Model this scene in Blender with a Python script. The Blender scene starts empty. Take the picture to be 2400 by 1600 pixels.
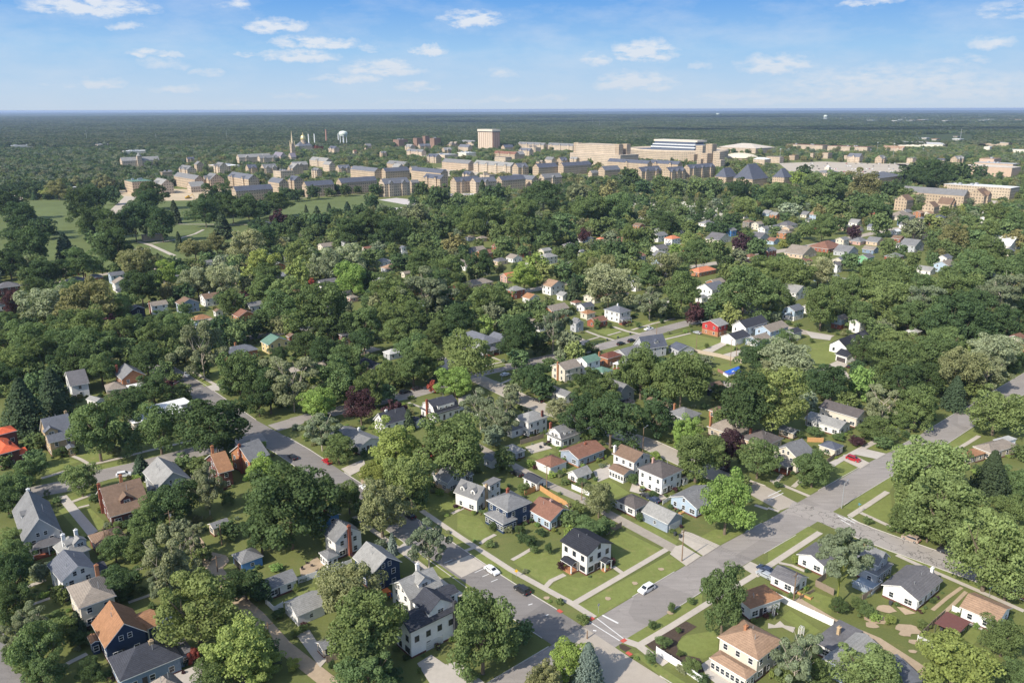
import bpy, math, random
import numpy as np
from mathutils import Matrix, Vector
R=math.radians
S=bpy.context.scene; COL=S.collection
# ---------------------------------------------------------------- camera
H=115.0; FPX=1867.0; HOR=256.5; ROLL=R(.15)
pit=math.atan((800-HOR)/FPX)
F_=Vector((0,math.cos(pit),-math.sin(pit))); R0=Vector((1,0,0)); U0=Vector((0,math.sin(pit),math.cos(pit)))
R_=R0*math.cos(ROLL)-U0*math.sin(ROLL); U_=U0*math.cos(ROLL)+R0*math.sin(ROLL)
cd=bpy.data.cameras.new('camera'); cam=bpy.data.objects.new('camera',cd); COL.objects.link(cam)
cd.sensor_width=36; cd.lens=FPX/2400*36; cd.clip_end=90000; cd.clip_start=1
cam.matrix_world=Matrix(((R_.x,U_.x,-F_.x,0),(R_.y,U_.y,-F_.y,0),(R_.z,U_.z,-F_.z,H),(0,0,0,1)))
S.camera=cam
# ---------------------------------------------------------------- light and sky
HAZE=.000045
SUN_EL=R(38); SUN_AZ=R(44+180)          # the sun stands behind the camera to the left (math angle, from +x)
S.view_settings.view_transform='Standard'; S.view_settings.look='None'; EXPO=.62; S.view_settings.exposure=EXPO; S.view_settings.gamma=1
sl=bpy.data.lights.new('sun','SUN'); sl.energy=3.9; sl.angle=R(.6); sl.color=(1,.93,.82)
sun=bpy.data.objects.new('sun',sl); COL.objects.link(sun)
sd=Vector((math.cos(SUN_AZ)*math.cos(SUN_EL),math.sin(SUN_AZ)*math.cos(SUN_EL),math.sin(SUN_EL)))
sun.rotation_euler=sd.to_track_quat('Z','Y').to_euler(); sun.location=(0,0,400)
S.cycles.max_bounces=5; S.cycles.diffuse_bounces=3; S.cycles.glossy_bounces=2; S.cycles.transparent_max_bounces=6
S.cycles.volume_bounces=0; S.cycles.use_denoising=True
TS={c:(ox,oy) for c,(ox,oy) in zip('abcdefghijklmnop',[(x,y) for y in (1200,900,600,240) for x in (0,600,1200,1800)])}
def px(t,x,y): return (TS[t][0]+x/3.92,TS[t][1]+y/3.92) if t!='_' else (x,y)
def P(q,z=0.0):
    d=R_*((q[0]-1200)/FPX)-U_*((q[1]-800)/FPX)+F_
    return Vector((0,0,H))+d*((z-H)/d.z)
def proj(p):
    d=Vector(p)-Vector((0,0,H)); w=d.dot(F_)
    return (1200+FPX*d.dot(R_)/w,800-FPX*d.dot(U_)/w)
# sky: Nishita for the upper dome, measured summer-haze gradient low over the horizon, cumulus by noise
W=bpy.data.worlds.new('World'); S.world=W; W.use_nodes=True; nt=W.node_tree; nt.nodes.clear()
class NB:
    def __init__(s,t): s.t=t
    def n(s,ty,**k):
        o=s.t.nodes.new(ty)
        for a,b in k.items(): setattr(o,a,b)
        return o
    def put(s,i,v):
        if isinstance(v,bpy.types.NodeSocket): s.t.links.new(v,i)
        else: i.default_value=v
    def m(s,op,a,b=None,c=None,clamp=False):
        o=s.n('ShaderNodeMath',operation=op,use_clamp=clamp); s.put(o.inputs[0],a)
        if b is not None: s.put(o.inputs[1],b)
        if c is not None: s.put(o.inputs[2],c)
        return o.outputs[0]
    def mix(s,f,a,b,bt='MIX'):
        o=s.n('ShaderNodeMix',data_type='RGBA',blend_type=bt); s.put(o.inputs[0],f); s.put(o.inputs[6],a); s.put(o.inputs[7],b); return o.outputs[2]
    def ramp(s,f,st):
        o=s.n('ShaderNodeValToRGB'); s.put(o.inputs[0],f); e=o.color_ramp.elements
        while len(e)<len(st): e.new(.5)
        for q,(p,c) in zip(e,st): q.position=p; q.color=(*c,1) if len(c)==3 else c
        return o.outputs[0]
    def noise(s,v,sc,det=3,rough=.5,col=False,lac=2.0):
        o=s.n('ShaderNodeTexNoise'); s.put(o.inputs['Vector'],v) if v is not None else None
        o.inputs['Scale'].default_value=sc; o.inputs['Detail'].default_value=det; o.inputs['Roughness'].default_value=rough; o.inputs['Lacunarity'].default_value=lac
        return o.outputs[1 if col else 0]
b=NB(nt)
sky=b.n('ShaderNodeTexSky',sky_type='NISHITA',sun_disc=False,sun_elevation=SUN_EL,sun_rotation=math.pi/2-SUN_AZ,altitude=200,dust_density=1.2)
tc=b.n('ShaderNodeTexCoord').outputs['Generated']; sx=b.n('ShaderNodeSeparateXYZ'); nt.links.new(tc,sx.inputs[0])
el=b.m('ARCSINE',sx.outputs[2]); az=b.m('ARCTAN2',sx.outputs[0],sx.outputs[1])
SKYST=.15
low=b.ramp(b.m('MULTIPLY',el,1/.30),[(0,(.56,.67,.80)),(.08,(.50,.66,.84)),(.22,(.35,.59,.87)),(.42,(.145,.39,.83)),(1,(.07,.22,.56))])
KS=1/SKYST/2**EXPO
lowv=b.mix(1.0,low,(KS,)*3+(1,),'MULTIPLY')
base=b.mix(b.m('MULTIPLY_ADD',el,1/.35,-.45,clamp=True),lowv,sky.outputs[0])
CL=[(215,12,190,30,1),(555,8,60,18,.7),(640,58,95,26,1),(745,98,150,22,1),(705,130,130,20,1),(355,126,85,14,.8),(385,148,80,18,.5),(240,192,80,15,.9),(420,208,90,12,.7),
(905,156,140,30,1),(810,184,120,17,.9),(980,200,75,19,.9),(1010,120,60,18,1),(1105,40,120,30,1),(580,129,36,10,.8),(1510,116,115,40,1.1),(1495,188,150,36,1.1),(1815,148,120,36,.95),(1395,138,50,26,.8),
(2080,190,360,62,.85),(1980,222,300,26,.8),(2260,205,260,50,.8),(2315,100,80,22,.7),(2250,140,90,14,.6),(1640,155,45,14,.5),(2370,22,90,34,.6),(2040,6,110,12,.7),(690,225,90,9,.6),(1730,222,150,16,.75),(1800,236,260,14,.7),(300,60,60,12,.6),(1180,232,150,10,.7),(480,170,60,12,.6),(860,110,60,12,.6),(1940,190,110,26,.6),(140,195,60,8,.5),(1170,170,60,20,.6),(1300,228,90,12,.5),(560,245,120,7,.5),(1000,240,200,9,.45),(2150,235,300,14,.5),(1560,238,200,10,.45)]
wn=b.noise(tc,38,4,.62,True); ws=b.n('ShaderNodeSeparateColor'); nt.links.new(wn,ws.inputs[0])
azw=b.m('MULTIPLY_ADD',b.m('SUBTRACT',ws.outputs[0],.5),.045,az); elw=b.m('MULTIPLY_ADD',b.m('SUBTRACT',ws.outputs[1],.5),.018,el)
tot=None
for (cx,cy,cw,ch,st) in CL:
    d=(P((cx,cy+ch*.35),1e-3 if cy<0 else 0)-Vector((0,0,H)))
    d=R_*((cx-1200)/FPX)-U_*((cy+ch*.3-800)/FPX)+F_; d.normalize()
    a0=math.atan2(d.x,d.y); e0=math.asin(d.z)
    ww=cw/FPX*.78; hh=ch/FPX*.95
    da=b.m('MULTIPLY',b.m('SUBTRACT',azw,a0),1/ww); de=b.m('SUBTRACT',elw,e0)
    de=b.m('MAXIMUM',b.m('MULTIPLY',de,1/hh),b.m('MULTIPLY',de,-1/(hh*.55)))
    v=b.m('SUBTRACT',1,b.m('ADD',b.m('MULTIPLY',da,da),b.m('MULTIPLY',de,de)),clamp=True); v=b.m('MULTIPLY',v,st)
    tot=v if tot is None else b.m('MAXIMUM',tot,v)
vm=b.n('ShaderNodeMapping'); nt.links.new(tc,vm.inputs[0]); vm.inputs['Scale'].default_value=(1,1,3.2)
fn=b.noise(vm.outputs[0],46,7,.62)
mask=b.m('MULTIPLY',tot,b.m('MULTIPLY_ADD',fn,3.4,-1.0,clamp=True)); mask=b.m('MULTIPLY_ADD',mask,1.6,-.08,clamp=True)
thin=b.m('MULTIPLY',b.m('MULTIPLY_ADD',b.noise(vm.outputs[0],9,6,.62),3.0,-1.3,clamp=True),.34)
mask=b.m('MAXIMUM',b.m('MULTIPLY',mask,.86),thin)
ccol=b.ramp(b.m('MULTIPLY',el,1/.15),[(0,(.62,.70,.80)),(.5,(.80,.84,.90)),(1,(.88,.91,.95))])
shade=b.m('MULTIPLY_ADD',b.noise(vm.outputs[0],70,4,.6),.9,-.25,clamp=True); ccol=b.mix(b.m('MULTIPLY',shade,.45),ccol,(.60,.68,.80,1))
fin=b.mix(mask,base,b.mix(1.0,ccol,(KS,)*3+(1,),'MULTIPLY'))
bg=b.n('ShaderNodeBackground'); nt.links.new(fin,bg.inputs[0]); bg.inputs[1].default_value=SKYST
wo=b.n('ShaderNodeOutputWorld'); nt.links.new(bg.outputs[0],wo.inputs[0])
# ---------------------------------------------------------------- helpers
TH=R(40.3)
def setp(o,label=None,cat=None,group=None,kind=None):
    if label:o['label']=label
    if cat:o['category']=cat
    if group:o['group']=group
    if kind:o['kind']=kind
    return o
class MB:
    def __init__(s): s.v=[];s.f=[];s.m=[]
    def add(s,vs,fs,mi=0):
        k=len(s.v); s.v+= [tuple(v) for v in vs]; s.f+=[tuple(i+k for i in f) for f in fs]; s.m+=[mi]*len(fs)
    def box(s,x0,y0,z0,x1,y1,z1,mi=0):
        s.add([(x0,y0,z0),(x1,y0,z0),(x1,y1,z0),(x0,y1,z0),(x0,y0,z1),(x1,y0,z1),(x1,y1,z1),(x0,y1,z1)],
              [(0,3,2,1),(4,5,6,7),(0,1,5,4),(1,2,6,5),(2,3,7,6),(3,0,4,7)],mi)
    def tube(s,p,q,r0,r1,n=8,mi=0):
        p=Vector(p);q=Vector(q);d=(q-p).normalized(); a=d.orthogonal().normalized(); c=d.cross(a)
        vs=[p+(a*math.cos(2*math.pi*i/n)+c*math.sin(2*math.pi*i/n))*r0 for i in range(n)]+[q+(a*math.cos(2*math.pi*i/n)+c*math.sin(2*math.pi*i/n))*r1 for i in range(n)]
        s.add(vs,[(i,(i+1)%n,n+(i+1)%n,n+i) for i in range(n)]+[tuple(range(n))[::-1],tuple(range(n,2*n))],mi)
    def lathe(s,pr,n=16,c=(0,0,0),mi=0):
        vs=[(c[0]+r*math.cos(2*math.pi*i/n),c[1]+r*math.sin(2*math.pi*i/n),c[2]+z) for r,z in pr for i in range(n)]
        s.add(vs,[(j*n+i,j*n+(i+1)%n,(j+1)*n+(i+1)%n,(j+1)*n+i) for j in range(len(pr)-1) for i in range(n)]+[tuple(range(n))[::-1],tuple((len(pr)-1)*n+i for i in range(n))],mi)
    def mesh(s,name,mats):
        me=bpy.data.meshes.new(name); me.from_pydata(s.v,[],s.f)
        for m in mats: me.materials.append(m)
        if len(mats)>1: me.polygons.foreach_set('material_index',s.m)
        me.update(); return me
    def obj(s,name,mats,parent=None,loc=(0,0,0),rz=0):
        return link(name,s.mesh(name,mats if isinstance(mats,(list,tuple)) else [mats]),parent,loc,rz)
def link(name,me,parent=None,loc=(0,0,0),rz=0):
    o=bpy.data.objects.new(name,me); COL.objects.link(o); o.location=loc; o.rotation_euler=(0,0,rz)
    if parent: o.parent=parent
    return o
def empty(name,loc,rz=0):
    o=link(name,None,None,loc,rz); o.empty_display_size=.3; return o
def copy_tree(o,parent=None):
    c=o.copy(); COL.objects.link(c); c.parent=parent
    for ch in o.children: copy_tree(ch,c)
    return c
# ---------------------------------------------------------------- materials
MC={}
def mat(name,fn):
    if name in MC: return MC[name]
    m=bpy.data.materials.new(name); m.use_nodes=True; t=m.node_tree; t.nodes.clear(); b=NB(t)
    o=b.n('ShaderNodeOutputMaterial'); sh=fn(b); t.links.new(sh,o.inputs[0]); MC[name]=m; return m
def bsdf(b,col,rough=.85,spec=.25,metal=0,bump=None,bs=.3):
    p=b.n('ShaderNodeBsdfPrincipled'); b.put(p.inputs['Base Color'],col if not isinstance(col,tuple) else (*col[:3],1)); b.put(p.inputs['Roughness'],rough)
    p.inputs['Specular IOR Level'].default_value=spec; p.inputs['Metallic'].default_value=metal
    if bump is not None:
        q=b.n('ShaderNodeBump'); q.inputs['Strength'].default_value=bs; q.inputs['Distance'].default_value=.1; b.put(q.inputs['Height'],bump); b.t.links.new(q.outputs[0],p.inputs['Normal'])
    return p.outputs[0]
def oc(b): return b.n('ShaderNodeTexCoord').outputs['Object']
def gp(b): return b.n('ShaderNodeNewGeometry').outputs['Position']
def sc_(c,k): return tuple(min(1,x*k) for x in c[:3])+(1,)
def vary(b,v,c,pairs,k0=.75,k1=1.25):
    """colour c varied by noise layers (scale, weight)"""
    f=None
    for s_,w_ in pairs:
        n=b.m('MULTIPLY',b.noise(v,s_,3,.6),w_); f=n if f is None else b.m('ADD',f,n)
    tw=sum(w for _,w in pairs); f=b.m('MULTIPLY_ADD',f,2.4/tw,-.7,clamp=True)
    return b.mix(f,sc_(c,k0),sc_(c,k1))
def m_siding(key,c):
    return mat('siding_'+key,lambda b: bsdf(b,vary(b,oc(b),c,[(.5,1),(2.5,.6)],.86,1.08),.7,.3,bump=b.m('SINE',b.m('MULTIPLY',sepz(b),2*math.pi/.2)),bs=.25))
def sepz(b,v=None):
    s=b.n('ShaderNodeSeparateXYZ'); b.put(s.inputs[0],v if v is not None else oc(b)); return s.outputs[2]
def m_brick(key,c):
    def f(b):
        br=b.n('ShaderNodeTexBrick'); b.put(br.inputs['Vector'],mapuv(b)); br.inputs['Scale'].default_value=1
        br.inputs['Brick Width'].default_value=.45; br.inputs['Row Height'].default_value=.16; br.inputs['Mortar Size'].default_value=.012
        br.inputs['Color1'].default_value=sc_(c,1.2); br.inputs['Color2'].default_value=sc_(c,.72); br.inputs['Mortar'].default_value=sc_(c,1.5)
        return bsdf(b,b.mix(.4,br.outputs[0],vary(b,oc(b),c,[(.4,1),(3,1)],.7,1.3)),.9,.1)
    return mat('brick_'+key,f)
def mapuv(b):
    s=b.n('ShaderNodeSeparateXYZ'); b.put(s.inputs[0],oc(b)); c=b.n('ShaderNodeCombineXYZ'); b.put(c.inputs[0],b.m('ADD',s.outputs[0],s.outputs[1])); b.put(c.inputs[1],s.outputs[2]); return c.outputs[0]
def m_roof(key,c,style=0):
    def f(b):
        v=oc(b); n1=vary(b,v,c,[(.25,1),(1.1,1),(5,1.1)],.66,1.34)
        vo=b.n('ShaderNodeTexVoronoi'); b.put(vo.inputs['Vector'],v); vo.inputs['Scale'].default_value=2.6
        s=b.n('ShaderNodeSeparateColor'); b.put(s.inputs[0],vo.outputs['Color'])
        col=b.mix(b.m('MULTIPLY',s.outputs[0],.34),n1,sc_(c,.55)); 
        return bsdf(b,col,.9,.15,bump=b.m('SINE',b.m('MULTIPLY',sepz(b),2*math.pi/.22)),bs=.3)
    return mat('shingles_'+key,f)
def m_plain(key,c,rough=.7,spec=.3,metal=0,var=.12,scale=1.5):
    return mat(key,lambda b:bsdf(b,vary(b,oc(b),c,[(scale,1),(scale*6,.5)],1-var,1+var),rough,spec,metal))
def m_ground(key,c,pairs=((.08,1),(.5,.7),(4,.6)),k0=.8,k1=1.2,rough=.95):
    return mat(key,lambda b:bsdf(b,vary(b,gp(b),c,list(pairs),k0,k1),rough,.15))
WC=dict(w=(.72,.70,.67),W=(.80,.79,.77),c=(.62,.56,.46),t=(.50,.42,.32),n=(.028,.05,.10),k=(.03,.035,.05),g=(.30,.31,.32),s=(.20,.27,.36),B=(.10,.25,.52),l=(.38,.47,.56),e=(.22,.20,.17),y=(.62,.50,.26),r=(.42,.05,.045),G=(.18,.42,.22),z=(.42,.43,.44),q=(.34,.36,.37),v=(.30,.35,.42))
BC=dict(b=(.27,.095,.06),o=(.36,.17,.09),d=(.14,.06,.05),m=(.42,.31,.19),u=(.52,.40,.29),p=(.46,.30,.25))
RC=dict(g=(.20,.20,.20),G=(.285,.28,.265),d=(.055,.058,.07),c=(.035,.037,.045),b=(.20,.135,.095),r=(.23,.12,.085),t=(.34,.225,.15),o=(.33,.175,.095),e=(.27,.23,.19),n=(.15,.145,.15),R=(.62,.13,.06),w=(.72,.72,.70),l=(.45,.45,.44),s=(.105,.115,.145),v=(.13,.22,.17),B=(.30,.36,.44),m=(.17,.07,.05),O=(.60,.22,.12),k=(.12,.105,.10),S=(.150,.158,.180),T=(.56,.50,.42))
WN=dict(w='white',W='bright white',c='cream',t='tan',n='navy blue',k='near-black',g='grey',s='slate blue',B='bright blue',l='pale blue',e='brown',y='yellow',r='red',G='green',z='light grey',q='grey-green',v='blue-grey')
BN=dict(b='red-brown brick',o='orange brick',d='dark brick',m='tan stone',u='tan brick',p='pinkish brick')
RN=dict(g='grey',G='light grey',d='dark grey',c='charcoal',b='brown',r='reddish brown',t='tan',o='rust brown',e='beige',n='mid grey',R='orange-red tile',w='white',l='pale grey',s='slate grey',v='green',B='bluish',m='maroon',O='orange',k='dark brown',S='slate',T='cream')
def wallmat(k): return m_brick(BN[k[1]].replace(' ','_'),BC[k[1]]) if k[0]=='*' else m_siding(WN[k].replace(' ','_'),WC[k])
def wallname(k): return BN[k[1]] if k[0]=='*' else WN[k]
def roofmat(k): return m_roof(RN[k].replace(' ','_'),RC[k])
M_TRIM=m_plain('trim_white',(.74,.73,.70),.6)
M_TRIMD=m_plain('trim_dark',(.06,.06,.065),.6)
M_GLASS=mat('window_glass',lambda b:bsdf(b,(.025,.032,.04),.12,.6))
M_DOOR=m_plain('door_paint',(.62,.61,.58),.5)
M_DOORD=m_plain('door_paint_dark',(.07,.06,.06),.5)
M_CONC=m_ground('concrete',(.46,.42,.37),((.1,1),(.9,1),(5,.7)),.82,1.12)
M_WOOD=m_plain('weathered_wood',(.24,.19,.145),.85)
M_CEDAR=m_plain('cedar_wood',(.50,.28,.12),.8)
M_METAL=m_plain('galvanised_metal',(.45,.46,.47),.45,.5,.5)
# ---------------------------------------------------------------- ground, streets, walks
def gmat(b):
    v=gp(b)
    n=b.m('MULTIPLY_ADD',b.noise(v,.035,4,.6),2.6,-.8,clamp=True)
    c=b.mix(n,(.125,.145,.048,1),(.175,.195,.065,1))
    c=b.mix(b.m('MULTIPLY_ADD',b.noise(v,.16,4,.65),3.2,-1.75,clamp=True),c,(.21,.195,.075,1))
    c=b.mix(b.m('MULTIPLY_ADD',b.noise(v,2.2,3,.7),2.4,-.7,clamp=True),sc4(b,c,.78),c)
    c=b.mix(b.m('MULTIPLY_ADD',b.noise(v,.06,4,.7),5,-3.35,clamp=True),c,(.24,.185,.12,1))
    return bsdf(b,c,.95,.1)
def sc4(b,c,k): return b.mix(1.0,c,(k,k,k,1),'MULTIPLY')
M_GRASS=mat('grass_ground',gmat)
def lawnc(b):
    v=gp(b); c=vary(b,v,(.178,.205,.062),[(.12,1),(.8,1),(5,1)],.68,1.28)
    c=b.mix(b.m('MULTIPLY_ADD',b.noise(v,.28,5,.72),4.5,-2.5,clamp=True),c,(.27,.235,.10,1)); c=b.mix(b.m('MULTIPLY_ADD',b.noise(v,.9,3,.7),5,-3.1,clamp=True),c,(.085,.125,.035,1)); return c
M_LAWN=mat('lawn_grass',lambda b:bsdf(b,sc4(b,lawnc(b),1),.95,.1))
M_GOLF=mat('shade_toned_fairway_grass',lambda b:bsdf(b,vary(b,gp(b),(.125,.155,.058),[(.01,1),(.05,1),(.4,.6)],.7,1.25),.95,.1))  # green darkened: the shade over the golf course is put into the colour
def asph(key,c):
    def f(b):
        v=gp(b); mp=b.n('ShaderNodeMapping'); b.put(mp.inputs[0],v); mp.inputs['Rotation'].default_value=(0,0,-TH); mp.inputs['Scale'].default_value=(.12,1,1)
        col=b.mix(b.m('MULTIPLY_ADD',b.noise(mp.outputs[0],.9,3,.6),2.4,-.75,clamp=True),sc_(c,.86),sc_(c,1.1))          # wheel wear along the lanes
        col=b.mix(b.m('MULTIPLY_ADD',b.noise(v,.07,4,.7),3,-1.35,clamp=True),col,sc_(c,.82))
        br=b.n('ShaderNodeTexVoronoi'); b.put(br.inputs['Vector'],v); br.inputs['Scale'].default_value=.07; s=b.n('ShaderNodeSeparateColor'); b.put(s.inputs[0],br.outputs['Color']); col=b.mix(b.m('MULTIPLY',b.m('GREATER_THAN',s.outputs[0],.86),.35),col,sc_(c,.6))
        w=b.n('ShaderNodeVectorMath',operation='ADD'); b.put(w.inputs[0],v); q=b.n('ShaderNodeVectorMath',operation='SCALE'); b.put(q.inputs[0],b.noise(v,.5,3,.6,True)); q.inputs['Scale'].default_value=2.5; b.t.links.new(q.outputs[0],w.inputs[1])
        vo=b.n('ShaderNodeTexVoronoi',feature='DISTANCE_TO_EDGE'); b.put(vo.inputs['Vector'],w.outputs[0]); vo.inputs['Scale'].default_value=.11; col=b.mix(b.m('MULTIPLY',b.m('LESS_THAN',vo.outputs[0],.005),.28),col,sc_(c,.4))
        sp=b.m('GREATER_THAN',b.noise(v,1.1,2,.5),.74); col=b.mix(b.m('MULTIPLY',sp,.4),col,sc_(c,.5))
        return bsdf(b,vary2(b,v,col),.93,.15)
    return mat(key,f)
def vary2(b,v,col): n=b.m('MULTIPLY_ADD',b.noise(v,4,3,.7),.5,.76); cc=b.n('ShaderNodeCombineColor'); [b.put(cc.inputs[i],n) for i in range(3)]; return b.mix(1.0,col,cc.outputs[0],'MULTIPLY')
M_ASPH=asph('asphalt',(.300,.272,.248))
M_ASPD=asph('dark_shaded_asphalt',(.225,.207,.192))  # darker asphalt; on the side street its shade is put into the colour
M_PALE=m_ground('pale_concrete_road',(.40,.35,.29),((.06,1),(.5,.8),(3,.7)),.82,1.12)
def crackf(b):
    v=gp(b); w=b.n('ShaderNodeVectorMath',operation='ADD'); b.put(w.inputs[0],v)
    s=b.n('ShaderNodeVectorMath',operation='SCALE'); b.put(s.inputs[0],b.noise(v,.6,3,.6,True)); s.inputs['Scale'].default_value=2.8; b.t.links.new(s.outputs[0],w.inputs[1])
    vo=b.n('ShaderNodeTexVoronoi',feature='DISTANCE_TO_EDGE'); b.put(vo.inputs['Vector'],w.outputs[0]); vo.inputs['Scale'].default_value=.27
    k=b.m('LESS_THAN',vo.outputs[0],.012)
    return bsdf(b,b.mix(k,vary(b,v,(.33,.30,.27),[(.05,1),(.5,.8)],.85,1.12),(.06,.055,.05,1)),.95,.1)
M_CRACK=mat('sealed_crack_asphalt',crackf)
M_GRAV=m_ground('gravel',(.34,.30,.25),((.1,1),(.9,1),(6,1)),.75,1.2)
M_DIRT=m_ground('bare_dirt',(.40,.31,.215),((.1,1),(1,1),(6,1)),.75,1.2)
M_MULCH=m_ground('bark_mulch',(.075,.055,.042),((.3,1),(2,1),(9,1)),.6,1.5)
M_KERB=m_ground('kerb_stone',(.50,.47,.42),((.3,1),(3,1)),.85,1.1)
M_PAINT=m_ground('road_paint',(.72,.71,.68),((1,1),(8,1)),.8,1.05)
M_RED=m_ground('red_paving',(.50,.10,.075),((1,1),(8,1)),.85,1.1)
M_WALK=m_ground('walk_concrete',(.47,.42,.355),((.15,1),(.8,1),(5,.8)),.80,1.12)
zz=[.004]
def sheet(name,pts,m,z=None,kind='structure'):
    """flat sheet from world points; every new one lies 4 mm above the last of its sort"""
    if z is None: zz[0]+=.0012; z=zz[0]
    mb=MB(); vs=[(p[0],p[1],z) for p in pts]; mb.add(vs,[tuple(range(len(vs)))])
    me=mb.mesh(name,[m])
    if me.polygons[0].normal.z<0: me.flip_normals()
    return setp(link(name,me),kind=kind)
def ppoly(name,t,pts,m,z=None): return sheet(name,[P(px(t,*q)) for q in pts],m,z)
def off(pts,d):
    """offset a world polyline d metres to its right"""
    out=[]
    for i,p in enumerate(pts):
        a=pts[max(0,i-1)]; c=pts[min(len(pts)-1,i+1)]; t=Vector((c[0]-a[0],c[1]-a[1])).normalized()
        out.append(Vector((p[0]+t.y*d,p[1]-t.x*d,0)))
    return out
def ext(w,a,c):
    t0=(w[0]-w[1]).normalized(); t1=(w[-1]-w[-2]).normalized()
    return [w[0]+t0*a]+w[1:-1]+[w[-1]+t1*c] if len(w)>2 else [w[0]+t0*a,w[1]+t1*c]
def strip(name,L,Rr,m,z): 
    mb=MB(); n=len(L); mb.add([(p[0],p[1],z) for p in L]+[(p[0],p[1],z) for p in Rr],[(i,n+i,n+i+1,i+1) for i in range(n-1)])
    me=mb.mesh(name,[m])
    if me.polygons[0].normal.z<0: me.flip_normals()
    return setp(link(name,me),kind='structure')
ROADS=[]   # (polyline, half width) for keeping trees off
def kerb(L,gaps=()):
    mb=MB(); Ri=off(L,-.18)
    for i in range(len(L)-1):
        a,c,d,e=L[i],L[i+1],Ri[i+1],Ri[i]; h=.13
        mb.add([(a.x,a.y,0),(c.x,c.y,0),(d.x,d.y,0),(e.x,e.y,0),(a.x,a.y,h),(c.x,c.y,h),(d.x,d.y,h),(e.x,e.y,h)],[(0,3,2,1),(4,5,6,7),(0,1,5,4),(1,2,6,5),(2,3,7,6),(3,0,4,7)])
    setp(mb.obj('kerb',M_KERB),kind='structure')
def road(name,pts,w,m,z,e=(0,0),centre=False,kerbs=True,t='_'):
    W0=[P(px(t,*q)) for q in pts]; W0=ext(W0,*e)
    if centre: W0=off(W0,-w/2)
    Rr=off(W0,w); strip(name,W0,Rr,m,z); ROADS.append((off(W0,w/2),w/2))
    return W0,Rr
def cut(line,cs):
    """pieces of a world polyline outside circles ((x,y),r): gaps for junctions and driveways"""
    out=[];cur=[]
    for i in range(len(line)-1):
        a,c=line[i],line[i+1]; n=max(1,int((c-a).length/1.5))
        for k in range(n):
            p=a.lerp(c,k/n)
            if any((p.x-q[0])**2+(p.y-q[1])**2<r*r for q,r in cs):
                if len(cur)>1: out.append(cur)
                cur=[]
            else: cur.append(p)
    cur.append(line[-1]); 
    if len(cur)>1: out.append(cur)
    return [[s[0]]+s[4:-4:6]+[s[-1]] for s in out]
mb=MB(); GX=42000
xs=[-GX,-2500,-800,0,800,2500,GX]; ys=[-300,60,600,1500,5000,36500]
mb.add([(x,y,0) for y in ys for x in xs],[(j*7+i,j*7+i+1,(j+1)*7+i+1,(j+1)*7+i) for j in range(5) for i in range(6)])
setp(mb.obj('ground',M_GRASS),kind='structure')
S1=road('main_street',[(1404,1445),(1606,1325),(1686,1279),(1800,1218),(1894,1163),(2013,1096),(2142,1027),(2246,964),(2308,928)],9.9,M_ASPH,.008,(45,70))
AR=road('side_street',[(380,845),(440,878),(485,905),(559,956),(600,984),(684,1030),(720,1050),(817,1114),(930,1186),(1034,1253),(1197,1363),(1305,1428),(1368,1468)],10.0,M_ASPD,.012,(20,0))
AR2=road('side_street_south',[(1368,1468),(1480,1542),(1572,1600)],10.0,M_PALE,.016,(0,40))
SB=road('cross_street',[(1123,888),(1161,906),(1250,948),(1400,1000),(1519,1040),(1667,1108),(1774,1147),(1850,1188)],8.6,M_PALE,.020,(60,0),True)
SB2=road('cracked_street',[(1850,1188),(1935,1210),(2000,1238),(2060,1262),(2206,1313),(2330,1357),(2400,1384)],8.8,M_CRACK,.024,(0,50),True)
SC=road('north_street',[(640,1003),(700,985),(776,966),(900,937),(960,925),(1040,903),(1110,877),(1190,860),(1260,845),(1404,814),(1493,791),(1570,768),(1660,745)],8.2,M_ASPH,.028,(0,0),True)
SD=road('west_street',[(-60,1178),(94,1137),(153,1127),(224,1104),(306,1086),(434,1053),(520,1032),(560,1024)],9.0,M_ASPH,.032,(0,8))
for nm,pts,w,m,z in [('far_street',[(510,908),(620,880),(760,850),(883,815)],8,M_PALE,.036),('back_street',[(520,800),(600,789),(697,774),(800,752),(960,725)],8,M_ASPD,.040),
  ('park_street',[(-40,690),(40,668),(110,665),(145,661),(300,632),(420,606)],8,M_PALE,.044),
  ('upper_street',[(1100,712),(1208,687),(1264,676),(1322,664),(1450,645),(1646,622),(1700,613),(1836,587),(1953,566),(2050,546),(2101,536),(2200,518)],9.5,M_PALE,.048),
  ('upper_cross_street',[(1395,814),(1280,765),(1180,725),(1090,690)],7,M_PALE,.052),('upper_lane',[(1950,790),(1890,780),(1830,765),(1660,745)],8,M_PALE,.056)]:
    road(nm,pts,w,m,z,(0,0),True)
JX=[((P((1440,1490)).x,P((1440,1490)).y),15.5),((P((1862,1192)).x,P((1862,1192)).y),15),((P((635,1005)).x,P((635,1005)).y),11),((P((545,1015)).x,P((545,1015)).y),13),((P((1112,880)).x,P((1112,880)).y),12)]
def gap(x,y,r): g=P((x,y)); return ((g.x,g.y),r)
DG=[gap(1626,1315,7),gap(1755,1256,0),gap(1664,1292,5),gap(1700,1262,7),gap(1748,1325,7),gap(1770,1312,4),gap(2030,1085,5),gap(2063,1065,5),gap(2080,1058,4),gap(2135,1015,5),gap(146,1160,4),gap(795,1095,4),gap(945,1295,4),gap(2200,1050,4)]
for L in (S1[0],off(S1[1][::-1],0)): 
    for s in cut(L,JX+DG): kerb(s)
for q in (AR,AR2,SB,SB2,SD,SC):
    for L in (q[0],q[1][::-1]):
        for s in cut(L,JX+DG): kerb(s)
def walk(t,pts,w=1.6,m=None,name='sidewalk'):
    c=[P(px(t,*q)) for q in pts]; zz[0]+=.0012; strip(name,off(c,-w/2),off(c,w/2),m or M_WALK,.06+zz[0]); ROADS.append((c,w/2))
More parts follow.
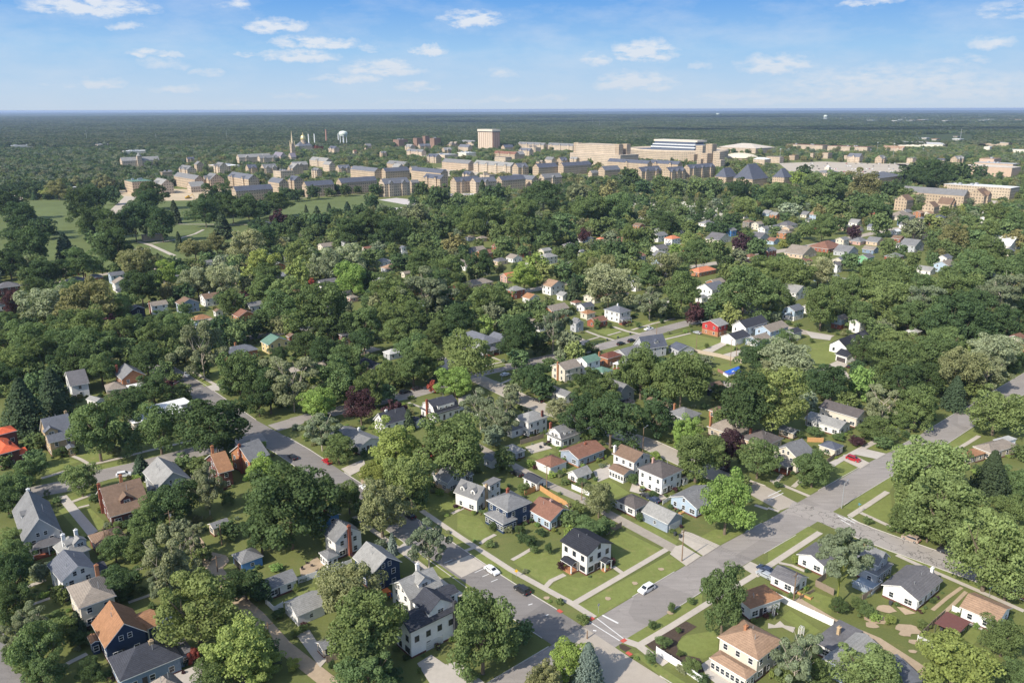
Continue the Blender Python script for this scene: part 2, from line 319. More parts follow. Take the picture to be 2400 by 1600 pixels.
walk('_',[(1343,1415),(1455,1350),(1567,1284)],1.7); walk('_',[(1497,1512),(1570,1469),(1645,1422),(1780,1340)],1.7); walk('_',[(1780,1340),(1800,1327),(1922,1247)],1.8)
walk('_',[(1991,1210),(2035,1182),(2080,1152)],1.7); walk('_',[(2239,1055),(2268,1038),(2295,1021)],1.5); walk('_',[(1945,1089),(2050,1033)],1.5); walk('_',[(2105,1140),(2160,1105),(2239,1055)],1.5)
walk('_',[(988,1196),(1075,1256),(1197,1335),(1343,1415),(1393,1447)],1.8); walk('_',[(830,1210),(850,1225),(906,1266),(970,1312),(1041,1368),(1100,1406)],1.7)
walk('_',[(1462,1500),(1497,1512),(1520,1530),(1560,1556)],2.0); walk('h',[(20,885),(130,925),(380,1030)],1.5); walk('h',[(850,1180),(1130,1310)],1.5); walk('h',[(0,1135),(100,1170)],1.2); walk('h',[(230,945),(300,885)],1.5)
walk('_',[(2101,1300),(2167,1330),(2221,1353),(2320,1396),(2400,1432)],1.5); walk('g',[(2230,1110),(2352,1150)],1.3); walk('g',[(1600,850),(1740,905)],1.4)
walk('_',[(97,1121),(153,1104),(212,1089),(283,1073),(339,1058),(459,1030)],1.7); walk('e',[(650,1085),(850,1012)],1.5); walk('e',[(880,795),(820,735),(740,690),(655,655)],1.3); walk('e',[(720,1135),(820,1110)],1.1)
walk('c',[(305,690),(360,630),(485,572)],1.4,name='footpath'); walk('f',[(1800,1190),(1920,1130)],1.2,name='footpath'); walk('b',[(2060,290),(2110,250),(2200,205)],1.2,name='footpath'); walk('b',[(1925,355),(2020,318)],1.2,name='footpath')
walk('h',[(60,920),(130,830)],1.3,name='footpath'); walk('c',[(930,500),(1020,565)],1.3,name='footpath'); walk('c',[(0,440),(90,390),(190,330)],1.2,name='footpath'); walk('a',[(220,875),(460,790)],1.1,name='footpath'); walk('a',[(550,1430),(660,1370),(800,1300)],1.3,name='footpath')
walk('a',[(1180,830),(1440,740)],1.1,name='footpath'); walk('a',[(1240,530),(1310,515)],1.1,name='footpath'); walk('d',[(100,465),(220,490),(340,545)],1.1,name='footpath'); walk('a',[(0,350),(100,270)],2,name='footpath'); walk('a',[(240,690),(420,620)],1.6,name='footpath')
walk('k',[(680,690),(800,735),(940,775)],1.8); walk('k',[(690,775),(800,745)],1.3,name='footpath'); walk('k',[(880,730),(1000,695)],1.3,name='footpath'); walk('k',[(930,650),(1050,690),(1180,720)],2.4); walk('k',[(1100,680),(1300,620),(1500,575)],1.8); walk('k',[(1370,775),(1640,710)],1.6); walk('j',[(2010,1035),(2130,1005),(2270,970),(2170,930)],1.4,name='footpath'); walk('j',[(2230,1180),(2352,1130)],1.5)
walk('g',[(1030,380),(1150,435)],1.3); walk('g',[(870,540),(930,580)],1.3); walk('f',[(1400,170),(1560,230)],1.2,name='footpath'); walk('i',[(1770,1060),(1990,1190)],1.6); walk('i',[(1540,1220),(1640,1290)],1.3)
for t,pts,w,m,nm in [('_',[(1590,1292),(1575,1283),(1455,1219),(1363,1170),(1284,1135),(1200,1089),(1150,1062),(1090,1030)],3.6,M_GRAV,'gravel_alley'),
  ('_',[(800,1622),(779,1605),(664,1514),(600,1442),(574,1420),(500,1330),(455,1265),(430,1235)],3.6,M_DIRT,'dirt_alley'),('d',[(250,800),(310,840),(600,1010),(1000,1180),(1340,1400),(1500,1510)],3,M_DIRT,'dirt_lane'),
  ('d',[(1510,900),(1640,790),(1780,690)],.9,M_DIRT,'wheel_track'),('d',[(1580,960),(1700,850),(1820,730)],.9,M_DIRT,'wheel_track')]:
    q=road(nm,[px(t,*a) for a in pts],w,m,.03+len(ROADS)*.001,(0,0),True)
for t,pts,m in [('c',[(1500,315),(1560,300),(1735,405),(1600,495),(1450,385)],M_WALK),('c',[(1560,168),(1660,195),(1910,308),(1758,404),(1530,250)],M_WALK),('g',[(745,800),(900,735),(915,850),(790,900)],M_CONC),
  ('g',[(120,580),(280,530),(370,590),(180,640)],M_WALK),('h',[(690,650),(760,640),(935,725),(850,778),(690,700)],M_WALK),('h',[(560,755),(690,660),(720,690),(590,770)],M_CONC),('h',[(870,590),(1085,640),(1000,690),(760,640)],M_CONC),
  ('h',[(540,730),(980,525),(1000,545),(600,750)],M_CONC),('c',[(2110,510),(2190,455),(2352,530),(2260,600)],M_WALK),('b',[(1480,1390),(1610,1310),(1740,1400),(1860,1370),(2100,1568),(1640,1640)],M_CONC),
  ('b',[(370,1130),(490,1080),(560,1190),(650,1360),(590,1430)],M_WALK),('e',[(520,1038),(612,1020),(900,1350),(815,1400)],M_CONC),('f',[(780,780),(990,690),(1010,770),(865,842)],M_WALK),('f',[(940,820),(1060,840),(1080,930),(980,950)],M_DIRT),
  ('b',[(1300,330),(1380,268),(1485,340),(1460,440),(1390,395)],M_CONC),('k',[(1740,870),(1930,790),(1995,800),(1830,892)],M_WALK),('k',[(1915,912),(2180,838),(2235,865),(2030,932)],M_WALK),
  ('l',[(430,1060),(640,960),(745,1000),(690,1030),(770,1125),(735,1135),(640,1040)],M_WALK),('l',[(340,690),(590,735),(570,775),(400,755)],M_CONC),('k',[(1370,430),(1480,400),(1470,480),(1390,480)],M_CONC),('g',[(1110,900),(1180,910),(1170,990),(1290,1030),(1400,1020),(1420,1050),(1330,1080),(1180,1010),(1080,985)],M_WALK),
  ('a',[(1800,330),(2080,400),(2110,450),(2040,520),(1960,440)],M_DIRT),('b',[(400,520),(560,410),(660,520),(500,600),(420,620)],M_DIRT),('c',[(2090,1360),(2130,1340)],None),('a',[(1560,1500),(1890,1380),(1960,1568),(1640,1600)],M_CONC),
  ('c',[(1740,1400),(1830,1340),(2110,1540),(1900,1600),(1780,1500)],M_CONC),('i',[(1900,1200),(2050,1155),(2070,1235),(1950,1240)],M_CONC),('f',[(1860,130),(1970,90),(1990,160),(1860,190)],M_CONC),('k',[(1940,1150),(2100,1190),(2080,1240),(1950,1260)],M_GRAV),
  ('d',[(0,1020),(60,1040),(110,1000),(150,1040),(250,1060),(230,1110),(130,1060),(0,1070)],M_WALK),('d',[(1180,870),(1250,880),(1360,930),(1260,945)],M_DIRT),('d',[(1620,1060),(1650,1020),(1810,1080),(1740,1130)],M_WALK),('d',[(1800,1020),(1850,1010),(2010,1075),(1990,1095)],M_CONC)]:
    if m: ppoly('driveway',t,pts,m,.062+zz[0]); zz[0]+=.0012
def blob(name,t,x,y,r,m,sq=.7):
    c=P(px(t,x,y)); rr=random.Random(int(x*7+y)); k=[r*(.8+.4*rr.random()) for _ in range(12)]
    sheet(name,[(c.x+k[i]*math.cos(i*math.pi/6),c.y+k[i]*math.sin(i*math.pi/6)*sq) for i in range(12)],m,.052+zz[0]); zz[0]+=.001
for x,y,r in [(1090,895,2.2),(1000,990,2.6),(1290,1075,2.6),(1340,1195,1.3),(950,1040,1.6),(1330,1280,.9),(1260,1120,1.4)]: blob('dirt_patch','d',x,y,r,M_DIRT)
for x,y in [(885,795),(1130,655),(1370,525),(320,790),(1455,925)]: blob('mulch_ring','c',x,y,.75,M_DIRT,1)
ppoly('mulch_bed','c',[(1230,1215),(1400,1110),(1600,1000),(1700,1050),(1560,1140),(1510,1220),(1540,1300),(1720,1340),(1780,1420),(1740,1500),(1480,1370),(1320,1290)],M_MULCH,.055)
ppoly('mulch_bed','c',[(985,1210),(1030,1215),(1100,1250),(1040,1280),(990,1250)],M_MULCH,.055)
# mown lawns, richer green than the rough ground
for t,pts in [('c',[(600,860),(750,965),(800,955),(1590,485),(1445,388)]),('c',[(340,690),(490,585),(620,600),(900,530),(1000,570),(545,820)]),('c',[(900,240),(1000,160),(1390,350),(1030,548),(940,470)]),
 ('c',[(1050,1160),(1160,1222),(1745,870),(1750,740)]),('c',[(1510,1200),(1600,1130),(1900,1080),(1890,1290),(1760,1345),(1560,1300)]),('c',[(10,460),(120,360),(440,380),(470,560),(300,665)]),('c',[(1115,1300),(1160,1290),(1600,1568),(1440,1568)]),
 ('c',[(1720,235),(1850,160),(2100,150),(2340,0),(2352,70),(1905,300),(1860,300)]),('c',[(1110,90),(1200,80),(1530,270),(1490,310)]),('h',[(590,765),(700,705),(835,770),(650,880)]),('h',[(235,945),(340,880),(620,880),(380,1015)]),
 ('h',[(690,1130),(1120,850),(1190,880),(1110,990),(800,1165)]),('h',[(855,1180),(1130,1010),(1150,1290),(1080,1260)]),('h',[(1600,580),(1950,370),(2050,400),(1700,610)]),('h',[(910,580),(1000,545),(1200,590),(1090,635)]),
 ('d',[(0,355),(370,130),(470,170),(0,470)]),('d',[(1170,385),(1210,385),(2010,690),(1990,735),(1640,600)]),('d',[(300,830),(420,730),(600,790),(580,940)]),('d',[(120,960),(200,900),(480,1090),(390,1150)]),('d',[(1430,1180),(1590,1040),(1740,1140),(1830,1050),(1990,1110),(1850,1250),(1640,1230)]),
 ('b',[(1500,420),(1580,410),(2030,720),(1960,790)]),('b',[(1730,200),(1850,190),(2000,320),(1930,350)]),('b',[(1850,0),(2060,60),(2160,200),(2050,280),(1850,160)]),('b',[(1950,370),(2040,330),(2352,560),(2352,640)]),('b',[(130,830),(540,680),(560,740),(170,885)]),
 ('f',[(1500,1000),(1830,1000),(1850,1150),(1640,1220),(1500,1130)]),('g',[(640,940),(870,860),(1080,1000),(900,1060),(700,1010)]),('g',[(150,650),(300,580),(410,625),(240,690)]),('g',[(170,1060),(250,1010),(480,1130),(380,1190)]),
 ('e',[(380,720),(560,660),(730,710),(460,820)]),('e',[(690,650),(960,610),(1100,680),(840,725)]),('e',[(860,760),(1200,680),(1220,720),(880,795)]),('e',[(380,870),(600,810),(600,880),(370,930)]),('e',[(630,1040),(850,975),(850,1000),(660,1080)]),('e',[(680,1090),(850,1040),(820,1100),(720,1135)]),('e',[(720,1150),(810,1120),(1000,1300),(900,1350)]),('e',[(530,1150),(600,1120),(830,1400),(760,1400)]),('e',[(1350,640),(2040,480),(2040,510),(1360,680)]),
 ('k',[(1340,745),(1600,695),(1370,775)]),('k',[(1380,780),(1660,715),(1950,780),(1750,865)]),('k',[(740,680),(930,665),(1000,690),(870,730)]),('k',[(890,735),(1060,695),(1080,715),(950,755)]),('k',[(700,790),(860,755),(870,775),(730,810)]),('k',[(1180,600),(1400,570),(1450,600),(1240,640)]),('k',[(1840,1000),(2100,980),(2100,1060),(1860,1050)]),('k',[(1850,895),(2060,810),(2110,840),(1910,910)]),('k',[(2040,930),(2230,870),(2260,920),(2100,960)]),
 ('l',[(280,830),(560,780),(640,900),(640,950),(420,1060)]),('j',[(1980,950),(2150,900),(2260,970),(2000,1030)]),('j',[(2010,1045),(2270,985),(2300,1010),(2040,1070)]),('i',[(1760,1090),(1800,1080),(1930,1180),(1880,1200)]),('i',[(1860,1050),(2080,1030),(2060,1150),(1990,1170)])]:
    ppoly('lawn',t,pts,M_LAWN,.034+(zz[0])*.0+len(bpy.data.meshes)%7*.0011)
for t,x,y in [('c',440,910),('c',730,980),('c',1025,1180),('c',1075,1300)]:
    c=P(px(t,x,y)); a=TH+(math.pi/2 if (x in(440,1075)) else 0)
    sheet('tactile_paving',[(c.x+u*math.cos(a)-v*math.sin(a),c.y+u*math.sin(a)+v*math.cos(a)) for u,v in ((-.7,-.5),(.7,-.5),(.7,.5),(-.7,.5))],M_RED,.12)
for t,p,q,w in [('c',(700,1000),(990,1180),.25),('c',(780,975),(1030,1165),.25),('c',(830,945),(975,1020),.5),('h',(0,1030),(120,975),.3),('h',(0,1065),(140,1000),.3),('b',(1730,467),(1805,435),.22),('b',(2010,555),(2110,510),.22),('b',(2080,592),(2140,568),.22),('b',(2160,640),(2220,615),.22),
  ('b',(1465,268),(1505,257),.22),('c',(150,852),(188,840),.3),('c',(308,948),(335,940),.3),('d',(700,50),(800,100),.35),('d',(670,70),(760,120),.35),('d',(640,30),(720,75),.35),('d',(735,40),(820,85),.35),('i',(1800,1220),(1850,1210),.3),('c',(745,1085),(775,1090),.4),('b',(1370,200),(1400,192),.2)]:
    a=P(px(t,*p));c=P(px(t,*q)); strip('road_marking',off([a,c],-w/2),off([a,c],w/2),M_PAINT,.075)
ppoly('parking_slab','b',[(1730,490),(1960,392),(2112,490),(1890,600)],M_WALK,.07)
ppoly('street_end','a',[(-200,900),(0,1040),(120,1280),(250,1600),(-300,1700)],M_ASPD,.03)
# golf course, playing field, courts, campus lots
ppoly('fairway','m',[(-300,900),(180,905),(640,890),(900,860),(1090,850),(1480,905),(1800,880),(2352,1100),(2352,1260),(2700,1300),(2300,1330),(1500,1470),(600,1568),(-300,1500)],M_GOLF,.02)
ppoly('playing_field','n',[(-60,1090),(290,905),(620,875),(1000,850),(1130,890),(1480,950),(1100,1010),(600,1100),(100,1180)],M_GOLF,.024)
for pts in ([(1125,895),(1290,878),(1590,910),(1560,935),(1400,945)],[(1080,1000),(1200,975),(1470,955),(1500,1000),(1330,1035)]): ppoly('sports_court','n',pts,m_ground('court_surface',(.50,.46,.43),((.05,1),(.5,1)),.9,1.1),.03)
M_DUST=m_ground('bare_earth_lot',(.50,.40,.27),((.02,1),(.2,1)),.8,1.15); M_LOT=m_ground('parking_lot_surface',(.44,.385,.31),((.02,1),(.2,1)),.85,1.15)
ppoly('building_site','m',[(1060,810),(1330,790),(1800,800),(2150,790),(2150,850),(1800,900),(1470,905),(1140,870)],M_DUST,.035)
for t,pts in [('m',[(1150,860),(1260,870),(1080,1040),(960,1040)]),('m',[(80,830),(230,850),(200,900),(60,900)]),('n',[(1780,840),(2080,830),(2080,900),(1780,900)]),('n',[(1600,600),(2050,615),(2050,680),(1700,680),(1600,640)]),
  ('p',[(100,560),(500,545),(1270,570),(1280,655),(700,665),(200,640)]),('p',[(700,670),(1000,665),(900,720),(700,700)]),('p',[(1150,560),(1620,550),(1500,600),(1260,600)]),('p',[(1250,320),(1900,300),(1950,390),(1400,400)]),('n',[(1350,480),(1700,490),(1700,530),(1400,520)]),('p',[(2050,900),(2400,920),(2352,980),(2100,960)])]: ppoly('parking_lot',t,pts,M_LOT,.04+zz[0]*.1)
for t,pts,w in [('m',[(1270,1280),(1380,1310),(1600,1410)],4),('m',[(1380,1300),(1600,1265),(1790,1210),(1870,1170)],3),('m',[(1170,1360),(1390,1340)],2),('m',[(1370,1470),(1600,1440)],2.5),('m',[(1600,1120),(2352,1125),(2500,1110)],3),('n',[(0,1080),(130,1105)],3),('m',[(880,960),(930,965)],3),('n',[(370,890),(420,880),(850,845),(1000,850)],2)]:
    walk(t,pts,w,name='path')
ppoly('cemetery_lawn','o',[(1100,980),(1600,880),(1950,900),(1950,1000),(1700,1020),(1300,1120)],M_GOLF,.03)
# ---------------------------------------------------------------- houses
def prism(mb,prof,x0,x1,th,ov,z,axis,mi=0,mt=1):
    """slab roof from a cross-profile [(t,z)...]; th = thickness; extruded between x0 and x1"""
    n=len(prof); out=[]
    top=[(t,h+th) for t,h in prof]; bot=[(t,h) for t,h in prof]
    f=(lambda s,t,h:(s,t,z+h)) if axis=='x' else (lambda s,t,h:(t,s,z+h))
    vs=[f(s,t,h) for s in (x0,x1) for t,h in top+bot]; N=2*n
    fl=(lambda q:q) if axis=='x' else (lambda q:q[::-1])
    for i in range(n-1):
        mb.add(vs,[],0) if False else None
    k=len(mb.v); mb.v+=vs
    def F(q,m): mb.f.append(tuple(k+i for i in fl(q))); mb.m.append(m)
    for i in range(n-1):
        F((i,N+i,N+i+1,i+1),mi); F((n+i,n+i+1,N+n+i+1,N+n+i),mt)
        F((i,i+1,n+i+1,n+i),mt); F((N+i,N+n+i,N+n+i+1,N+i+1),mt)
    F((0,n,N+n,N),mt); F((n-1,N+n-1,N+n+n-1,n+n-1),mt)
def fixn(me):
    import bmesh
    bm=bmesh.new(); bm.from_mesh(me); bmesh.ops.recalc_face_normals(bm,faces=bm.faces); bm.to_mesh(me); bm.free()
def profile(kind,D,pitch,ov):
    if kind=='G': return [(0,0),(.13*D,.26*D),(.5*D,.42*D),(.87*D,.26*D),(D,0)]
    h=pitch*D/2; return [(0,0),(D/2,h),(D,0)]
def body(name,W,D,z0,z,kind,ridge,wm,rm,parent,pitch=.5,ov=.45,trim=None,loc=(0,0,0)):
    """walls + roof of one volume whose eave rectangle is W x D (overhangs included)"""
    trim=trim or M_TRIM; Wd,Dd=(W,D) if ridge=='x' else (D,W)
    mb=MB(); i0=ov; mb.box(i0,i0,z0,W-i0,D-i0,z)
    if kind in 'gG':
        pr=profile(kind,Dd,pitch,ov)
        ins=[(max(i0,min(Dd-i0,t)),h) for t,h in pr]
        # gable ends
        if kind=='g': g=[(i0,0),(i0,pitch*i0*1),(Dd/2,pitch*Dd/2-.02),(Dd-i0,pitch*i0),(Dd-i0,0)]
        else: g=[(i0,0),(i0+.1,.05*Dd),(.13*Dd+.1,.26*Dd-.1),(.5*Dd,.42*Dd-.05),(.87*Dd-.1,.26*Dd-.1),(Dd-i0-.1,.05*Dd),(Dd-i0,0)]
        for s in (i0,Wd-i0):
            for e in (0,):
                if ridge=='x': vs=[(s,t,z+h) for t,h in g]
                else: vs=[(t,s,z+h) for t,h in g]
                mb.add(vs,[tuple(range(len(g)))])
    w=mb.obj('wall',[wm],parent,loc)
    mb=MB()
    if kind in 'gG': prism(mb,profile(kind,Dd,pitch,ov),-.05,Wd+.05,.2,ov,z,ridge)
    elif kind=='f': mb.box(0,0,z,W,D,z+.22,0); 
    else:
        a=min(W,D)/2; h=pitch*a
        if kind=='p': a=min(a,min(W,D)*.3)
        if W>=D: r=[(a,D/2,z+.2+h),(W-a,D/2,z+.2+h)]
        else: r=[(W/2,a,z+.2+h),(W/2,D-a,z+.2+h)]
        base=[(0,0,z+.2),(W,0,z+.2),(W,D,z+.2),(0,D,z+.2)]
        if W>=D: fs=[(0,1,5,4),(1,2,5),(2,3,4,5),(3,0,4)]
        else: fs=[(0,1,4),(1,2,5,4),(2,3,5),(3,0,4,5)]
        if abs(W-D)<.6: base+= [(W/2,D/2,z+.2+h)]; fs=[(0,1,4),(1,2,4),(2,3,4),(3,0,4)]; mb.add(base,fs,0)
        else: mb.add(base+r,fs,0)
        mb.add([(0,0,z),(W,0,z),(W,D,z),(0,D,z),(0,0,z+.2),(W,0,z+.2),(W,D,z+.2),(0,D,z+.2)],[(0,3,2,1),(0,1,5,4),(1,2,6,5),(2,3,7,6),(3,0,4,7)],1)
    me=mb.mesh('roof',[rm,trim]); fixn(me); r=link('roof',me,parent,loc)
    return w,r
WMESH={}
def winmesh(w,h,dark=False,split=True):
    k=(w,h,dark)
    if k in WMESH: return WMESH[k]
    t=.09; mb=MB(); mb.box(-w/2-t,-.07,-t,w/2+t,.0,0,0); mb.box(-w/2-t,-.07,h,w/2+t,0,h+t,0)
    mb.box(-w/2-t,-.07,0,-w/2,0,h,0); mb.box(w/2,-.07,0,w/2+t,0,h,0); mb.box(-w/2,-.05,h/2-.03,w/2,0,h/2+.03,0)
    if w>1.3: mb.box(-.04,-.055,0,.04,0,h,0)
    fr=mb.mesh('window',[M_TRIMD if dark else M_TRIM]); mb=MB(); mb.box(-w/2,-.03,0,w/2,.0,h,0); pn=mb.mesh('pane',[M_GLASS]); WMESH[k]=(fr,pn); return WMESH[k]
def place_win(parent,x,y,z,rz,w=1.0,h=1.35,dark=False,pane=True):
    fr,pn=winmesh(w,h,dark); o=link('window',fr,parent,(x,y,z),rz); link('pane',pn,o)
def chimney(parent,x,y,z0,z1,m,s=.42):
    mb=MB(); mb.box(-s,-s*.7,z0,s,s*.7,z1,0); mb.box(-s-.08,-s*.7-.08,z1,s+.08,s*.7+.08,z1+.15,0); mb.box(-.22,-.15,z1+.15,.22,.15,z1+.45,0)
    return mb.obj('chimney',[m],parent,(x,y,0))
def rect(A,Bq,C,z,snap=True):
    a,b_,c=P(A,z),P(Bq,z),P(C,z); vx=c-b_; vy=a-b_
    ax=math.atan2(vx.y,vx.x); ay=math.atan2(vy.y,vy.x)-math.pi/2
    d=(ay-ax+math.pi)%(2*math.pi)-math.pi; th=ax+d*vy.length/(vx.length+vy.length)
    if snap and abs(th-TH)<R(9): th=TH
    W_=max(2.4,vx.x*math.cos(th)+vx.y*math.sin(th)); D_=max(2.4,-vy.x*math.sin(th)+vy.y*math.cos(th))
    return Vector((b_.x,b_.y,0)),th,W_,D_
HB=[]       # (screen box, distance) of every building
LAND=[]     # (screen centre, short phrase) landmarks for the labels of trees
FOOT=[]
def reg(o,W_,D_,z,short):
    cs=[o.matrix_basis@Vector((x,y,h)) for x in (0,W_) for y in (0,D_) for h in (0,z+1.5)]; q=[proj(c) for c in cs]
    x0,x1=min(a for a,_ in q),max(a for a,_ in q); y0,y1=min(c for _,c in q),max(c for _,c in q)
    HB.append((x0,y0,x1,y1,min(c.y for c in cs))); c=o.matrix_basis@Vector((W_/2,D_/2,0)); FOOT.append((c.x,c.y,max(W_,D_)/2,math.hypot(W_,D_)/2))
    if short: LAND.append(((x0+x1)/2,(y0+y1)/2,short,c.y))
def wins(root,W_,D_,z,kind,ridge,ov,o,near):
    dk='D' in o.get('f',''); st=max(1,round(z/2.9)); i=ov
    for side in range(4):
        L=(W_ if side%2==0 else D_)-2*i
        n=max(1,int(L/2.9)) if near else max(1,int(L/3.6))
        for s in range(st):
            for k in range(n):
                if o.get('gd')==side and s==0: continue
                u=i+L*(k+.5)/n; zz_=(.95 if z<4 else .85)+s*2.85
                if zz_+1.3>z-.15: zz_=z-1.5
                ww=1.7 if (s==0 and (k*7+side)%3==0 and near) else 1.0
                p=[(u,i-.0,0),(W_-i,u,R(90)),(u,D_-i,R(180)),(i,u,R(-90))][side]
                place_win(root,p[0],p[1],zz_,p[2],ww,1.3 if near else 1.4,dk,near)
    if kind in 'gG' and near:
        Dd=D_ if ridge=='x' else W_; pk=o.get('pt',.5)*Dd/2 if kind=='g' else .42*Dd
        if pk>1.9:
            for e in (0,1):
                for q in ((0,) if pk<2.6 and kind=='g' else (-.9,.9)):
                    if ridge=='x': place_win(root,i if e==0 else W_-i,D_/2+q,z+.35,R(-90) if e==0 else R(90),.8,1.1,dk)
                    else: place_win(root,W_/2+q,i if e==0 else D_-i,z+.35,0 if e==0 else R(180),.8,1.1,dk)
def garage_door(root,W_,D_,side,ov,dark=False,w=None):
    L=(W_ if side%2==0 else D_); w=w or min(4.9,L-2*ov-.8); mb=MB()
    mb.box(-w/2,-.06,0,w/2,0,2.15,0)
    for k in range(4): mb.box(-w/2+.05,-.08,.06+k*.53,w/2-.05,-.06,.5+k*.53,0)
    p=[(L/2,ov,0),(W_-ov,L/2,R(90)),(L/2,D_-ov,R(180)),(ov,L/2,R(-90))][side]
    mb.obj('garage_door',[M_DOORD if dark else M_DOOR],root,(p[0],p[1],.05),p[2])
def door(root,W_,D_,side,ov,u=.5,dark=True):
    L=(W_ if side%2==0 else D_); mb=MB(); mb.box(-.5,-.06,.1,.5,0,2.2,0); p=[(L*u,ov,0),(W_-ov,L*u,R(90)),(L*u,D_-ov,R(180)),(ov,L*u,R(-90))][side]
    o=mb.obj('door',[M_DOORD if dark else M_DOOR],root,(p[0],p[1],.15),p[2]); mb=MB(); mb.lathe([(.04,-.04),(.04,.04)],6); mb.obj('handle',[M_METAL],o,(.38,-.1,1.15))
def wing(root,base,A,Bq,C,z,kind,ridge,wk,rk,t,style,near,o):
    """a porch, sunroom or side wing given by its own eave corners, put in the house's frame"""
    th=base[1]; a,b_,c=P(px(t,*A),z),P(px(t,*Bq),z),P(px(t,*C),z)
    Mi=Matrix.Rotation(-th,4,'Z')@Matrix.Translation(-base[0]); a,b_,c=Mi@a,Mi@b_,Mi@c
    x0,y0=b_.x,b_.y; x1=max(x0+1.5,c.x); y1=max(y0+1.5,a.y)
    W_,D_=x1-x0,y1-y0; ov=.3
    if style=='porch':
        mb=MB(); e=link('porch',None,root,(x0,y0,0)) if False else None
        mb.box(.25,.25,0,W_-.25,D_-.25,.55,0); pr=mb.obj('porch',[wallmat(o.get('pb','*b')) if o.get('pb',1) else M_WOOD],root,(x0,y0,0))
        for i,(x,y) in enumerate([(ov,ov),(W_-ov,ov),(ov,D_-ov)]+([(W_/2,ov)] if W_>5 else [])+([(ov,D_/2)] if D_>5 else [])):
            mb=MB(); mb.box(-.13,-.13,.5,.13,.13,z,0); mb.obj('post',[M_TRIM],pr,(x,y,0))
        mb=MB(); 
        if kind=='g':
            Dd=D_ if ridge=='x' else W_; prism(mb,[(0,0),(Dd/2,.45*Dd/2),(Dd,0)],0,W_ if ridge=='x' else D_,.16,0,z,ridge)
        else:
            h=.28*min(W_,D_)/2; mb.add([(0,0,z+.16),(W_,0,z+.16),(W_,D_,z+.16),(0,D_,z+.16),(W_*.3,D_*.3,z+.16+h*1.6),(W_*.7,D_*.3,z+.16+h*1.6),(W_*.7,D_*.7,z+.16+h*1.6),(W_*.3,D_*.7,z+.16+h*1.6)],[(0,1,5,4),(1,2,6,5),(2,3,7,6),(3,0,4,7),(4,5,6,7)],0)
            mb.box(0,0,z,W_,D_,z+.159,1)
        me=mb.mesh('porch_roof',[roofmat(rk),M_TRIM]); fixn(me); link('porch_roof',me,root,(x0,y0,0)); return
    sub=link(style,None,root,(x0,y0,0)) if False else None
    w,r=body(style,W_,D_,0,z,kind,ridge,wallmat(wk),roofmat(rk),root,o.get('wp',.4),ov,loc=(x0,y0,0)); w.name=style+'_wall'; r.name=style+'_roof'
    n1=max(1,int(W_/(1.3 if style=='sunroom' else 2.7))); n2=max(1,int(D_/(1.3 if style=='sunroom' else 2.7)))
    sz=(.85,1.25) if style=='sunroom' else (1.0,1.25)
    for s in range(max(1,round(z/3))):
        zz_=min(z-1.45,.9+2.85*s)
        for k in range(n1): place_win(root,x0+ov+(W_-2*ov)*(k+.5)/n1,y0+ov,zz_,0,*sz,pane=near)
        for k in range(n2): place_win(root,x0+ov,y0+ov+(D_-2*ov)*(k+.5)/n2,zz_,R(-90),*sz,pane=near); place_win(root,x1-ov,y0+ov+(D_-2*ov)*(k+.5)/n2,zz_,R(90),*sz,pane=near)
def house(name,label,t,A,Bq,C,z,kind,ridge,wk,rk,cat='house',short=None,group=None,**o):
    A,Bq,C=px(t,*A),px(t,*Bq),px(t,*C); near=Bq[1]>940; snap=t not in 'aei' or o.get('snap',0)
    base=rect(A,Bq,C,z,snap); loc,th,W_,D_=base
    lim=o.get('max'); 
    if lim: W_,D_=min(W_,lim[0]),min(D_,lim[1])
    root=empty(name,loc,th); setp(root,label,cat,group); root['_s']=short or ''
    build(root,W_,D_,z,kind,ridge,wk,rk,near,o,base,t); reg(root,W_,D_,z,short); return root
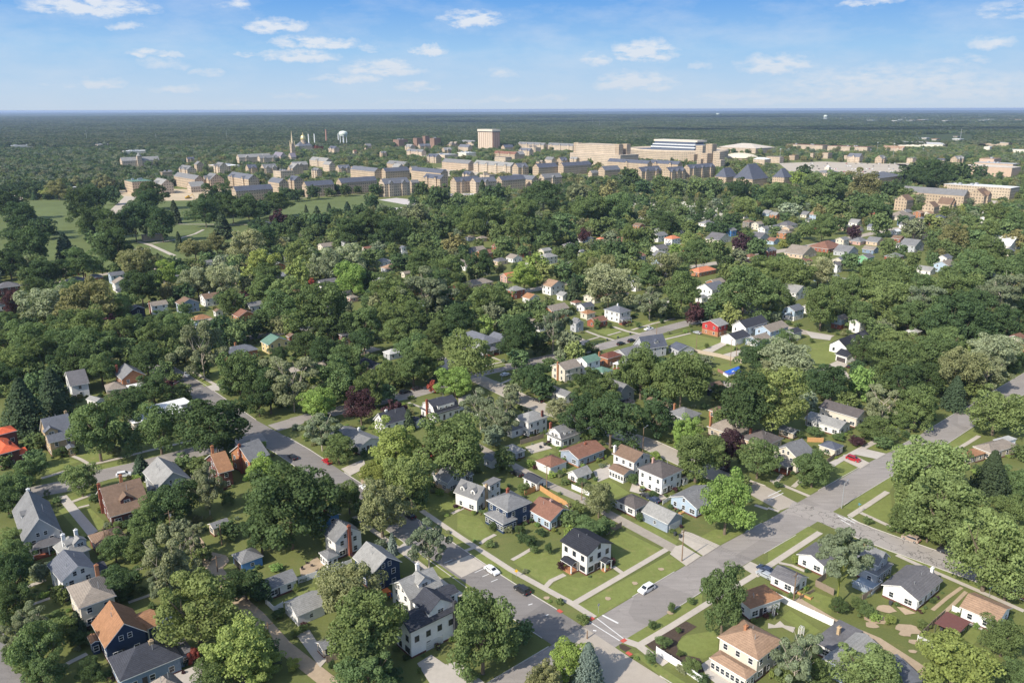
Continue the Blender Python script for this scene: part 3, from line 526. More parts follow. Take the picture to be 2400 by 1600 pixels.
def build(root,W_,D_,z,kind,ridge,wk,rk,near,o,base=None,t=None):
    ov=o.get('ov',.45 if z>2.9 else .3); gar='gd' in o and z<3.3
    if kind=='G':      # gambrel: ground floor with a skirt roof, steep upper floor
        body('b',W_,D_,0,z,'f',ridge,wallmat(o.get('w1',wk)),roofmat(rk),root,ov=ov)
        i=.55; w,r=body('u',W_-2*i,D_-2*i,z-.05,z+.1,'G',ridge,wallmat(wk),roofmat(rk),root,ov=.25,loc=(i,i,0)); w.name='upper_wall'; r.name='upper_roof'
        Dd=(D_ if ridge=='x' else W_)-2*i
        for e in (0,1):      # long shed dormers with the bedroom windows
            L=(W_ if ridge=='x' else D_)-2*i; mb=MB(); a0,a1=.9,.30*Dd; zt=z+.32*Dd
            x0,x1=i+L*.16,i+L*.84
            y0=i+.06*Dd if e==0 else i+Dd*.94; y1=i+Dd*.4 if e==0 else i+Dd*.6
            q=[(x0,y0,z),(x1,y0,z),(x1,y1,z),(x0,y1,z)]; top=[(x0,y0,zt-.25),(x1,y0,zt-.25),(x1,y1,zt+.35),(x0,y1,zt+.35)]
            if ridge=='y': q=[(y,x,h) for x,y,h in q]; top=[(y,x,h) for x,y,h in top]
            mb.add(q+top,[(0,1,5,4),(1,2,6,5),(2,3,7,6),(3,0,4,7)],0)
            mb.add([(p[0],p[1],p[2]+.02) for p in top]+[(p[0],p[1],p[2]+.17) for p in top],[(4,5,6,7),(0,1,5,4),(1,2,6,5),(2,3,7,6),(3,0,4,7)],1)
            me=mb.mesh('dormer',[wallmat(wk),roofmat(rk)]); fixn(me); d=link('dormer',me,root)
            for k in range(3):
                u=x0+(x1-x0)*(k+.5)/3; zz_=z+.12*Dd*.8
                if ridge=='x': place_win(root,u,y0,z+.75,0 if e==0 else R(180),.9,1.2)
                else: place_win(root,y0,u,z+.75,R(-90) if e==0 else R(90),.9,1.2)
        wins(root,W_,D_,z,kind,ridge,ov,o,near)
        rr=r
    else:
        w,rr=body('b',W_,D_,0,z,kind,ridge,wallmat(wk),roofmat(rk),root,o.get('pt',.5),ov,M_TRIMD if 'D' in o.get('f','') else None)
        if not gar and 'nw' not in o: wins(root,W_,D_,z,kind,ridge,ov,o,near)
        elif gar and near:
            for p in ((W_*.5,ov,0),(ov,D_*.5,R(-90))):
                if not ((o['gd']==0 and p[2]==0) or (o['gd']==3 and p[2]!=0)): place_win(root,p[0],p[1],.95,p[2],.8,.9)
        if o.get('w2'):   # second siding material on the ground floor
            mb=MB(); e=ov-.03; mb.box(e,e,0,W_-e,D_-e,z*.47,0); mb.obj('lower_wall',[wallmat(o['w2'])],root)
        elif not gar and near:
            mb=MB(); e=ov-.04; mb.box(e,e,0,W_-e,D_-e,.45,0); mb.obj('foundation',[m_brick(BN[o.get('fb','d')].replace(' ','_'),BC[o.get('fb','d')])],root)
    if 'gd' in o: garage_door(root,W_,D_,o['gd'],ov,'gk' in o,o.get('gw'))
    if near and not gar: door(root,W_,D_,o.get('ds',0),ov,.38)
    Dd=D_ if ridge=='x' else W_; pk=z+.2+(o.get('pt',.5)*Dd/2 if kind!='G' else .42*Dd)
    for (u,v,c) in o.get('ch',[]):
        s=.5; cz0=0 if (u in(0,1) or v in(0,1)) else z-.3
        x=u*W_+(.12 if u==0 else -.12 if u==1 else 0); y=v*D_+(.12 if v==0 else -.12 if v==1 else 0)
        c_=chimney(root,x,y,cz0,pk+.25,m_brick(BN[c].replace(' ','_'),BC[c]) if c in BC else (M_TRIMD if c=='k' else M_TRIM))
        if cz0>0: c_.parent=rr
    for (sd,u,wd,wc) in o.get('dm',[]):   # small gabled dormers on the roof slope facing side 0 or 3
        mb=MB(); h=1.15; k=.16*Dd; zb=z+o.get('pt',.5)*k; dp=k+ (h+wd*.35)/max(.3,o.get('pt',.5))
        def tr(x,y,zq): return (u*W_+x,y,zq) if sd==0 else (y,u*D_-x,zq)
        f=[(-wd/2,k,zb-.2),(wd/2,k,zb-.2),(wd/2,k,zb+h),(0,k,zb+h+wd*.35),(-wd/2,k,zb+h)]; g=[(x,dp,q) for x,_,q in f]
        mb.add([tr(*p) for p in f+g],[(0,1,2,3,4),(1,6,7,2),(0,4,9,5)],0)
        q=.2; r1=[(-wd/2-q,k-q,zb+h-.1),(0,k-q,zb+h+wd*.35+.05),(wd/2+q,k-q,zb+h-.1)]; r2=[(x,dp,p) for x,_,p in r1]; up=lambda L:[(x,y,p+.12) for x,y,p in L]
        mb.add([tr(*p) for p in r1+r2+up(r1)+up(r2)],[(6,7,10,9),(7,8,11,10),(0,1,7,6),(1,2,8,7),(0,6,9,3),(2,5,11,8)],1)
        me=mb.mesh('dormer',[wallmat(wc),roofmat(rk)]); fixn(me); d=link('dormer',me,root)
        fr,pn=winmesh(.8 if wd<2.2 else 1.5,.85); p=tr(0,k-.01,zb+.15); q_=link('window',fr,d,p,0 if sd==0 else R(-90)); link('pane',pn,q_)
    for (A,Bq,C,zw,kd,rg,wk2,rk2,st) in o.get('wg',[]):
        tt=t
        if len(A)==3: tt=A[2]; A=A[:2]
        wing(root,base,A,Bq,C,zw,kd,rg,wk2 or wk,rk2 or rk,tt,st,near,o)
    for _ in range(2 if near and z>3 and kind!='f' and not gar else 0):   # plumbing vents
        rnd=random.Random(int(W_*100)+_); x=W_*(.3+.4*rnd.random()); y=D_*(.3+.4*rnd.random()); mb=MB(); mb.lathe([(.07,z),(.07,pk-.1+.3)],6); mb.obj('vent_pipe',[M_METAL],rr,(x,y,0))
h=house
h('white_house','white two-storey house with plain charcoal gable roof on the lawn at the street corner','c',(437,268),(690,410),(940,292),5.9,'g','y','w','c',short='the white house with charcoal roof',pt=.42,f='D0',
  wg=[((440,440),(545,500),(615,462),2.7,'g','y','w','c','porch'),((808,450),(858,478),(932,445),2.7,'g','y','w','c','porch')],pb='*o',ds=0)
h('cottage','small pale blue cottage with rust-red roof beside the white corner house','g',(112,1160),(350,1268),(556,1155),3.1,'g','y','l','r',short='the pale blue cottage with rust-red roof',ch=[(.55,.55,'p')],wg=[((480,1115),(520,1135),(560,1115),3.0,'g','x','l','r','side_wing')])
h('foursquare_house','navy two-storey house with grey hip roof and enclosed porch facing the parking bays','f',(2085,1078),(2310,1180),(2565,1100),5.8,'h','x','n','g',short='the navy house with hip roof',ch=[(.62,.7,'b')],wg=[((2030,1215),(2270,1295),(2380,1225),3.0,'h','x','n','g','sunroom')])
h('cape_house','white house with two small dormers and a stone chimney on its gable','f',(1835,985),(2030,1078),(2150,985),4.2,'g','y','w','g',short='the white house with stone chimney',pt=.85,ch=[(.62,0,'m')],dm=[(3,.28,1.7,'w'),(3,.72,1.7,'w')],wg=[((2090,905),(2150,940),(2280,888),5.6,'f','x','w','g','rear_wing')])
h('cape_house','grey sided house with stone front and chimney under leafy shade','f',(1600,835),(1760,918),(1960,855),3.6,'g','y','z','g',short='the grey house with stone front',pt=.85,ch=[(.12,.8,'m')],w2='*m',wg=[((1910,800),(1960,845),(2008,835),2.9,'g','x','z','g','side_wing')])
h('ranch_house','long low white ranch house with grey roof next to two clipped shrubs','f',(700,452),(950,585),(1130,490),2.9,'g','y','w','g',short='the low ranch house with grey roof',pt=.35,ch=[(.75,.55,'W')])
h('gambrel_house','white gambrel house half hidden behind a dark red tree','f',(1065,330),(1180,385),(1380,300),4.6,'g','x','w','d',short='the half hidden white house',pt=.9,ch=[(.3,.5,'W')])
h('gambrel_house','white barn-roofed house with tall brick chimney and dark roof by the north street','j',(1465,1405),(1640,1462),(1872,1385),3.3,'G','x','w','d',short='the white barn-roofed house with brick chimney',ch=[(0,.5,'b')])
h('garage','small white garage with dark roof behind the barn-roofed house with brick chimney','f',(1410,325),(1470,350),(1528,325),2.6,'g','y','w','d','garage',short=None,gd=0)
h('garage','tiny white garage with grey roof beside the gravel alley\'s upper end','f',(2088,672),(2165,715),(2240,682),2.6,'g','y','w','g','garage',short='the tiny white garage',gd=0)
h('blue_house','bright blue house with brick chimney peeking out from the great dark tree','f',(540,1180),(640,1248),(778,1197),5.6,'g','y','B','g',short='the bright blue house',ch=[(.25,.4,'b')])
h('gambrel_house','white house with very tall red brick chimney up its gable wall','b',(582,212),(722,290),(988,192),5.2,'g','y','w','g',short='the white house with tall brick chimney',pt=.72,ch=[(.52,0,'b')],wg=[((556,380),(650,440),(765,398),2.9,'h','x','w','g','sunroom')])
h('navy_house','deep blue two-storey house with white corner boards and grey gable roof','b',(865,428),(1072,572),(1340,458),5.9,'g','y','n','G',short='the deep blue two-storey house',pt=.72)
h('white_house','cream-white house with clipped gable roof and tall white chimney above it','b',(1225,665),(1410,812),(1722,672),5.2,'g','x','w','G',short='the house with tall white chimney',pt=.65,ch=[(.75,.85,'W')],dm=[(0,.55,3.6,'w')],wg=[((1500,745),(1580,790),(1725,690),3.1,'g','x','w','g','side_wing')])
h('farmhouse','large white modern farmhouse with black trim, black chimney and basement garage','b',(1305,955),(1415,1112),(1890,915),6.9,'g','x','W','d',short='the white house with black trim',pt=.55,f='D',ch=[(.93,0,'k')],gd=0,gw=4.6,dm=[(0,.68,6.5,'W')],wg=[((1380,840),(1560,880),(1900,760),5.4,'g','x','W','d','rear_wing')])
h('garage','long white garage with rounded grey roof along the dirt alley','b',(20,640),(92,735),(385,622),2.7,'g','x','w','g','garage',short='the long white garage',pt=.6)
h('garage','white gabled garage with pale roof partly under the brownish tree','b',(243,835),(375,965),(640,850),2.7,'g','x','w','G','garage',short='the gabled white garage',pt=.55,gd=3)
h('shed','small tan shed with grey roof beside the pale concrete patio','b',(560,1192),(612,1272),(735,1220),2.3,'g','x','t','g','shed',short='the small tan shed')
h('garage','bright blue garage with grey hip roof standing by the dirt alley','a',(2108,398),(2215,482),(2430,412),2.6,'h','x','B','g','garage',short='the bright blue garage',gd=3,gk=1)
# lower left block
h('victorian_house','large grey-white Victorian house with steep front gable and columned porch','e',(78,1178),(205,1458),(578,1368),5.4,'g','y','z','g',short='the grey Victorian house',pt=1.15,ch=[(.5,.96,'W')],dm=[(3,.55,2.2,'z')],wg=[((212,1462),(282,1535),(600,1440),3.1,'h','x','w','n','porch'),((90,1380),(130,1470),(205,1455),3.0,'g','x','w','g','side_wing')])
h('grey_house','pale grey house of many small gables with two white chimneys','a',(455,330),(600,432),(848,352),4.4,'h','x','z','G',short='the pale grey many-gabled house',pt=.95,ch=[(.25,.5,'W'),(.75,.5,'W')],dm=[(0,.7,3.0,'z'),(3,.4,2.4,'z')])
h('white_house','bluish white house with dark slate gable roof in a row of houses','a',(452,482),(560,650),(895,515),5.6,'g','y','W','S',short='the bluish white house with slate roof',pt=.62,wg=[((880,470),(915,545),(990,515),3.0,'g','x','w','d','side_wing')])
h('hip_house','cream two-storey house with grey-brown hip roof and brick chimney','a',(570,702),(722,895),(1082,785),5.7,'h','x','c','e',short='the cream house with hip roof',ch=[(.85,.95,'o')],pt=.5)
h('bungalow','navy blue house with rust-brown steep gable roof and porch wing','a',(818,1038),(962,1258),(1365,1112),4.2,'g','y','n','o',short='the navy house with rust-brown roof',pt=.95,wg=[((1190,960),(1250,1120),(1508,1085),3.4,'g','x','n','o','porch'),((790,1152),(835,1218),(925,1190),3.0,'g','y','n','o','side_wing')],pb='n')
h('hip_house','low house with wide charcoal hip roof and one tan chimney','a',(945,1355),(1100,1565),(1690,1345),3.7,'h','x','s','d',short='the wide charcoal-roofed house',pt=.65,ch=[(.62,.45,'m')],wg=[((1560,1215),(1640,1330),(1790,1300),3.0,'f','x','s','n','side_wing')])
h('hip_house','tan-roofed house cut off by the bottom edge with a satellite dish nearby','a',(1270,1630),(1480,1760),(1760,1640),4.8,'h','x','t','e',short='the tan-roofed house at the bottom edge',pt=.8)
h('tile_roof_house','dark brick house with bright orange-red tiled hip roofs at the left edge','e',(-150,540),(-10,652),(192,598),5.4,'h','y','*d','R',short='the house with orange-red tiled roof',wg=[((-130,440),(-40,480),(200,458),7.2,'h','x','*d','R','rear_wing'),((120,610),(180,655),(262,630),3.2,'g','x','*d','R','side_wing')],ch=[(.75,.3,'d')])
h('stone_house','tan stone house with grey slate roofs and small gabled entrance','e',(352,432),(448,545),(700,490),5.4,'g','x','*m','S',short='the tan stone house',pt=.9,ch=[(.95,.6,'m')],dm=[(0,.2,4.0,'*m')],wg=[((372,400),(400,430),(545,385),6.2,'p','x','*m','G','rear_wing'),((585,575),(620,600),(688,570),2.9,'g','y','*m','S','side_wing')])
h('brick_bungalow','brown brick bungalow with wide brown roof and one broad dormer','e',(868,1018),(1010,1228),(1388,1128),3.3,'g','x','*d','b',short='the brown brick bungalow',pt=.62,ch=[(0,.62,'b'),(.6,.75,'o')],dm=[(0,.5,3.4,'*d')],wg=[((935,960),(1040,985),(1160,900),3.1,'g','x','*d','b','rear_wing')])
h('grey_green_house','grey-green house with light grey gable roof beside the west street','e',(1342,802),(1445,962),(1748,862),4.4,'g','y','q','G',short='the grey-green house',pt=.75,wg=[((1322,900),(1385,965),(1400,950),3.0,'g','x','q','G','side_wing')])
h('brick_house','brick and timber house with rust-brown roof between a grey-green and a brick house','e',(1872,695),(2010,825),(2152,790),5.6,'g','x','*d','o',short='the brick house with rust-brown roof',pt=.6,ch=[(.5,.9,'o')])
h('brick_house','brick two-storey house with grey roof and broad chimney on its side wall','e',(2138,618),(2290,718),(2460,640),5.6,'g','x','*o','g',short='the brick house with grey roof',pt=.7,ch=[(0,.45,'b')])
h('garage','red brick garage with brown hip roof at the end of a long driveway','e',(800,1395),(880,1502),(1170,1412),2.8,'h','x','*d','b','garage',short='the red brick garage',gd=0,gk=1)
h('garage','tan garage with grey roof behind two bare tree trunks','e',(1872,1302),(1958,1335),(2130,1292),2.6,'g','x','t','g','garage',short='the tan garage')
h('flat_roof_building','long low building with white flat roof showing between green trees','e',(1190,292),(1222,368),(1700,232),3.3,'f','x','c','w','building',short='the building with white flat roof',wg=[((1320,215),(1400,260),(1720,145),3.6,'f','x','c','w','rear_wing')])
h('colonial_house','white two-storey house with black shutters and white awnings','i',(590,1105),(645,1200),(822,1168),5.4,'g','x','w','n',short='the white house with black shutters',snap=0)
h('brick_house','orange brick house with steep gable and white glazed sunroom','i',(1055,1075),(1115,1140),(1340,1092),5.6,'g','y','*o','g',short='the orange brick house with sunroom',pt=.7,wg=[((1160,1190),(1190,1222),(1348,1185),2.9,'f','x','w','w','sunroom')],ch=[(.1,.8,'b')])
h('garage','tan hip-roofed garage beside the orange brick house','i',(938,1190),(975,1240),(1165,1215),2.8,'h','x','t','e','garage')
h('garage','small light grey gabled roof hidden among trees below the white house with black shutters','i',(812,1310),(882,1345),(952,1312),2.8,'g','y','w','G','garage')
# centre
h('ranch_house','blue-grey single-storey house with brown roof on a brick base','g',(436,612),(612,695),(895,612),3.2,'g','x','v','r',short='the blue-grey ranch house',pt=.36,ch=[(.6,.5,'b')],fb='o')
h('gambrel_house','white barn-roofed house with grey shingles beside a wooden fence','g',(282,466),(452,520),(688,440),3.2,'G','x','w','g',short='the white barn-roofed house with grey shingles',ch=[(.1,.85,'b')])
h('hip_house','white stucco house with pale grey hip roof and dark brick chimney','g',(10,302),(150,362),(342,302),5.8,'h','x','w','G',short='the white stucco house',ch=[(.75,.1,'d')],wg=[((-60,400),(0,430),(75,385),3.0,'f','x','w','g','side_wing')])
h('garage','white garage with red-brown roof beside the gravel alley','g',(208,708),(352,774),(512,714),2.6,'h','x','w','r','garage',short='the white garage with red-brown roof',gd=3)
h('white_house','cream-white two-storey house with brown gable roof and glazed sunroom','g',(905,645),(1122,728),(1268,652),5.6,'g','y','w','b',short='the white house with glazed sunroom',pt=.5,ch=[(.1,.95,'W')],wg=[((885,778),(1025,842),(1112,792),2.9,'g','y','w','b','sunroom')])
h('hip_house','large white two-storey house with dark brown hip roof','g',(1142,778),(1382,875),(1602,798),5.9,'h','x','W','k',short='the white house with brown hip roof',ch=[(.45,.75,'p')],wg=[((1560,850),(1575,862),(1635,835),3.0,'f','x','W','k','side_wing')])
h('garage','white garage with brown pyramid roof backing onto the gravel alley','g',(940,1078),(1130,1158),(1262,1082),2.7,'h','x','W','k','garage',short='the white garage with brown pyramid roof')
h('garage','blue-grey garage with pale gable roof and wide door to the driveway','g',(1190,1172),(1432,1290),(1570,1212),2.8,'g','y','v','G','garage',short='the blue-grey garage',pt=.62,gd=0)
h('bungalow','blue bungalow with broad grey roof next to the vivid green tree','g',(1455,1032),(1700,1152),(1940,1050),3.1,'g','x','l','g',short='the blue bungalow',pt=.42)
h('shed','little white shed with rounded barn roof on the lawn','g',(512,816),(604,868),(742,815),2.2,'G','x','w','g','shed',short='the little white barn-roofed shed',nw=1) if 0 else h('shed','little white shed with rounded roof and a hedge beside it','g',(512,816),(604,868),(742,815),2.1,'g','x','w','G','shed',short='the little white shed',pt=.7)
h('garage','small white garage with dark roof behind the tan wooden fence','g',(90,862),(225,925),(317,882),2.5,'g','y','W','d','garage',short='the small white garage with dark roof',pt=.5)
h('garage','light grey hip-roofed garage at the end of a fenced concrete yard','g',(-110,590),(35,640),(122,605),2.7,'h','x','z','G','garage',short='the light grey garage')
h('bungalow','tan-grey bungalow with crossing gables and a brick chimney behind the purple tree','g',(1800,385),(2040,478),(2200,412),3.2,'h','x','t','e',short='the tan-grey bungalow',pt=.6,ch=[(.05,.9,'o')],dm=[(0,.6,3.5,'t')])
h('bungalow','brown bungalow with red brick end wall beside a purple tree','g',(2110,482),(2330,575),(2478,490),3.3,'h','x','*u','k',short='the brown bungalow',ch=[(.3,.8,'b')])
h('gable_house','tan two-storey house with front gable and brick-posted porch at the crossing','h',(50,603),(275,692),(442,622),5.6,'g','x','c','g',short='the tan gabled house at the crossing',pt=.62,wg=[((42,700),(185,768),(258,728),3.0,'h','x','c','g','porch')])
h('garage','cream garage with blue-grey hip roof near a parked red car','h',(450,567),(618,612),(706,570),2.8,'h','y','c','s','garage',short='the cream garage')
h('ranch_house','long white single-storey house with pale grey roof','h',(350,308),(660,418),(802,372),3.1,'g','y','w','G',short='the long white house',pt=.4)
h('long_house','long cream building with dark roof behind the long white house','h',(440,225),(820,318),(905,250),4.0,'g','y','c','k',short='the long cream building',pt=.4)
h('garage','small tan garage with grey roof near a wooden fence panel','h',(92,412),(235,458),(292,430),2.5,'g','y','t','g','garage')
h('ranch_house','low house with grey-brown roof and white glazed pergola at right','h',(1890,570),(2050,640),(2290,560),2.9,'h','x','t','e',short='the low house with white pergola',wg=[((2110,500),(2150,545),(2275,500),3.6,'f','x','W','l','sunroom')])
h('shed','low brown-roofed outbuilding half hidden behind the tall leafy trees','h',(1765,625),(1850,680),(1960,620),2.6,'f','x','t','o','shed')
# right foreground
h('garage','white garage with dark gable roof and a wooden deck step','d',(5,588),(243,692),(390,610),2.6,'g','y','W','n','garage',short='the white garage with dark gable roof',pt=.5)
h('ranch_house','white house with dark grey roof behind the ivy-clad tree','d',(275,380),(520,505),(720,400),3.1,'g','x','W','n',short='the white house behind the ivy-clad tree',pt=.4)
h('gambrel_house','grey two-storey house with railed deck beside the cracked street','d',(790,410),(1010,500),(1168,432),5.4,'g','y','z','g',short='the grey house with railed deck',pt=.8,ch=[(.4,.8,'o')],wg=[((870,510),(1010,592),(1195,495),3.1,'h','x','z','g','side_wing')])
h('ranch_house','white single-storey house with broad dark brown roof and white chimney','d',(1040,668),(1385,822),(1612,628),3.1,'g','x','W','n',short='the white house with broad dark roof',pt=.42,ch=[(.97,.3,'W')])
h('ranch_house','white single-storey house with tan-orange roof at the right edge','d',(1760,872),(2112,1025),(2345,922),3.0,'g','y','W','t',short='the white house with tan-orange roof',pt=.36)
h('flat_roof_house','house with dark flat roof and grey shingled gable wing','d',(400,1190),(635,1300),(875,1098),3.1,'f','x','w','n',short='the dark flat-roofed house',wg=[((500,1345),(700,1475),(1012,1215),3.0,'g','x','v','G','side_wing')],ch=[(.55,.55,'m')])
h('grey_building','flat grey-roofed building at the bottom beside the dirt lane','d',(1060,1330),(1240,1590),(1385,1490),3.2,'f','x','v','S',short='the flat grey building')
h('hip_house','cream two-storey house with broad tan hip roof and front porch roof','c',(1870,1158),(2262,1368),(2520,1198),5.7,'h','x','c','t',short='the cream house with tan hip roof',ch=[(.45,.6,'o')],wg=[((1805,1342),(2150,1545),(2262,1475),3.0,'h','y','c','t','sunroom')])
h('flat_house','brown-roofed house with low parapet and gutter under the tall oak','c',(2085,742),(2190,895),(2432,745),3.4,'h','y','w','o',short='the brown-roofed house by the white fence',pt=.25)
# middle distance
def bx(name,label,t,x0,x1,yb,z,kind,ridge,wk,rk,rat=.8,th=TH,cat='house',short=None,group=None,**o):
    k=rat*math.sin(th)/(math.cos(th)+rat*math.sin(th)); W_=10.
    for _ in range(6):
        bpx=px(t,x0+(x1-x0)*k,yb); loc=P(bpx,0)
        M_=Matrix.Translation(loc)@Matrix.Rotation(th,4,'Z'); e=[proj(M_@Vector(q))[0] for q in ((W_,0,z),(0,W_*rat,z))]
        W_*=((x1-x0)/3.92)/(e[0]-e[1])
    D_=W_*rat; root=empty(name,loc,th); setp(root,label,cat,group); near=bpx[1]>940
    build(root,W_,D_,z,kind,ridge,wk,rk,near,o); reg(root,W_,D_,z,short); return root
b_=bx
b_('navy_house','dark navy house with steep front gable among trees at left','i',1148,1315,590,5.4,'g','y','k','n',short='the dark navy house')
b_('white_house','white house with red brick chimney on its gable left of a blue-grey house','i',1325,1518,545,5.2,'g','x','w','e',short='the white house with red brick end chimney',ch=[(0,.5,'b')])
b_('blue_grey_house','blue-grey house with white porch gables in a row of white houses','i',1572,1802,535,5.4,'g','y','v','b',short='the blue-grey house with porch gables')
b_('white_house','white L-shaped house with brown roof and small chimney','i',1795,2025,470,4.8,'g','x','w','b',short='the white L-shaped house',ch=[(.4,.5,'w')])
b_('brick_house','brick house with grey hip roof under a big tree by the park street','i',550,755,285,3.2,'h','x','*d','S',short='the left brick house by the park street')
b_('brick_house','orange brick house with grey hip roof and chimney by the park street','i',748,918,250,3.2,'h','x','*o','S',short='the orange brick house by the park street',ch=[(0,.9,'o')])
b_('colonial_house','blue-white two-storey house with dark shutters above a small dark roof','i',958,1125,260,5.6,'g','x','l','S',short='the blue-white house')
b_('cottage','small white gabled cottage with dark roof below the blue-white house','i',1030,1168,375,3.0,'g','y','w','d')
b_('white_house','white house with dark roof at the left edge beside a purple tree','i',-60,45,510,4.0,'g','x','w','d')
b_('brick_house','dark brick house with white windows at the far left edge','i',-110,132,370,5.0,'h','x','*d','n')
b_('garage','orange-roofed outbuilding below the blue-grey house with porch gables','i',1712,1918,640,2.8,'h','x','w','o',cat='outbuilding')
b_('garage','pale blue flat roof beside the orange-roofed outbuilding','i',1735,1890,680,2.4,'f','x','w','B',cat='outbuilding')
b_('yellow_house','small yellow gabled house between trees at left','i',1900,1972,655,3.6,'g','y','y','e')
b_('brick_house','red-brown roofed brick house behind round dark trees','i',2100,2330,620,3.4,'g','y','*o','r',short='the red-brown roofed house')
b_('white_house','white garage with brown roof left of the red-brown roofed house','i',1942,2040,560,2.8,'g','y','w','b',cat='garage')
b_('grey_house','grey-roofed house with white front left of the green-roofed house','i',2222,2400,520,3.4,'g','x','w','g')
b_('brick_house','wide brick house with blue-grey hip roofs and orange chimney','i',1965,2330,985,3.8,'h','x','*o','S',.6,short='the wide brick house with blue-grey roofs',ch=[(.5,.9,'o')])
b_('green_roof_house','yellow gabled house with green roof beside dark trees','j',5,285,905,4.6,'g','y','y','v',short='the green-roofed yellow house')
b_('brick_house','small red brick house with brown roof right of the green-roofed house','j',262,380,830,4.6,'g','y','*b','b')
b_('brick_house','dark red brick house hidden between dense trees at centre','j',740,875,830,5.4,'h','x','*d','n',short='the hidden dark brick house')
b_('white_house','white house with long dark roof and porch beside a red maple','j',530,738,325,5.0,'g','x','w','n',.6,short='the white house beside the red maple')
b_('garage','tiny white gabled garage right of the white house with porch','j',768,875,385,2.8,'g','x','w','n',cat='garage')
b_('garage','pinkish low roof behind the tiny white gabled garage','j',820,935,430,2.8,'h','x','*p','e',cat='garage')
b_('ranch_house','pale ranch house with a small conifer in front','j',1065,1245,100,2.9,'h','x','w','G')
b_('cottage','small tan gabled cottage alone among trees at upper centre','j',1322,1428,205,3.0,'g','x','c','e')
b_('ranch_house','wide ranch house with pale brown hip roof at upper centre','j',1880,2178,315,3.0,'h','x','*u','e',.5,short='the wide ranch house at upper centre')
b_('garage','small orange-roofed garage beside the wide ranch house','j',1738,1868,345,2.8,'h','x','*u','O',cat='garage')
b_('brick_house','pinkish brick two-level house right of the wide ranch house','j',2235,2410,255,4.4,'g','x','*p','O')
h('hip_house','large house with wide blue-grey hip roof and white-posted porch','j',(1800,742),(2085,822),(2235,772),5.8,'h','y','z','S',short='the large blue-grey hip-roofed house',wg=[((2085,858),(2120,882),(2238,850),3.0,'h','x','w','S','porch')])
h('white_house','white house with blue-grey roof beside a dark brick chimney','j',(2135,738),(2245,775),(2330,745),5.4,'g','y','w','S',short='the white house with blue-grey roof',ch=[(.9,0,'d')])
h('dark_roof_house','house with charcoal roof and white porch columns in deep shade','j',(940,960),(1062,1040),(1170,1005),5.4,'g','y','*u','c',short='the charcoal-roofed house in shade',wg=[((1060,1078),(1085,1092),(1160,1072),2.9,'f','x','w','d','porch')])
b_('garage','low garage with pale hip roof by the far street end','j',1150,1345,960,2.8,'h','x','z','l',cat='garage')
b_('garage','little brick garage with flat dark roof beside dense trees','j',868,975,905,2.8,'f','x','*b','n',cat='garage')
h('cream_house','cream two-storey house with tan roof and tall orange brick chimney','k',(358,1008),(487,1055),(642,1010),5.6,'g','x','c','e',short='the cream house with orange brick chimney',ch=[(0,.5,'o')],wg=[((485,1085),(500,1098),(580,1085),3.2,'f','x','c','w','side_wing')])
h('white_house','white house with green-grey gable roof beside the cream house with orange chimney','k',(592,948),(690,988),(822,950),5.6,'g','x','W','v',short='the white house with green-grey roof',wg=[((742,1038),(832,1078),(922,1045),2.9,'h','x','w','v','rear_wing')])
h('brick_house','orange brick house with maroon hip roof and white awning','k',(800,912),(880,948),(1028,912),4.2,'h','x','*o','m',short='the orange brick house with maroon roof',ch=[(0,.8,'o')],wg=[((930,985),(965,1000),(1045,975),2.8,'f','x','w','w','porch')])
h('ranch_house','low house with grey roof beside the orange brick house with maroon roof','k',(960,872),(1062,938),(1208,880),3.0,'g','x','z','g',short='the low grey-roofed house')
h('grey_house','tall grey house with steep blue-black roof and low rear wing','k',(1140,812),(1210,862),(1410,820),4.6,'g','x','z','s',short='the grey house with steep blue-black roof',pt=1.1,dm=[(0,.6,2.2,'z')],wg=[((1400,838),(1530,875),(1632,832),2.9,'g','y','z','s','rear_wing')])
h('hip_house','white two-storey hip-roofed house with columned porch by the north street','k',(835,492),(990,528),(1092,500),5.6,'h','x','w','S',short='the white columned house',ch=[(.5,.5,'w')],wg=[((1000,575),(1015,590),(1120,572),2.9,'h','x','w','S','porch')])
b_('bungalow','brown-roofed bungalow beside the white columned house','k',690,895,665,3.0,'g','x','*b','r',short='the brown-roofed bungalow')
b_('bungalow','tan-roofed bungalow behind the brown-roofed bungalow','k',625,780,585,3.0,'h','x','c','o')
b_('garage','white garage with blue-grey roof between tan roofs','k',595,768,520,2.9,'g','x','w','s',cat='garage')
b_('garage','brown-roofed white garage left of the one with blue-grey roof','k',535,650,480,2.9,'h','x','w','r',cat='garage')
b_('bungalow','tan-roofed house with white gable beside the upper street','k',90,262,440,3.0,'g','y','w','o',short='the tan-roofed house by the upper street')
b_('ranch_house','white-walled house with pale grey roof just below the upper street','k',408,548,415,3.0,'g','y','w','G')
b_('grey_house','blue-white house with stone porch and small dormer','k',530,672,705,4.6,'g','y','z','g',short='the blue-white house with stone porch',dm=[(0,.5,2.2,'z')])
b_('garage','pale tan roof half hidden by trees left of the tall grey tree','k',205,325,700,2.8,'h','x','w','e',cat='outbuilding')
b_('ranch_house','long house with rust-orange hip roof near the upper street','k',1640,1905,195,3.0,'h','x','*o','O',.5,short='the long rust-roofed house')
b_('white_house','tall white house with two front gables','k',1718,2005,400,5.8,'g','x','W','S',.8,short='the tall white house with two gables',wg=[])
b_('cottage','small white grey-roofed cottage before the tall white house','k',1690,1822,435,3.0,'h','x','w','g')
h('red_house','red two-storey house with brick ground floor on an open lawn','k',(1755,608),(1897,650),(1988,622),5.7,'g','x','r','G',short='the red house',pt=.4,w2='*o')
h('garage','white garage with dark roof at the top of a concrete driveway','k',(1937,732),(2055,775),(2152,722),3.0,'g','x','W','d','garage',short='the white garage behind the lawn',gd=3)
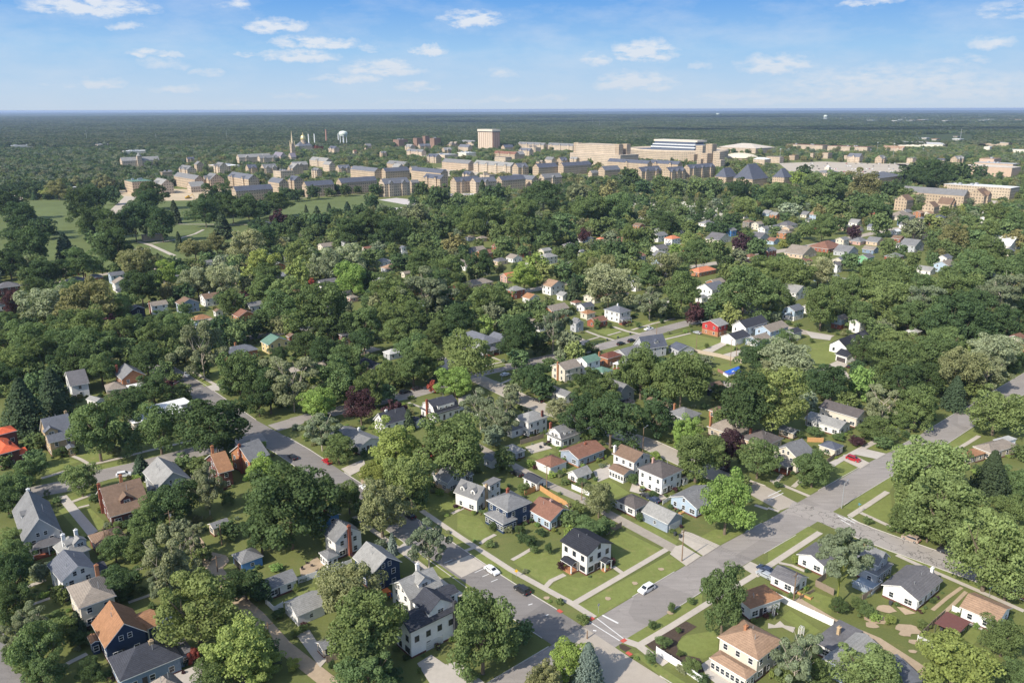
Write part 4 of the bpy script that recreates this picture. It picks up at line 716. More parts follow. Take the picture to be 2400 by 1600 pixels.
h('white_house','tall white house with long dark roof behind the white garage','k',(2030,632),(2150,668),(2335,602),5.9,'g','x','W','d',short='the tall white house with dark roof',pt=.7)
h('blue_house','blue house with tan gable roof beside the tall white house','l',(-102,660),(25,702),(160,640),5.0,'g','x','l','e',short='the blue house with tan roof')
h('garage','blue-grey garage with tan roof and white door','k',(2145,758),(2262,790),(2352,742),2.9,'g','x','v','e','garage',short='the blue-grey garage with tan roof',gd=3)
b_('white_house','white house with grey porch roof behind the silver tree','k',1090,1205,330,5.4,'g','y','w','g')
h('navy_shed','navy outbuilding with brown roof beside a gravel yard','k',(1735,1187),(1815,1232),(1938,1192),2.7,'g','x','k','b','outbuilding',short='the navy outbuilding')
h('grey_house','pale grey house with steep side gable and small dark porch roof','k',(850,1205),(965,1292),(1088,1218),4.4,'g','y','q','g',short='the pale grey house with dark porch roof',pt=.7,wg=[((985,1338),(1030,1370),(1132,1330),2.9,'f','x','w','c','side_wing')])
h('ranch_house','long house with grey gable roof below the cream house','k',(298,1190),(490,1298),(548,1252),3.1,'g','y','w','g',short='the long grey-roofed house',pt=.5)
h('bungalow','brown-roofed house mostly hidden by trees','k',(1240,1330),(1420,1408),(1492,1372),3.0,'g','y','e','b',short='the hidden brown-roofed house')
h('hip_house','white cottage with grey hip roof and brick chimney among trees','k',(1435,1432),(1600,1505),(1765,1455),3.0,'h','x','w','g',short='the white cottage with grey hip roof',ch=[(.4,.9,'o')])
h('garage','small brown hip-roofed garage beside a hedge and wooden fence','k',(1815,1410),(1882,1442),(1988,1410),2.8,'h','x','*o','b','garage',short='the small brown hip-roofed garage')
h('farmhouse','white house with black roof, porch and long dormer beside a big lawn','l',(555,812),(725,850),(895,745),3.4,'g','x','W','c',short='the white house with black roof and porch',pt=.75,f='D',dm=[(0,.45,4.5,'W'),(0,.8,3.5,'W')])
h('garage','white garage with gable front and dark doors next to the big lawn','l',(640,895),(725,935),(800,900),3.0,'g','y','W','c','garage',short='the white garage with dark doors',gd=3,gk=1)
b_('blue_brick_house','blue and brick two-storey house behind a bright bush','l',600,772,680,5.4,'g','x','l','e',w2='*b',short='the blue and brick house')
b_('white_house','white house with grey roof and a row of upper windows','l',765,945,715,5.4,'g','x','w','g',short='the white house with upper window row')
b_('hip_house','lone grey hip roof in the middle of dense trees','l',1285,1455,765,3.0,'h','x','c','l')
b_('cream_house','cream two-storey house with brown roof at the right edge','l',2230,2420,870,5.4,'g','x','c','r')
b_('white_house','pale blue two-storey house with grey roofs beside dense trees','l',150,370,600,5.6,'g','x','l','S',short='the pale blue two-storey house',w2='w')
b_('garage','house with steep charcoal roof at the end of the upper lane','l',160,345,790,4.2,'g','x','z','d')
b_('flat_building','flat pale-roofed building behind the pale blue two-storey house','l',140,420,410,4.4,'g','y','w','G')
# upper rows
U=[('m',1820,1940,1520,3.4,'g','x','w','g','white gabled house with grey roof near the golf course path'),('i',1395,1455,190,4.5,'g','y','*p','e','small brick house under trees near the park street end'),
('n',545,720,1365,3.2,'g','x','c','e','tan-roofed house at the edge of the golf course trees'),('n',765,915,1330,3.4,'g','y','z','S','grey-roofed house at the edge of the park trees'),('n',955,1068,1385,3.2,'g','x','c','r','gabled tan house with pale front among upper trees'),('n',1305,1395,1405,5.6,'g','y','W','S','tall white house standing alone below the sports courts'),
('n',1915,2015,1275,3,'h','x','w','e','pale hip-roofed house left of a similar tan one'),('n',2015,2135,1285,3,'h','x','*u','e','tan hip-roofed house with brick front right of a pale one'),('n',2165,2320,1500,3,'h','x','*u','n','brown-roofed ranch house with carport at upper centre'),
('n',240,305,1470,4,'g','x','w','b','narrow white house with brown roof between trees'),('o',60,180,1425,3.2,'g','x','*b','m','maroon-roofed brick house among trees'),('o',240,372,1405,3.2,'g','x','c','G','tan house with twin pale gables'),('o',600,670,1415,4,'g','x','w','g','small white gabled house behind a purple tree'),
('o',580,760,1290,3,'h','x','w','g','pale-roofed house beside the purple tree near the cemetery'),('o',775,868,1290,3,'h','x','*o','O','orange brick cottage with a concrete drive'),('o',1005,1060,1250,3,'h','x','*o','O','tiny orange-roofed house among trees below the cemetery'),('o',1315,1440,1205,3,'h','x','w','g','grey hip roof just above the orange-roofed white house'),
('o',1405,1565,1320,5.8,'h','x','W','O','white two-storey house with bright orange roof'),('o',1275,1455,1385,3,'g','x','w','n','low white house before the orange-roofed house'),('o',1550,1640,1215,3,'h','x','w','n','grey roof behind the orange-roofed house'),
('o',1725,1880,1145,3,'h','x','w','g','grey-roofed house with white chimney near the cemetery'),('o',1965,2080,1235,5.4,'g','x','B','g','small bright blue house with white gable trim'),('o',1800,2050,1300,3,'g','y','c','n','long tan house in front of the bright blue house'),('o',2270,2400,1215,5,'g','x','w','g','white two-storey house with grey roof at upper right'),
('o',2108,2192,1070,2.8,'g','x','w','G','small white garage above the bright blue house'),('o',2200,2400,1280,3,'g','y','z','n','grey-roofed ranch house beside a purple tree'),('o',2100,2250,1520,3.6,'g','x','w','r','white house with brown roof by the upper street'),('o',2130,2290,1465,3,'h','x','w','r','brown-roofed white house just above another by the upper street'),
('p',0,150,1205,4.6,'g','x','w','g','pale house at left of the upper right rows'),('p',100,310,1165,3,'h','x','c','n','grey ranch house with brick front by the park edge'),('p',635,785,1180,3,'g','x','*u','n','blue-grey roofed brick house with white gable'),('p',760,905,1140,3,'g','y','w','G','pale roof behind the blue-grey roofed brick house'),
('p',1130,1430,1090,3,'h','x','c','e','long tan-roofed house below the gabled brick hall'),('p',1540,1670,1090,3,'h','x','w','s','slate-roofed house below the gabled brick hall'),('p',775,960,1315,3,'h','x','*p','g','ranch house with brick front on the upper street'),('p',930,1110,1320,3,'g','y','*u','g','grey-roofed ranch house next to another on the upper street'),
('p',1250,1492,1385,5.4,'g','y','z','g','grey two-storey house with row of dormers and white porch'),('p',1140,1250,1220,3,'g','x','w','w','white metal-roofed building beside the upper street'),('p',195,505,1440,3,'g','y','*u','e','long low pale-roofed house right of the upper street'),('p',420,760,1385,3,'h','y','*b','r','long brick house with rust-brown roof by the upper street'),
('p',640,880,1420,3.2,'g','y','z','g','grey-roofed house left of the green house'),('p',845,1010,1500,5.6,'g','x','G','n','green two-storey house with dark roof'),('p',575,720,1570,5.4,'g','x','W','n','white gabled house below the green house'),('p',1565,1785,1570,5.2,'g','x','l','e','large blue-sided house with tan-grey roof at upper right'),
('p',2090,2420,1370,4.2,'g','y','w','w','long white-roofed building at the right edge'),('p',0,130,1310,3,'g','y','l','r','small house with reddish roof near a yellow-green bush'),('l',1600,1720,140,3.4,'g','x','l','m','pale green-sided house with maroon roof'),('p',1180,1260,1340,3,'h','x','w','g','pale roof left of the house with row of dormers'),('p',350,420,1100,3,'h','x','w','G','pale roof peeking out beside the park trees')]
for (t,x0,x1,yb,z,k,r_,w_,rf,lb) in U:
    b_('house',lb,t,x0,x1,yb,z,k,r_,w_,rf,.75,short=('the '+lb.split(' with ')[0].split(' by ')[0]) if z>4.5 else None,group=None)
# ---------------------------------------------------------------- campus
def hall_mat(key,c,dark=(.06,.06,.065),us=3.4,vs=3.7,wu=.42,wv=.5):
    def f(b):
        tcn=b.n('ShaderNodeTexCoord'); s=b.n('ShaderNodeSeparateXYZ'); b.put(s.inputs[0],tcn.outputs['Object']); q=b.n('ShaderNodeSeparateXYZ'); b.put(q.inputs[0],tcn.outputs['Normal'])
        side=b.m('GREATER_THAN',b.m('ABSOLUTE',q.outputs[0]),.6); u=b.m('ADD',b.m('MULTIPLY',s.outputs[1],side),b.m('MULTIPLY',s.outputs[0],b.m('SUBTRACT',1,side)))
        fu=b.m('FRACT',b.m('MULTIPLY',u,1/us)); fv=b.m('FRACT',b.m('MULTIPLY',s.outputs[2],1/vs))
        k=b.m('MULTIPLY',b.m('LESS_THAN',b.m('ABSOLUTE',b.m('SUBTRACT',fu,.5)),wu/2),b.m('LESS_THAN',b.m('ABSOLUTE',b.m('SUBTRACT',fv,.52)),wv/2))
        k=b.m('MULTIPLY',k,b.m('LESS_THAN',b.m('ABSOLUTE',q.outputs[2]),.4))
        return bsdf(b,b.mix(b.m('MULTIPLY',k,.75),vary(b,tcn.outputs['Object'],c,[(.08,1),(.5,1)],.78,1.2),(*dark,1)),.85,.2)
    return mat('hall_wall_'+key,f)
HM={'a':hall_mat('tan_brick',(.445,.35,.25)),'b':hall_mat('pale_brick',(.50,.41,.31)),'c':hall_mat('buff_stone',(.47,.385,.285),wu=.5,wv=.35),'d':hall_mat('dark_brick',(.30,.19,.14),us=4.5,wu=.5,wv=.8,dark=(.08,.06,.05)),'p':m_brick('plain_tan_hall',(.48,.36,.27)),'w':m_plain('pale_panel_wall',(.62,.58,.50)),'r':m_brick('red_brick_plant',(.42,.12,.07))}
CG='collegiate tan brick halls of the campus'
def hall(label,t,x0,x1,yb,z,kind='g',ridge='y',wm='a',rk='S',rat=2.2,name='campus_hall',cat='university hall',gab=0,group=CG,pt=.85,th=TH,extra=None,cap=None):
    k=rat*math.sin(th)/(math.cos(th)+rat*math.sin(th)); W_=20.
    for _ in range(6):
        loc=P(px(t,x0+(x1-x0)*k,yb),0); M_=Matrix.Translation(loc)@Matrix.Rotation(th,4,'Z'); e=[proj(M_@Vector(q))[0] for q in ((W_,0,z),(0,W_*rat,z))]
        W_*=((x1-x0)/3.92)/(e[0]-e[1])
    D_=W_*rat; E_=W_*math.cos(th)+D_*math.sin(th)
    if kind=='g' and E_>34 and min(W_,D_)>15:      # halls are long and narrow
        m_=15+2.*((int(x0)//10)%2)
        if ridge=='x': D_=m_; W_=(E_-m_*math.sin(th))/math.cos(th)
        else: W_=m_; D_=(E_-m_*math.cos(th))/math.sin(th)
        k2=D_*math.sin(th)/E_; loc=P(px(t,x0+(x1-x0)*k2,yb),0)
    else: D_=W_*rat
    root=empty(name,loc,th); setp(root,label,cat,group)
    w,r=body('b',W_,D_,0,z,kind,ridge,HM[wm],roofmat(rk),root,pt,.3,M_TRIM if rk in 'w' else HM['p'])
    S_=min(W_,D_)
    for i in range(gab):      # gabled bays on the long front
        bw=S_*.42; L=D_ if D_>=W_ else W_; u=L*(i+.5)/gab; mb=MB(); h=bw*.55
        f=lambda x,y,q:(y,x,q) if D_>=W_ else (x,y,q)
        v=[f(u-bw/2,-1.5,0),f(u+bw/2,-1.5,0),f(u+bw/2,-1.5,z),f(u,-1.5,z+h),f(u-bw/2,-1.5,z)]; g=[f(u-bw/2,S_*.5,0),f(u+bw/2,S_*.5,0),f(u+bw/2,S_*.5,z),f(u,S_*.5,z+h),f(u-bw/2,S_*.5,z)]
        mb.add(v+g,[(0,1,2,3,4),(0,5,6,1),(1,6,7,2),(0,4,9,5)],0)
        q=[f(u-bw/2-.4,-1.8,z-.3),f(u,-1.8,z+h+.1),f(u+bw/2+.4,-1.8,z-.3),f(u-bw/2-.4,S_*.5,z-.3),f(u,S_*.5,z+h+.1),f(u+bw/2+.4,S_*.5,z-.3)]; q2=[(a,c,d+.4) for a,c,d in q]
        mb.add(q+q2,[(6,7,10,9),(7,8,11,10),(0,1,7,6),(1,2,8,7),(0,6,9,3),(2,5,11,8)],1)
        me=mb.mesh('gabled_bay',[HM[wm],roofmat(rk)]); fixn(me); link('gabled_bay',me,root)
    if kind=='f' and W_>25:
        for i in range(3):
            rn=random.Random(int(x0)+i); mb=MB(); mb.box(0,0,z+.2,W_*.12,W_*.1,z+2.6,0); mb.obj('roof_unit',[M_METAL],r,(W_*(.15+.6*rn.random()),D_*(.15+.65*rn.random()),0))
    reg(root,W_,D_,z,None); return root,W_,D_
HL=[('flat-topped tan hall with greenish roof at the left end of the campus','m',1085,1345,840,15,'f','y','a','v',1.4,0),('hall with pale roof and gable ends beside the earth lot','m',1330,1570,845,10,'g','y','b','G',1.1,1),('long tan hall with three roof dormers behind the earth lot','m',1520,1850,805,11,'g','y','a','g',3,0),
('low gabled building standing alone by the yellow digger','m',1690,1860,830,6,'g','x','b','G',.8,0),('stepped gabled hall right of the low gabled building','m',1840,2030,805,11,'g','y','a','g',1.3,2),('gabled hall with chimneys at the centre left of the campus','m',2015,2360,812,12,'g','y','a','S',1.8,2),
('dark-roofed brick hall in front of the gabled halls','m',2105,2460,915,10,'g','x','a','s',.6,0),('low flat white-roofed building in the left woods','m',1060,1335,478,6,'f','x','w','w',.6,0),('small flat building among the left woods','m',815,1000,412,6,'f','y','b','l',1,0),
('long low white building far in the left woods','m',0,290,425,6,'f','x','w','l',.5,0),('small turreted hall behind the long tan hall','m',1770,1865,645,11,'g','y','a','g',1,0),('pale flat-roofed hall left of the basilica trees','m',1860,2155,640,8,'f','y','b','w',1.5,0),('hall with long pale roof in front of the woods','m',2155,2440,560,9,'g','x','b','G',.7,2),('brick pavilion with flat roof beside the golf path','m',1265,1475,1280,4,'f','x','p','e',.5,0),
('small pale building at the end of the fairway','m',615,700,825,5,'f','y','a','w',1,0),('row of small tan halls above the earth lot','m',1590,1780,670,7,'g','y','b','g',1.6,2),('tan gabled hall before the basilica','n',270,420,665,8,'g','y','a','G',1,1),('tan hall with open construction scaffolding','n',130,330,700,9,'f','y','b','e',1.2,0),
('grey-roofed brick hall at the left of the playing field','n',80,285,852,12,'g','y','a','S',1.8,0),('slate-roofed hall joined by a tall bay to the field front','n',275,425,825,12,'g','y','a','s',1.4,1),('ivy-fronted slate-roofed hall facing the playing field','n',405,695,872,11,'g','x','a','s',.55,0),('long five-storey hall facing the playing field','n',725,1080,848,12,'g','x','a','s',.7,0),
('back hall behind the long field-front hall','n',825,1150,722,11,'g','y','a','S',1.6,0),('slate-roofed hall with pale end behind the gabled front','n',1140,1395,722,11,'g','x','a','s',.7,0),('tall gabled hall above the sports courts','n',1110,1400,872,13,'g','x','b','S',.6,2),('narrow hall right of the tall gabled hall','n',1395,1500,838,11,'g','x','a','g',.7,0),
('long double hall behind the courts','n',1405,1760,748,12,'g','y','a','s',2.4,0),('hall with shaded gable beside the car park','n',1520,1760,800,11,'g','y','a','s',1.6,2),('dark slate-roofed hall above the car park','n',1780,2060,838,12,'g','x','a','s',.6,2),('pale stone hall beside the car park trees','n',1960,2210,835,11,'g','x','b','S',.7,1),('dark-roofed hall right of the car park trees','n',2200,2480,815,11,'g','x','a','s',.6,0),
('tan hall with square brick tower before the library','n',1690,2010,632,10,'g','y','a','g',1.5,0),('pale hall with a row of four gables before the library','n',1990,2400,668,11,'g','y','b','G',2,4),('brick hall with gables behind the four-gabled hall','n',2180,2420,528,9,'g','y','a','r',1.3,2),('low white service building with rooftop units','n',1840,2020,500,7,'f','y','w','w',1.2,0),
('long pale block with grey roof left of the service building','n',1365,1560,492,7,'g','y','b','g',1.8,2),('pale brick block before the dark towers','n',1600,1850,520,7,'f','y','b','l',1.4,0),('small gabled chapel among central trees','n',985,1060,440,9,'g','x','b','g',.8,0),('small spired hall among central trees','n',885,925,490,8,'g','x','b','r',1,0),
('pale-roofed long hall behind the field-front halls','n',450,695,600,9,'g','y','b','G',1.6,1),('grey-roofed hall next to the pale-roofed long hall','n',300,460,630,8,'g','x','a','G',.8,1),('tan halls at the far right of the basilica','n',1180,1410,628,8,'g','y','a','g',2,1),('small hall between trees left of the basilica','n',0,180,560,8,'g','x','b','g',.7,2),('gabled hall with two bays at the left of the basilica row','n',20,180,655,7,'g','x','b','g',.7,2),
('gabled stone hall front at the left of the library','o',0,155,682,14,'g','x','a','S',.7,1),('blue-roofed long hall under the press building','o',190,430,680,11,'g','x','a','s',.6,0),('wide slate-roofed hall right of a blue-roofed one','o',425,745,672,12,'g','x','a','s',.6,0),('low purple-grey roofed hall behind the dark treetops','o',-20,250,790,9,'g','y','a','S',1.6,1),('pale-roofed low hall behind the round treetops','o',240,470,762,8,'g','x','b','g',.6,1),
('row of gabled halls behind the trees left of the press building','o',50,330,438,10,'g','y','b','g',3,4),('right half of the far row of gabled halls','o',330,600,448,10,'g','y','b','g',3,3),('low tan hall with slate roof at the foot of the press building','o',795,1010,692,9,'g','x','a','S',.6,0),('long dark-roofed hall at the foot of the stadium','o',900,1300,632,10,'g','y','a','s',2.6,1),('second dark-roofed hall at the foot of the stadium','o',1280,1580,640,10,'g','y','a','s',2.2,2),
('gabled hall with tower bay in front of the stadium','o',1130,1400,728,12,'g','x','a','s',.6,2),('slate-roofed hall with three gables in front of the stadium','o',1390,1620,722,11,'g','x','a','s',.6,3),('large hall with pointed gables below the stadium end','o',1580,1910,705,13,'g','x','a','s',.6,3),
('tall slate tent-roofed hall of the arts centre','o',2075,2400,775,8,'h','x','a','s',.8,0),('low slate-roofed wing left of the tent-roofed hall','o',1885,2100,745,7,'h','x','a','s',.7,0),('square tent-roofed pavilion right of the arts centre','p',62,248,775,10,'h','x','a','s',.9,0),('dark brick apartment blocks beyond the practice fields','p',212,610,445,11,'f','y','b','r',3,0),('right part of the brick apartment row','p',600,1030,458,10,'f','y','b','r',3,0),
('small tan gatehouse left of the big parking lot','p',205,300,532,8,'f','x','a','t',.8,0),('tan stair block behind the big parking lot','p',508,608,518,10,'f','x','b','t',.8,0),('small tan block between two stair blocks','p',390,442,515,9,'f','x','b','t',.9,0),('tan utility block right of the stair blocks','p',704,752,525,7,'f','x','b','t',.9,0),('white-walled hall with flat grey roof beside the parked cars','p',455,705,712,8,'h','x','b','g',.7,0),
('wide low hall with grey hip roof and pale cornice','p',868,1330,782,10,'h','x','b','S',.55,0),('tan hall with columned front behind the wide low hall','p',1290,1380,560,8,'f','x','b','e',.8,0),('brick school with gabled wings, leftmost wing with tall windows','p',1192,1372,1000,9,'g','x','a','b',.8,0),('brick hall with long brown roof and skylights','p',1370,1900,955,9,'g','y','a','g',1.6,0),('front gabled wing of the brick school complex','p',1448,1610,1030,6,'g','x','a','b',.9,0),
('second low gabled wing of the brick school complex','p',1590,1770,1005,6,'g','y','a','b',.9,1),('right gabled wing of the brick school complex','p',1880,2112,955,9,'g','x','a','b',.8,1),('long tan building with white flat roof and small windows','p',1735,2440,895,11,'f','y','c','w',2.5,0),('big tan box building with domed white roof','p',1870,2440,700,13,'h','y','p','T',2,0),('tan upper block on the big box building','p',1990,2195,600,15,'f','x','p','t',.7,0),
('long pale apartment row at upper right','p',1215,1720,415,6,'h','y','w','l',4,0),('white-roofed store with brown front at upper right','p',1985,2310,405,8,'f','y','b','l',2.5,0),('beige-roofed houses beyond the practice field lights','p',1090,1290,455,6,'g','y','b','t',2,2),('white church-like building at right among trees','p',2000,2080,440,7,'g','x','w','w',.9,0),('low white building at the far right woods edge','p',2240,2420,470,7,'f','y','w','w',2,0),
('flat tan building right of the wooded mound','p',1980,2400,620,8,'f','y','p','l',2,0),('tan hall with dark windows right of the arts centre','p',0,165,560,10,'f','y','c','e',2,0)]
for (lb,t,x0,x1,yb,z,k,r_,wm,rk,rat,gb) in HL:
    big='tent-roofed' in lb
    hall(lb,t,x0,x1,yb,z*(1.34 if z<14 else 1.12),'p' if big else k,r_,wm,rk,rat,gab=gb,pt=1.25 if big else (.12 if ('domed' in lb or rk=='w') else .3 if k=='h' else .8))
EX=[]
for i,(t,x0,x1,yb) in enumerate([('m',1440,1600,690),('m',1940,2080,655),('m',2240,2352,655),('n',600,720,640),('n',720,860,655),('n',1060,1180,700),('n',1400,1490,665),('n',1560,1700,560),('n',1700,1800,470),('n',1850,1990,455),('n',1740,1860,412),('n',1880,2030,408),('n',2250,2370,445),('n',1360,1460,452),('n',1480,1600,435),('n',2190,2352,562),('n',1130,1200,500),('n',650,760,470),('o',-10,120,522),('o',60,200,495),('o',215,312,588),('o',300,412,585),('o',410,522,583),('o',530,625,582),('o',630,725,606),('o',140,270,458),('p',1000,1110,562),('p',1560,1640,592),('p',1700,1850,562),('p',750,900,556),('n',860,990,642),('n',500,600,700),('m',1700,1780,560),('n',1240,1360,660),('n',1660,1760,700),('n',2050,2200,745),('o',700,800,700),('n',1890,2010,735)]):
    EX.append((hall('x',t,x0,x1,yb,[9,12,10,13][i%4],'g' if i%5 else 'f','xy'[i%2],'abab'[i%4],'SgsGS'[i%5] if i%5 else 'e',[.6,1.6,.8,2][i%4],gab=[0,2,1][i%3])[0],[9,12,10,13][i%4]))
def hgt(t,x,yb,yt):
    g=P(px(t,x,yb)); lo,hi=0.,150.
    for _ in range(40):
        m=(lo+hi)/2
        if P(px(t,x,yt),m).y>g.y: lo=m
        else: hi=m
    return g,lo
def landmark(name,label,cat,t,x,yb): 
    g=P(px(t,x,yb)); r=empty(name,g,TH); return setp(r,label,cat)
M_GOLD=mat('gold_leaf',lambda b:bsdf(b,(.75,.60,.28),.35,.5,.7)); M_BUFF=m_plain('buff_brick',(.55,.45,.30)); M_WHITE=m_plain('white_steel',(.75,.76,.74),.5)
M_STAIN=m_plain('copper_roof',(.19,.17,.20)); M_STAND=m_plain('stand_concrete',(.62,.55,.45)); M_SEAT=m_plain('stand_seats',(.10,.12,.16)); M_RBR=m_plain('stack_brick',(.36,.20,.15))
# basilica: nave, transept, tall spire
r=landmark('basilica','stone basilica with dark roof and very tall pointed spire','church','n',345,545); g,hh=hgt('n',345,545,262); sc=g.y/1867*.255
body('b',16,42,0,13,'g','y',HM['b'],M_STAIN,r,1.1,.3,loc=(-34,-6,0)); mb=MB(); mb.box(-4.5,-4.5,0,4.5,4.5,hh*.55,0); mb.lathe([(4.2,hh*.55),(3.4,hh*.62)],8,mi=0); mb.obj('bell_tower',[HM['a']],r)
mb=MB(); mb.lathe([(3.6,hh*.60),(2.4,hh*.68),(1.0,hh*.86),(.35,hh)],8); s=mb.obj('spire',[M_BUFF],r)
for sx,sy in ((-1,-1),(1,-1),(1,1),(-1,1)): mb=MB(); mb.lathe([(.8,hh*.5),(.7,hh*.62),(.1,hh*.70)],6); mb.obj('pinnacle',[M_BUFF],s,(sx*4,sy*4,0))
body('b',14,16,0,11,'g','x',HM['b'],M_STAIN,r,1.1,.3,loc=(-12,-14,0)); reg(r,10,10,hh*.5,None)
# golden dome
r=landmark('domed_hall','pale brick hall crowned by a golden dome with a statue','university hall','n',440,445); g,hh=hgt('n',440,445,275)
body('b',44,26,0,hh*.28,'h','x',HM['b'],roofmat('S'),r,.9,.3,loc=(-22,-13,0)); mb=MB(); mb.lathe([(8.5,hh*.25),(8.5,hh*.42),(7.2,hh*.43),(7.2,hh*.60)],16); mb.obj('drum',[HM['a']],r)
mb=MB(); mb.lathe([(7.6,hh*.60),(7.8,hh*.66),(7.0,hh*.74),(5.2,hh*.81),(3,hh*.85),(1.6,hh*.86),(1.5,hh*.92),(.6,hh*.94)],20); d=mb.obj('dome',[M_GOLD],r); mb=MB(); mb.lathe([(.7,hh*.93),(.9,hh*.96),(.5,hh*.99),(.2,hh)],8); mb.obj('statue',[M_GOLD],d); reg(r,20,20,hh*.8,None)
for x,yb,yt,rb,m,lb in [(490,430,292,1.3,M_WHITE,'white chimney stack just right of the golden dome'),(543,420,290,1.3,M_WHITE,'white chimney stack over the red brick power plant'),(650,400,250,2.0,M_RBR,'tall brick chimney stack right of the power plant'),(760,390,288,1.3,M_WHITE,'white chimney stack beside the water tower')]:
    g,hh=hgt('n',x,yb,yt); r=landmark('chimney_stack',lb,'chimney stack','n',x,yb); mb=MB(); mb.lathe([(rb*1.5,0),(rb*1.1,hh*.9),(rb*1.2,hh)],12); mb.obj('shaft',[m],r); mb=MB(); mb.lathe([(rb*1.35,hh*.95),(rb*1.35,hh*1.0)],12); mb.obj('cap',[m],r)
hall('red brick power plant beneath the two white stacks','n',500,615,432,13,'f','x','r','l',.8,name='power_plant',cat='power plant',group=None)
def wtower(label,t,x,yb,yt,w,legs=6,cup=False):
    g,hh=hgt(t,x,yb,yt); Rr=w/3.92/FPX*g.y/2; r=landmark('water_tower',label,'water tower',t,x,yb); mb=MB(); z0=hh*.74
    mb.lathe([(Rr*.3,z0-Rr*.35),(Rr*.8,z0-Rr*.1),(Rr,z0+Rr*.35),(Rr*.93,z0+Rr*.7),(Rr*.6,hh-Rr*.1),(Rr*.1,hh)],20); mb.obj('tank',[m_plain('pale_green_steel',(.66,.72,.62),.5)],r)
    for i in range(legs):
        a=2*math.pi*i/legs; mb=MB(); mb.tube((Rr*.85*math.cos(a),Rr*.85*math.sin(a),0),(Rr*.78*math.cos(a),Rr*.78*math.sin(a),z0+Rr*.2),Rr*.07,Rr*.07,6); mb.obj('leg',[M_WHITE],r)
    mb=MB(); mb.tube((0,0,0),(0,0,z0),Rr*.17,Rr*.17,8); mb.obj('riser',[M_WHITE],r)
wtower('pale green-white water tower on many legs beside a white stack','n',808,420,262,78); wtower('small far white water tower on the right horizon','p',522,184,116,32); wtower('tiny distant water tower on the horizon above the stadium','o',1890,138,103,30)
# dark brick residence towers
for x0,x1,yb,yt,lb in [(1250,1390,418,345,'dark brick residence tower, left and separate from three others'),(1438,1530,418,330,'dark brick residence tower left of the tallest slab'),(1526,1594,400,310,'tallest dark brick residence tower'),(1592,1695,418,330,'dark brick residence tower right of the tallest slab')]:
    g,hh=hgt('n',(x0+x1)/2,yb,yt); hall(lb,'n',x0,x1,yb,hh,'f','x','d','b',1.0,name='residence_tower',cat='tower block',group='dark brick residence towers')
# library tower
g,hh=hgt('n',2150,442,250); r,W_,D_=hall('tall windowless tan library tower with mosaic face and cap storey','n',2036,2240,442,hh*.86,'f','x','p','e',2.4,name='library_tower',cat='library tower',group=None)
mb=MB(); mb.box(1,1,hh*.86,W_-1,D_-1,hh*.9,0); mb.obj('recess',[M_TRIMD],r); mb=MB(); mb.box(-1,-1,hh*.9,W_+1,D_+1,hh,0); mb.obj('cap_storey',[M_STAND],r)
for i in range(7): mb=MB(); mb.box(-.8,D_*(i+.3)/7,0,0,D_*(i+.62)/7,hh*.86,0); mb.obj('pilaster',[M_STAND],r)
for i in range(4): mb=MB(); mb.box(W_*(i+.3)/4,-.8,0,W_*(i+.6)/4,0,hh*.86,0); mb.obj('pilaster',[M_RBR],r)
LAND.append((1145,325,'the library tower',1700))
# seminary with turret
g,hh=hgt('m',1220,600,465); r,W_,D_=hall('yellow-brick hall with central pointed turret in the left woods','m',1072,1420,600,13,'g','x','b','G',.35,name='turret_hall',group=None)
mb=MB(); mb.box(W_*.4,-3,0,W_*.52,4,hh*.75,0); tw=mb.obj('turret',[HM['b']],r); mb=MB(); mb.lathe([(W_*.075,hh*.75),(.2,hh)],8,(W_*.46,.5,0)); mb.obj('turret_roof',[roofmat('G')],tw)
# student centre block (stepped)
g,hh=hgt('o',1060,595,395); r,W_,D_=hall('huge stepped tan brick building attached to the stadium','o',556,1190,598,hh*.55,'f','y','b','T',2.6,name='student_centre',cat='university building',group=None)
mb=MB(); mb.box(4,D_*.12,hh*.55,W_*.85,D_*.9,hh,0); up=mb.obj('upper_storeys',[HM['b']],r)
for u,v in ((.08,.86),(.08,.06),(.5,.06)): mb=MB(); mb.box(W_*u,D_*v,hh*.5,W_*u+12,D_*v+14,hh*1.04,0); mb.obj('corner_tower',[HM['a']],r)
LAND.append((1420,365,'the student centre',1500))
# stadium: oval stand shell, press box deck, end block
gs=P(px('o',1560,560)); r=empty('stadium',(gs.x,gs.y+55,0),TH); setp(r,'big tan stadium bowl with tall press deck and dark seating','stadium')
g,h1=hgt('o',1400,590,455); mb=MB(); n=40; vs=[]
for rad,z in ((1.0,0),(1.02,h1*.92),(1.0,h1),(.90,h1*.9),(.62,3),(.0,2.5)): vs+=[(rad*92*math.cos(2*math.pi*i/n),rad*118*math.sin(2*math.pi*i/n),z) for i in range(n)]
mb.add(vs,[(j*n+i,j*n+(i+1)%n,(j+1)*n+(i+1)%n,(j+1)*n+i) for j in range(5) for i in range(n)])
for k in range(n): mb.m[k]=0
for k in range(3*n,4*n): mb.m[k]=1
for k in range(4*n,5*n): mb.m[k]=2
me=mb.mesh('bowl',[HM['c'],M_SEAT,M_GOLF]); link('bowl',me,r)
g,h2=hgt('o',1560,500,352)
RI=r.matrix_basis.inverted() if False else (Matrix.Translation(r.location)@Matrix.Rotation(TH,4,'Z')).inverted()
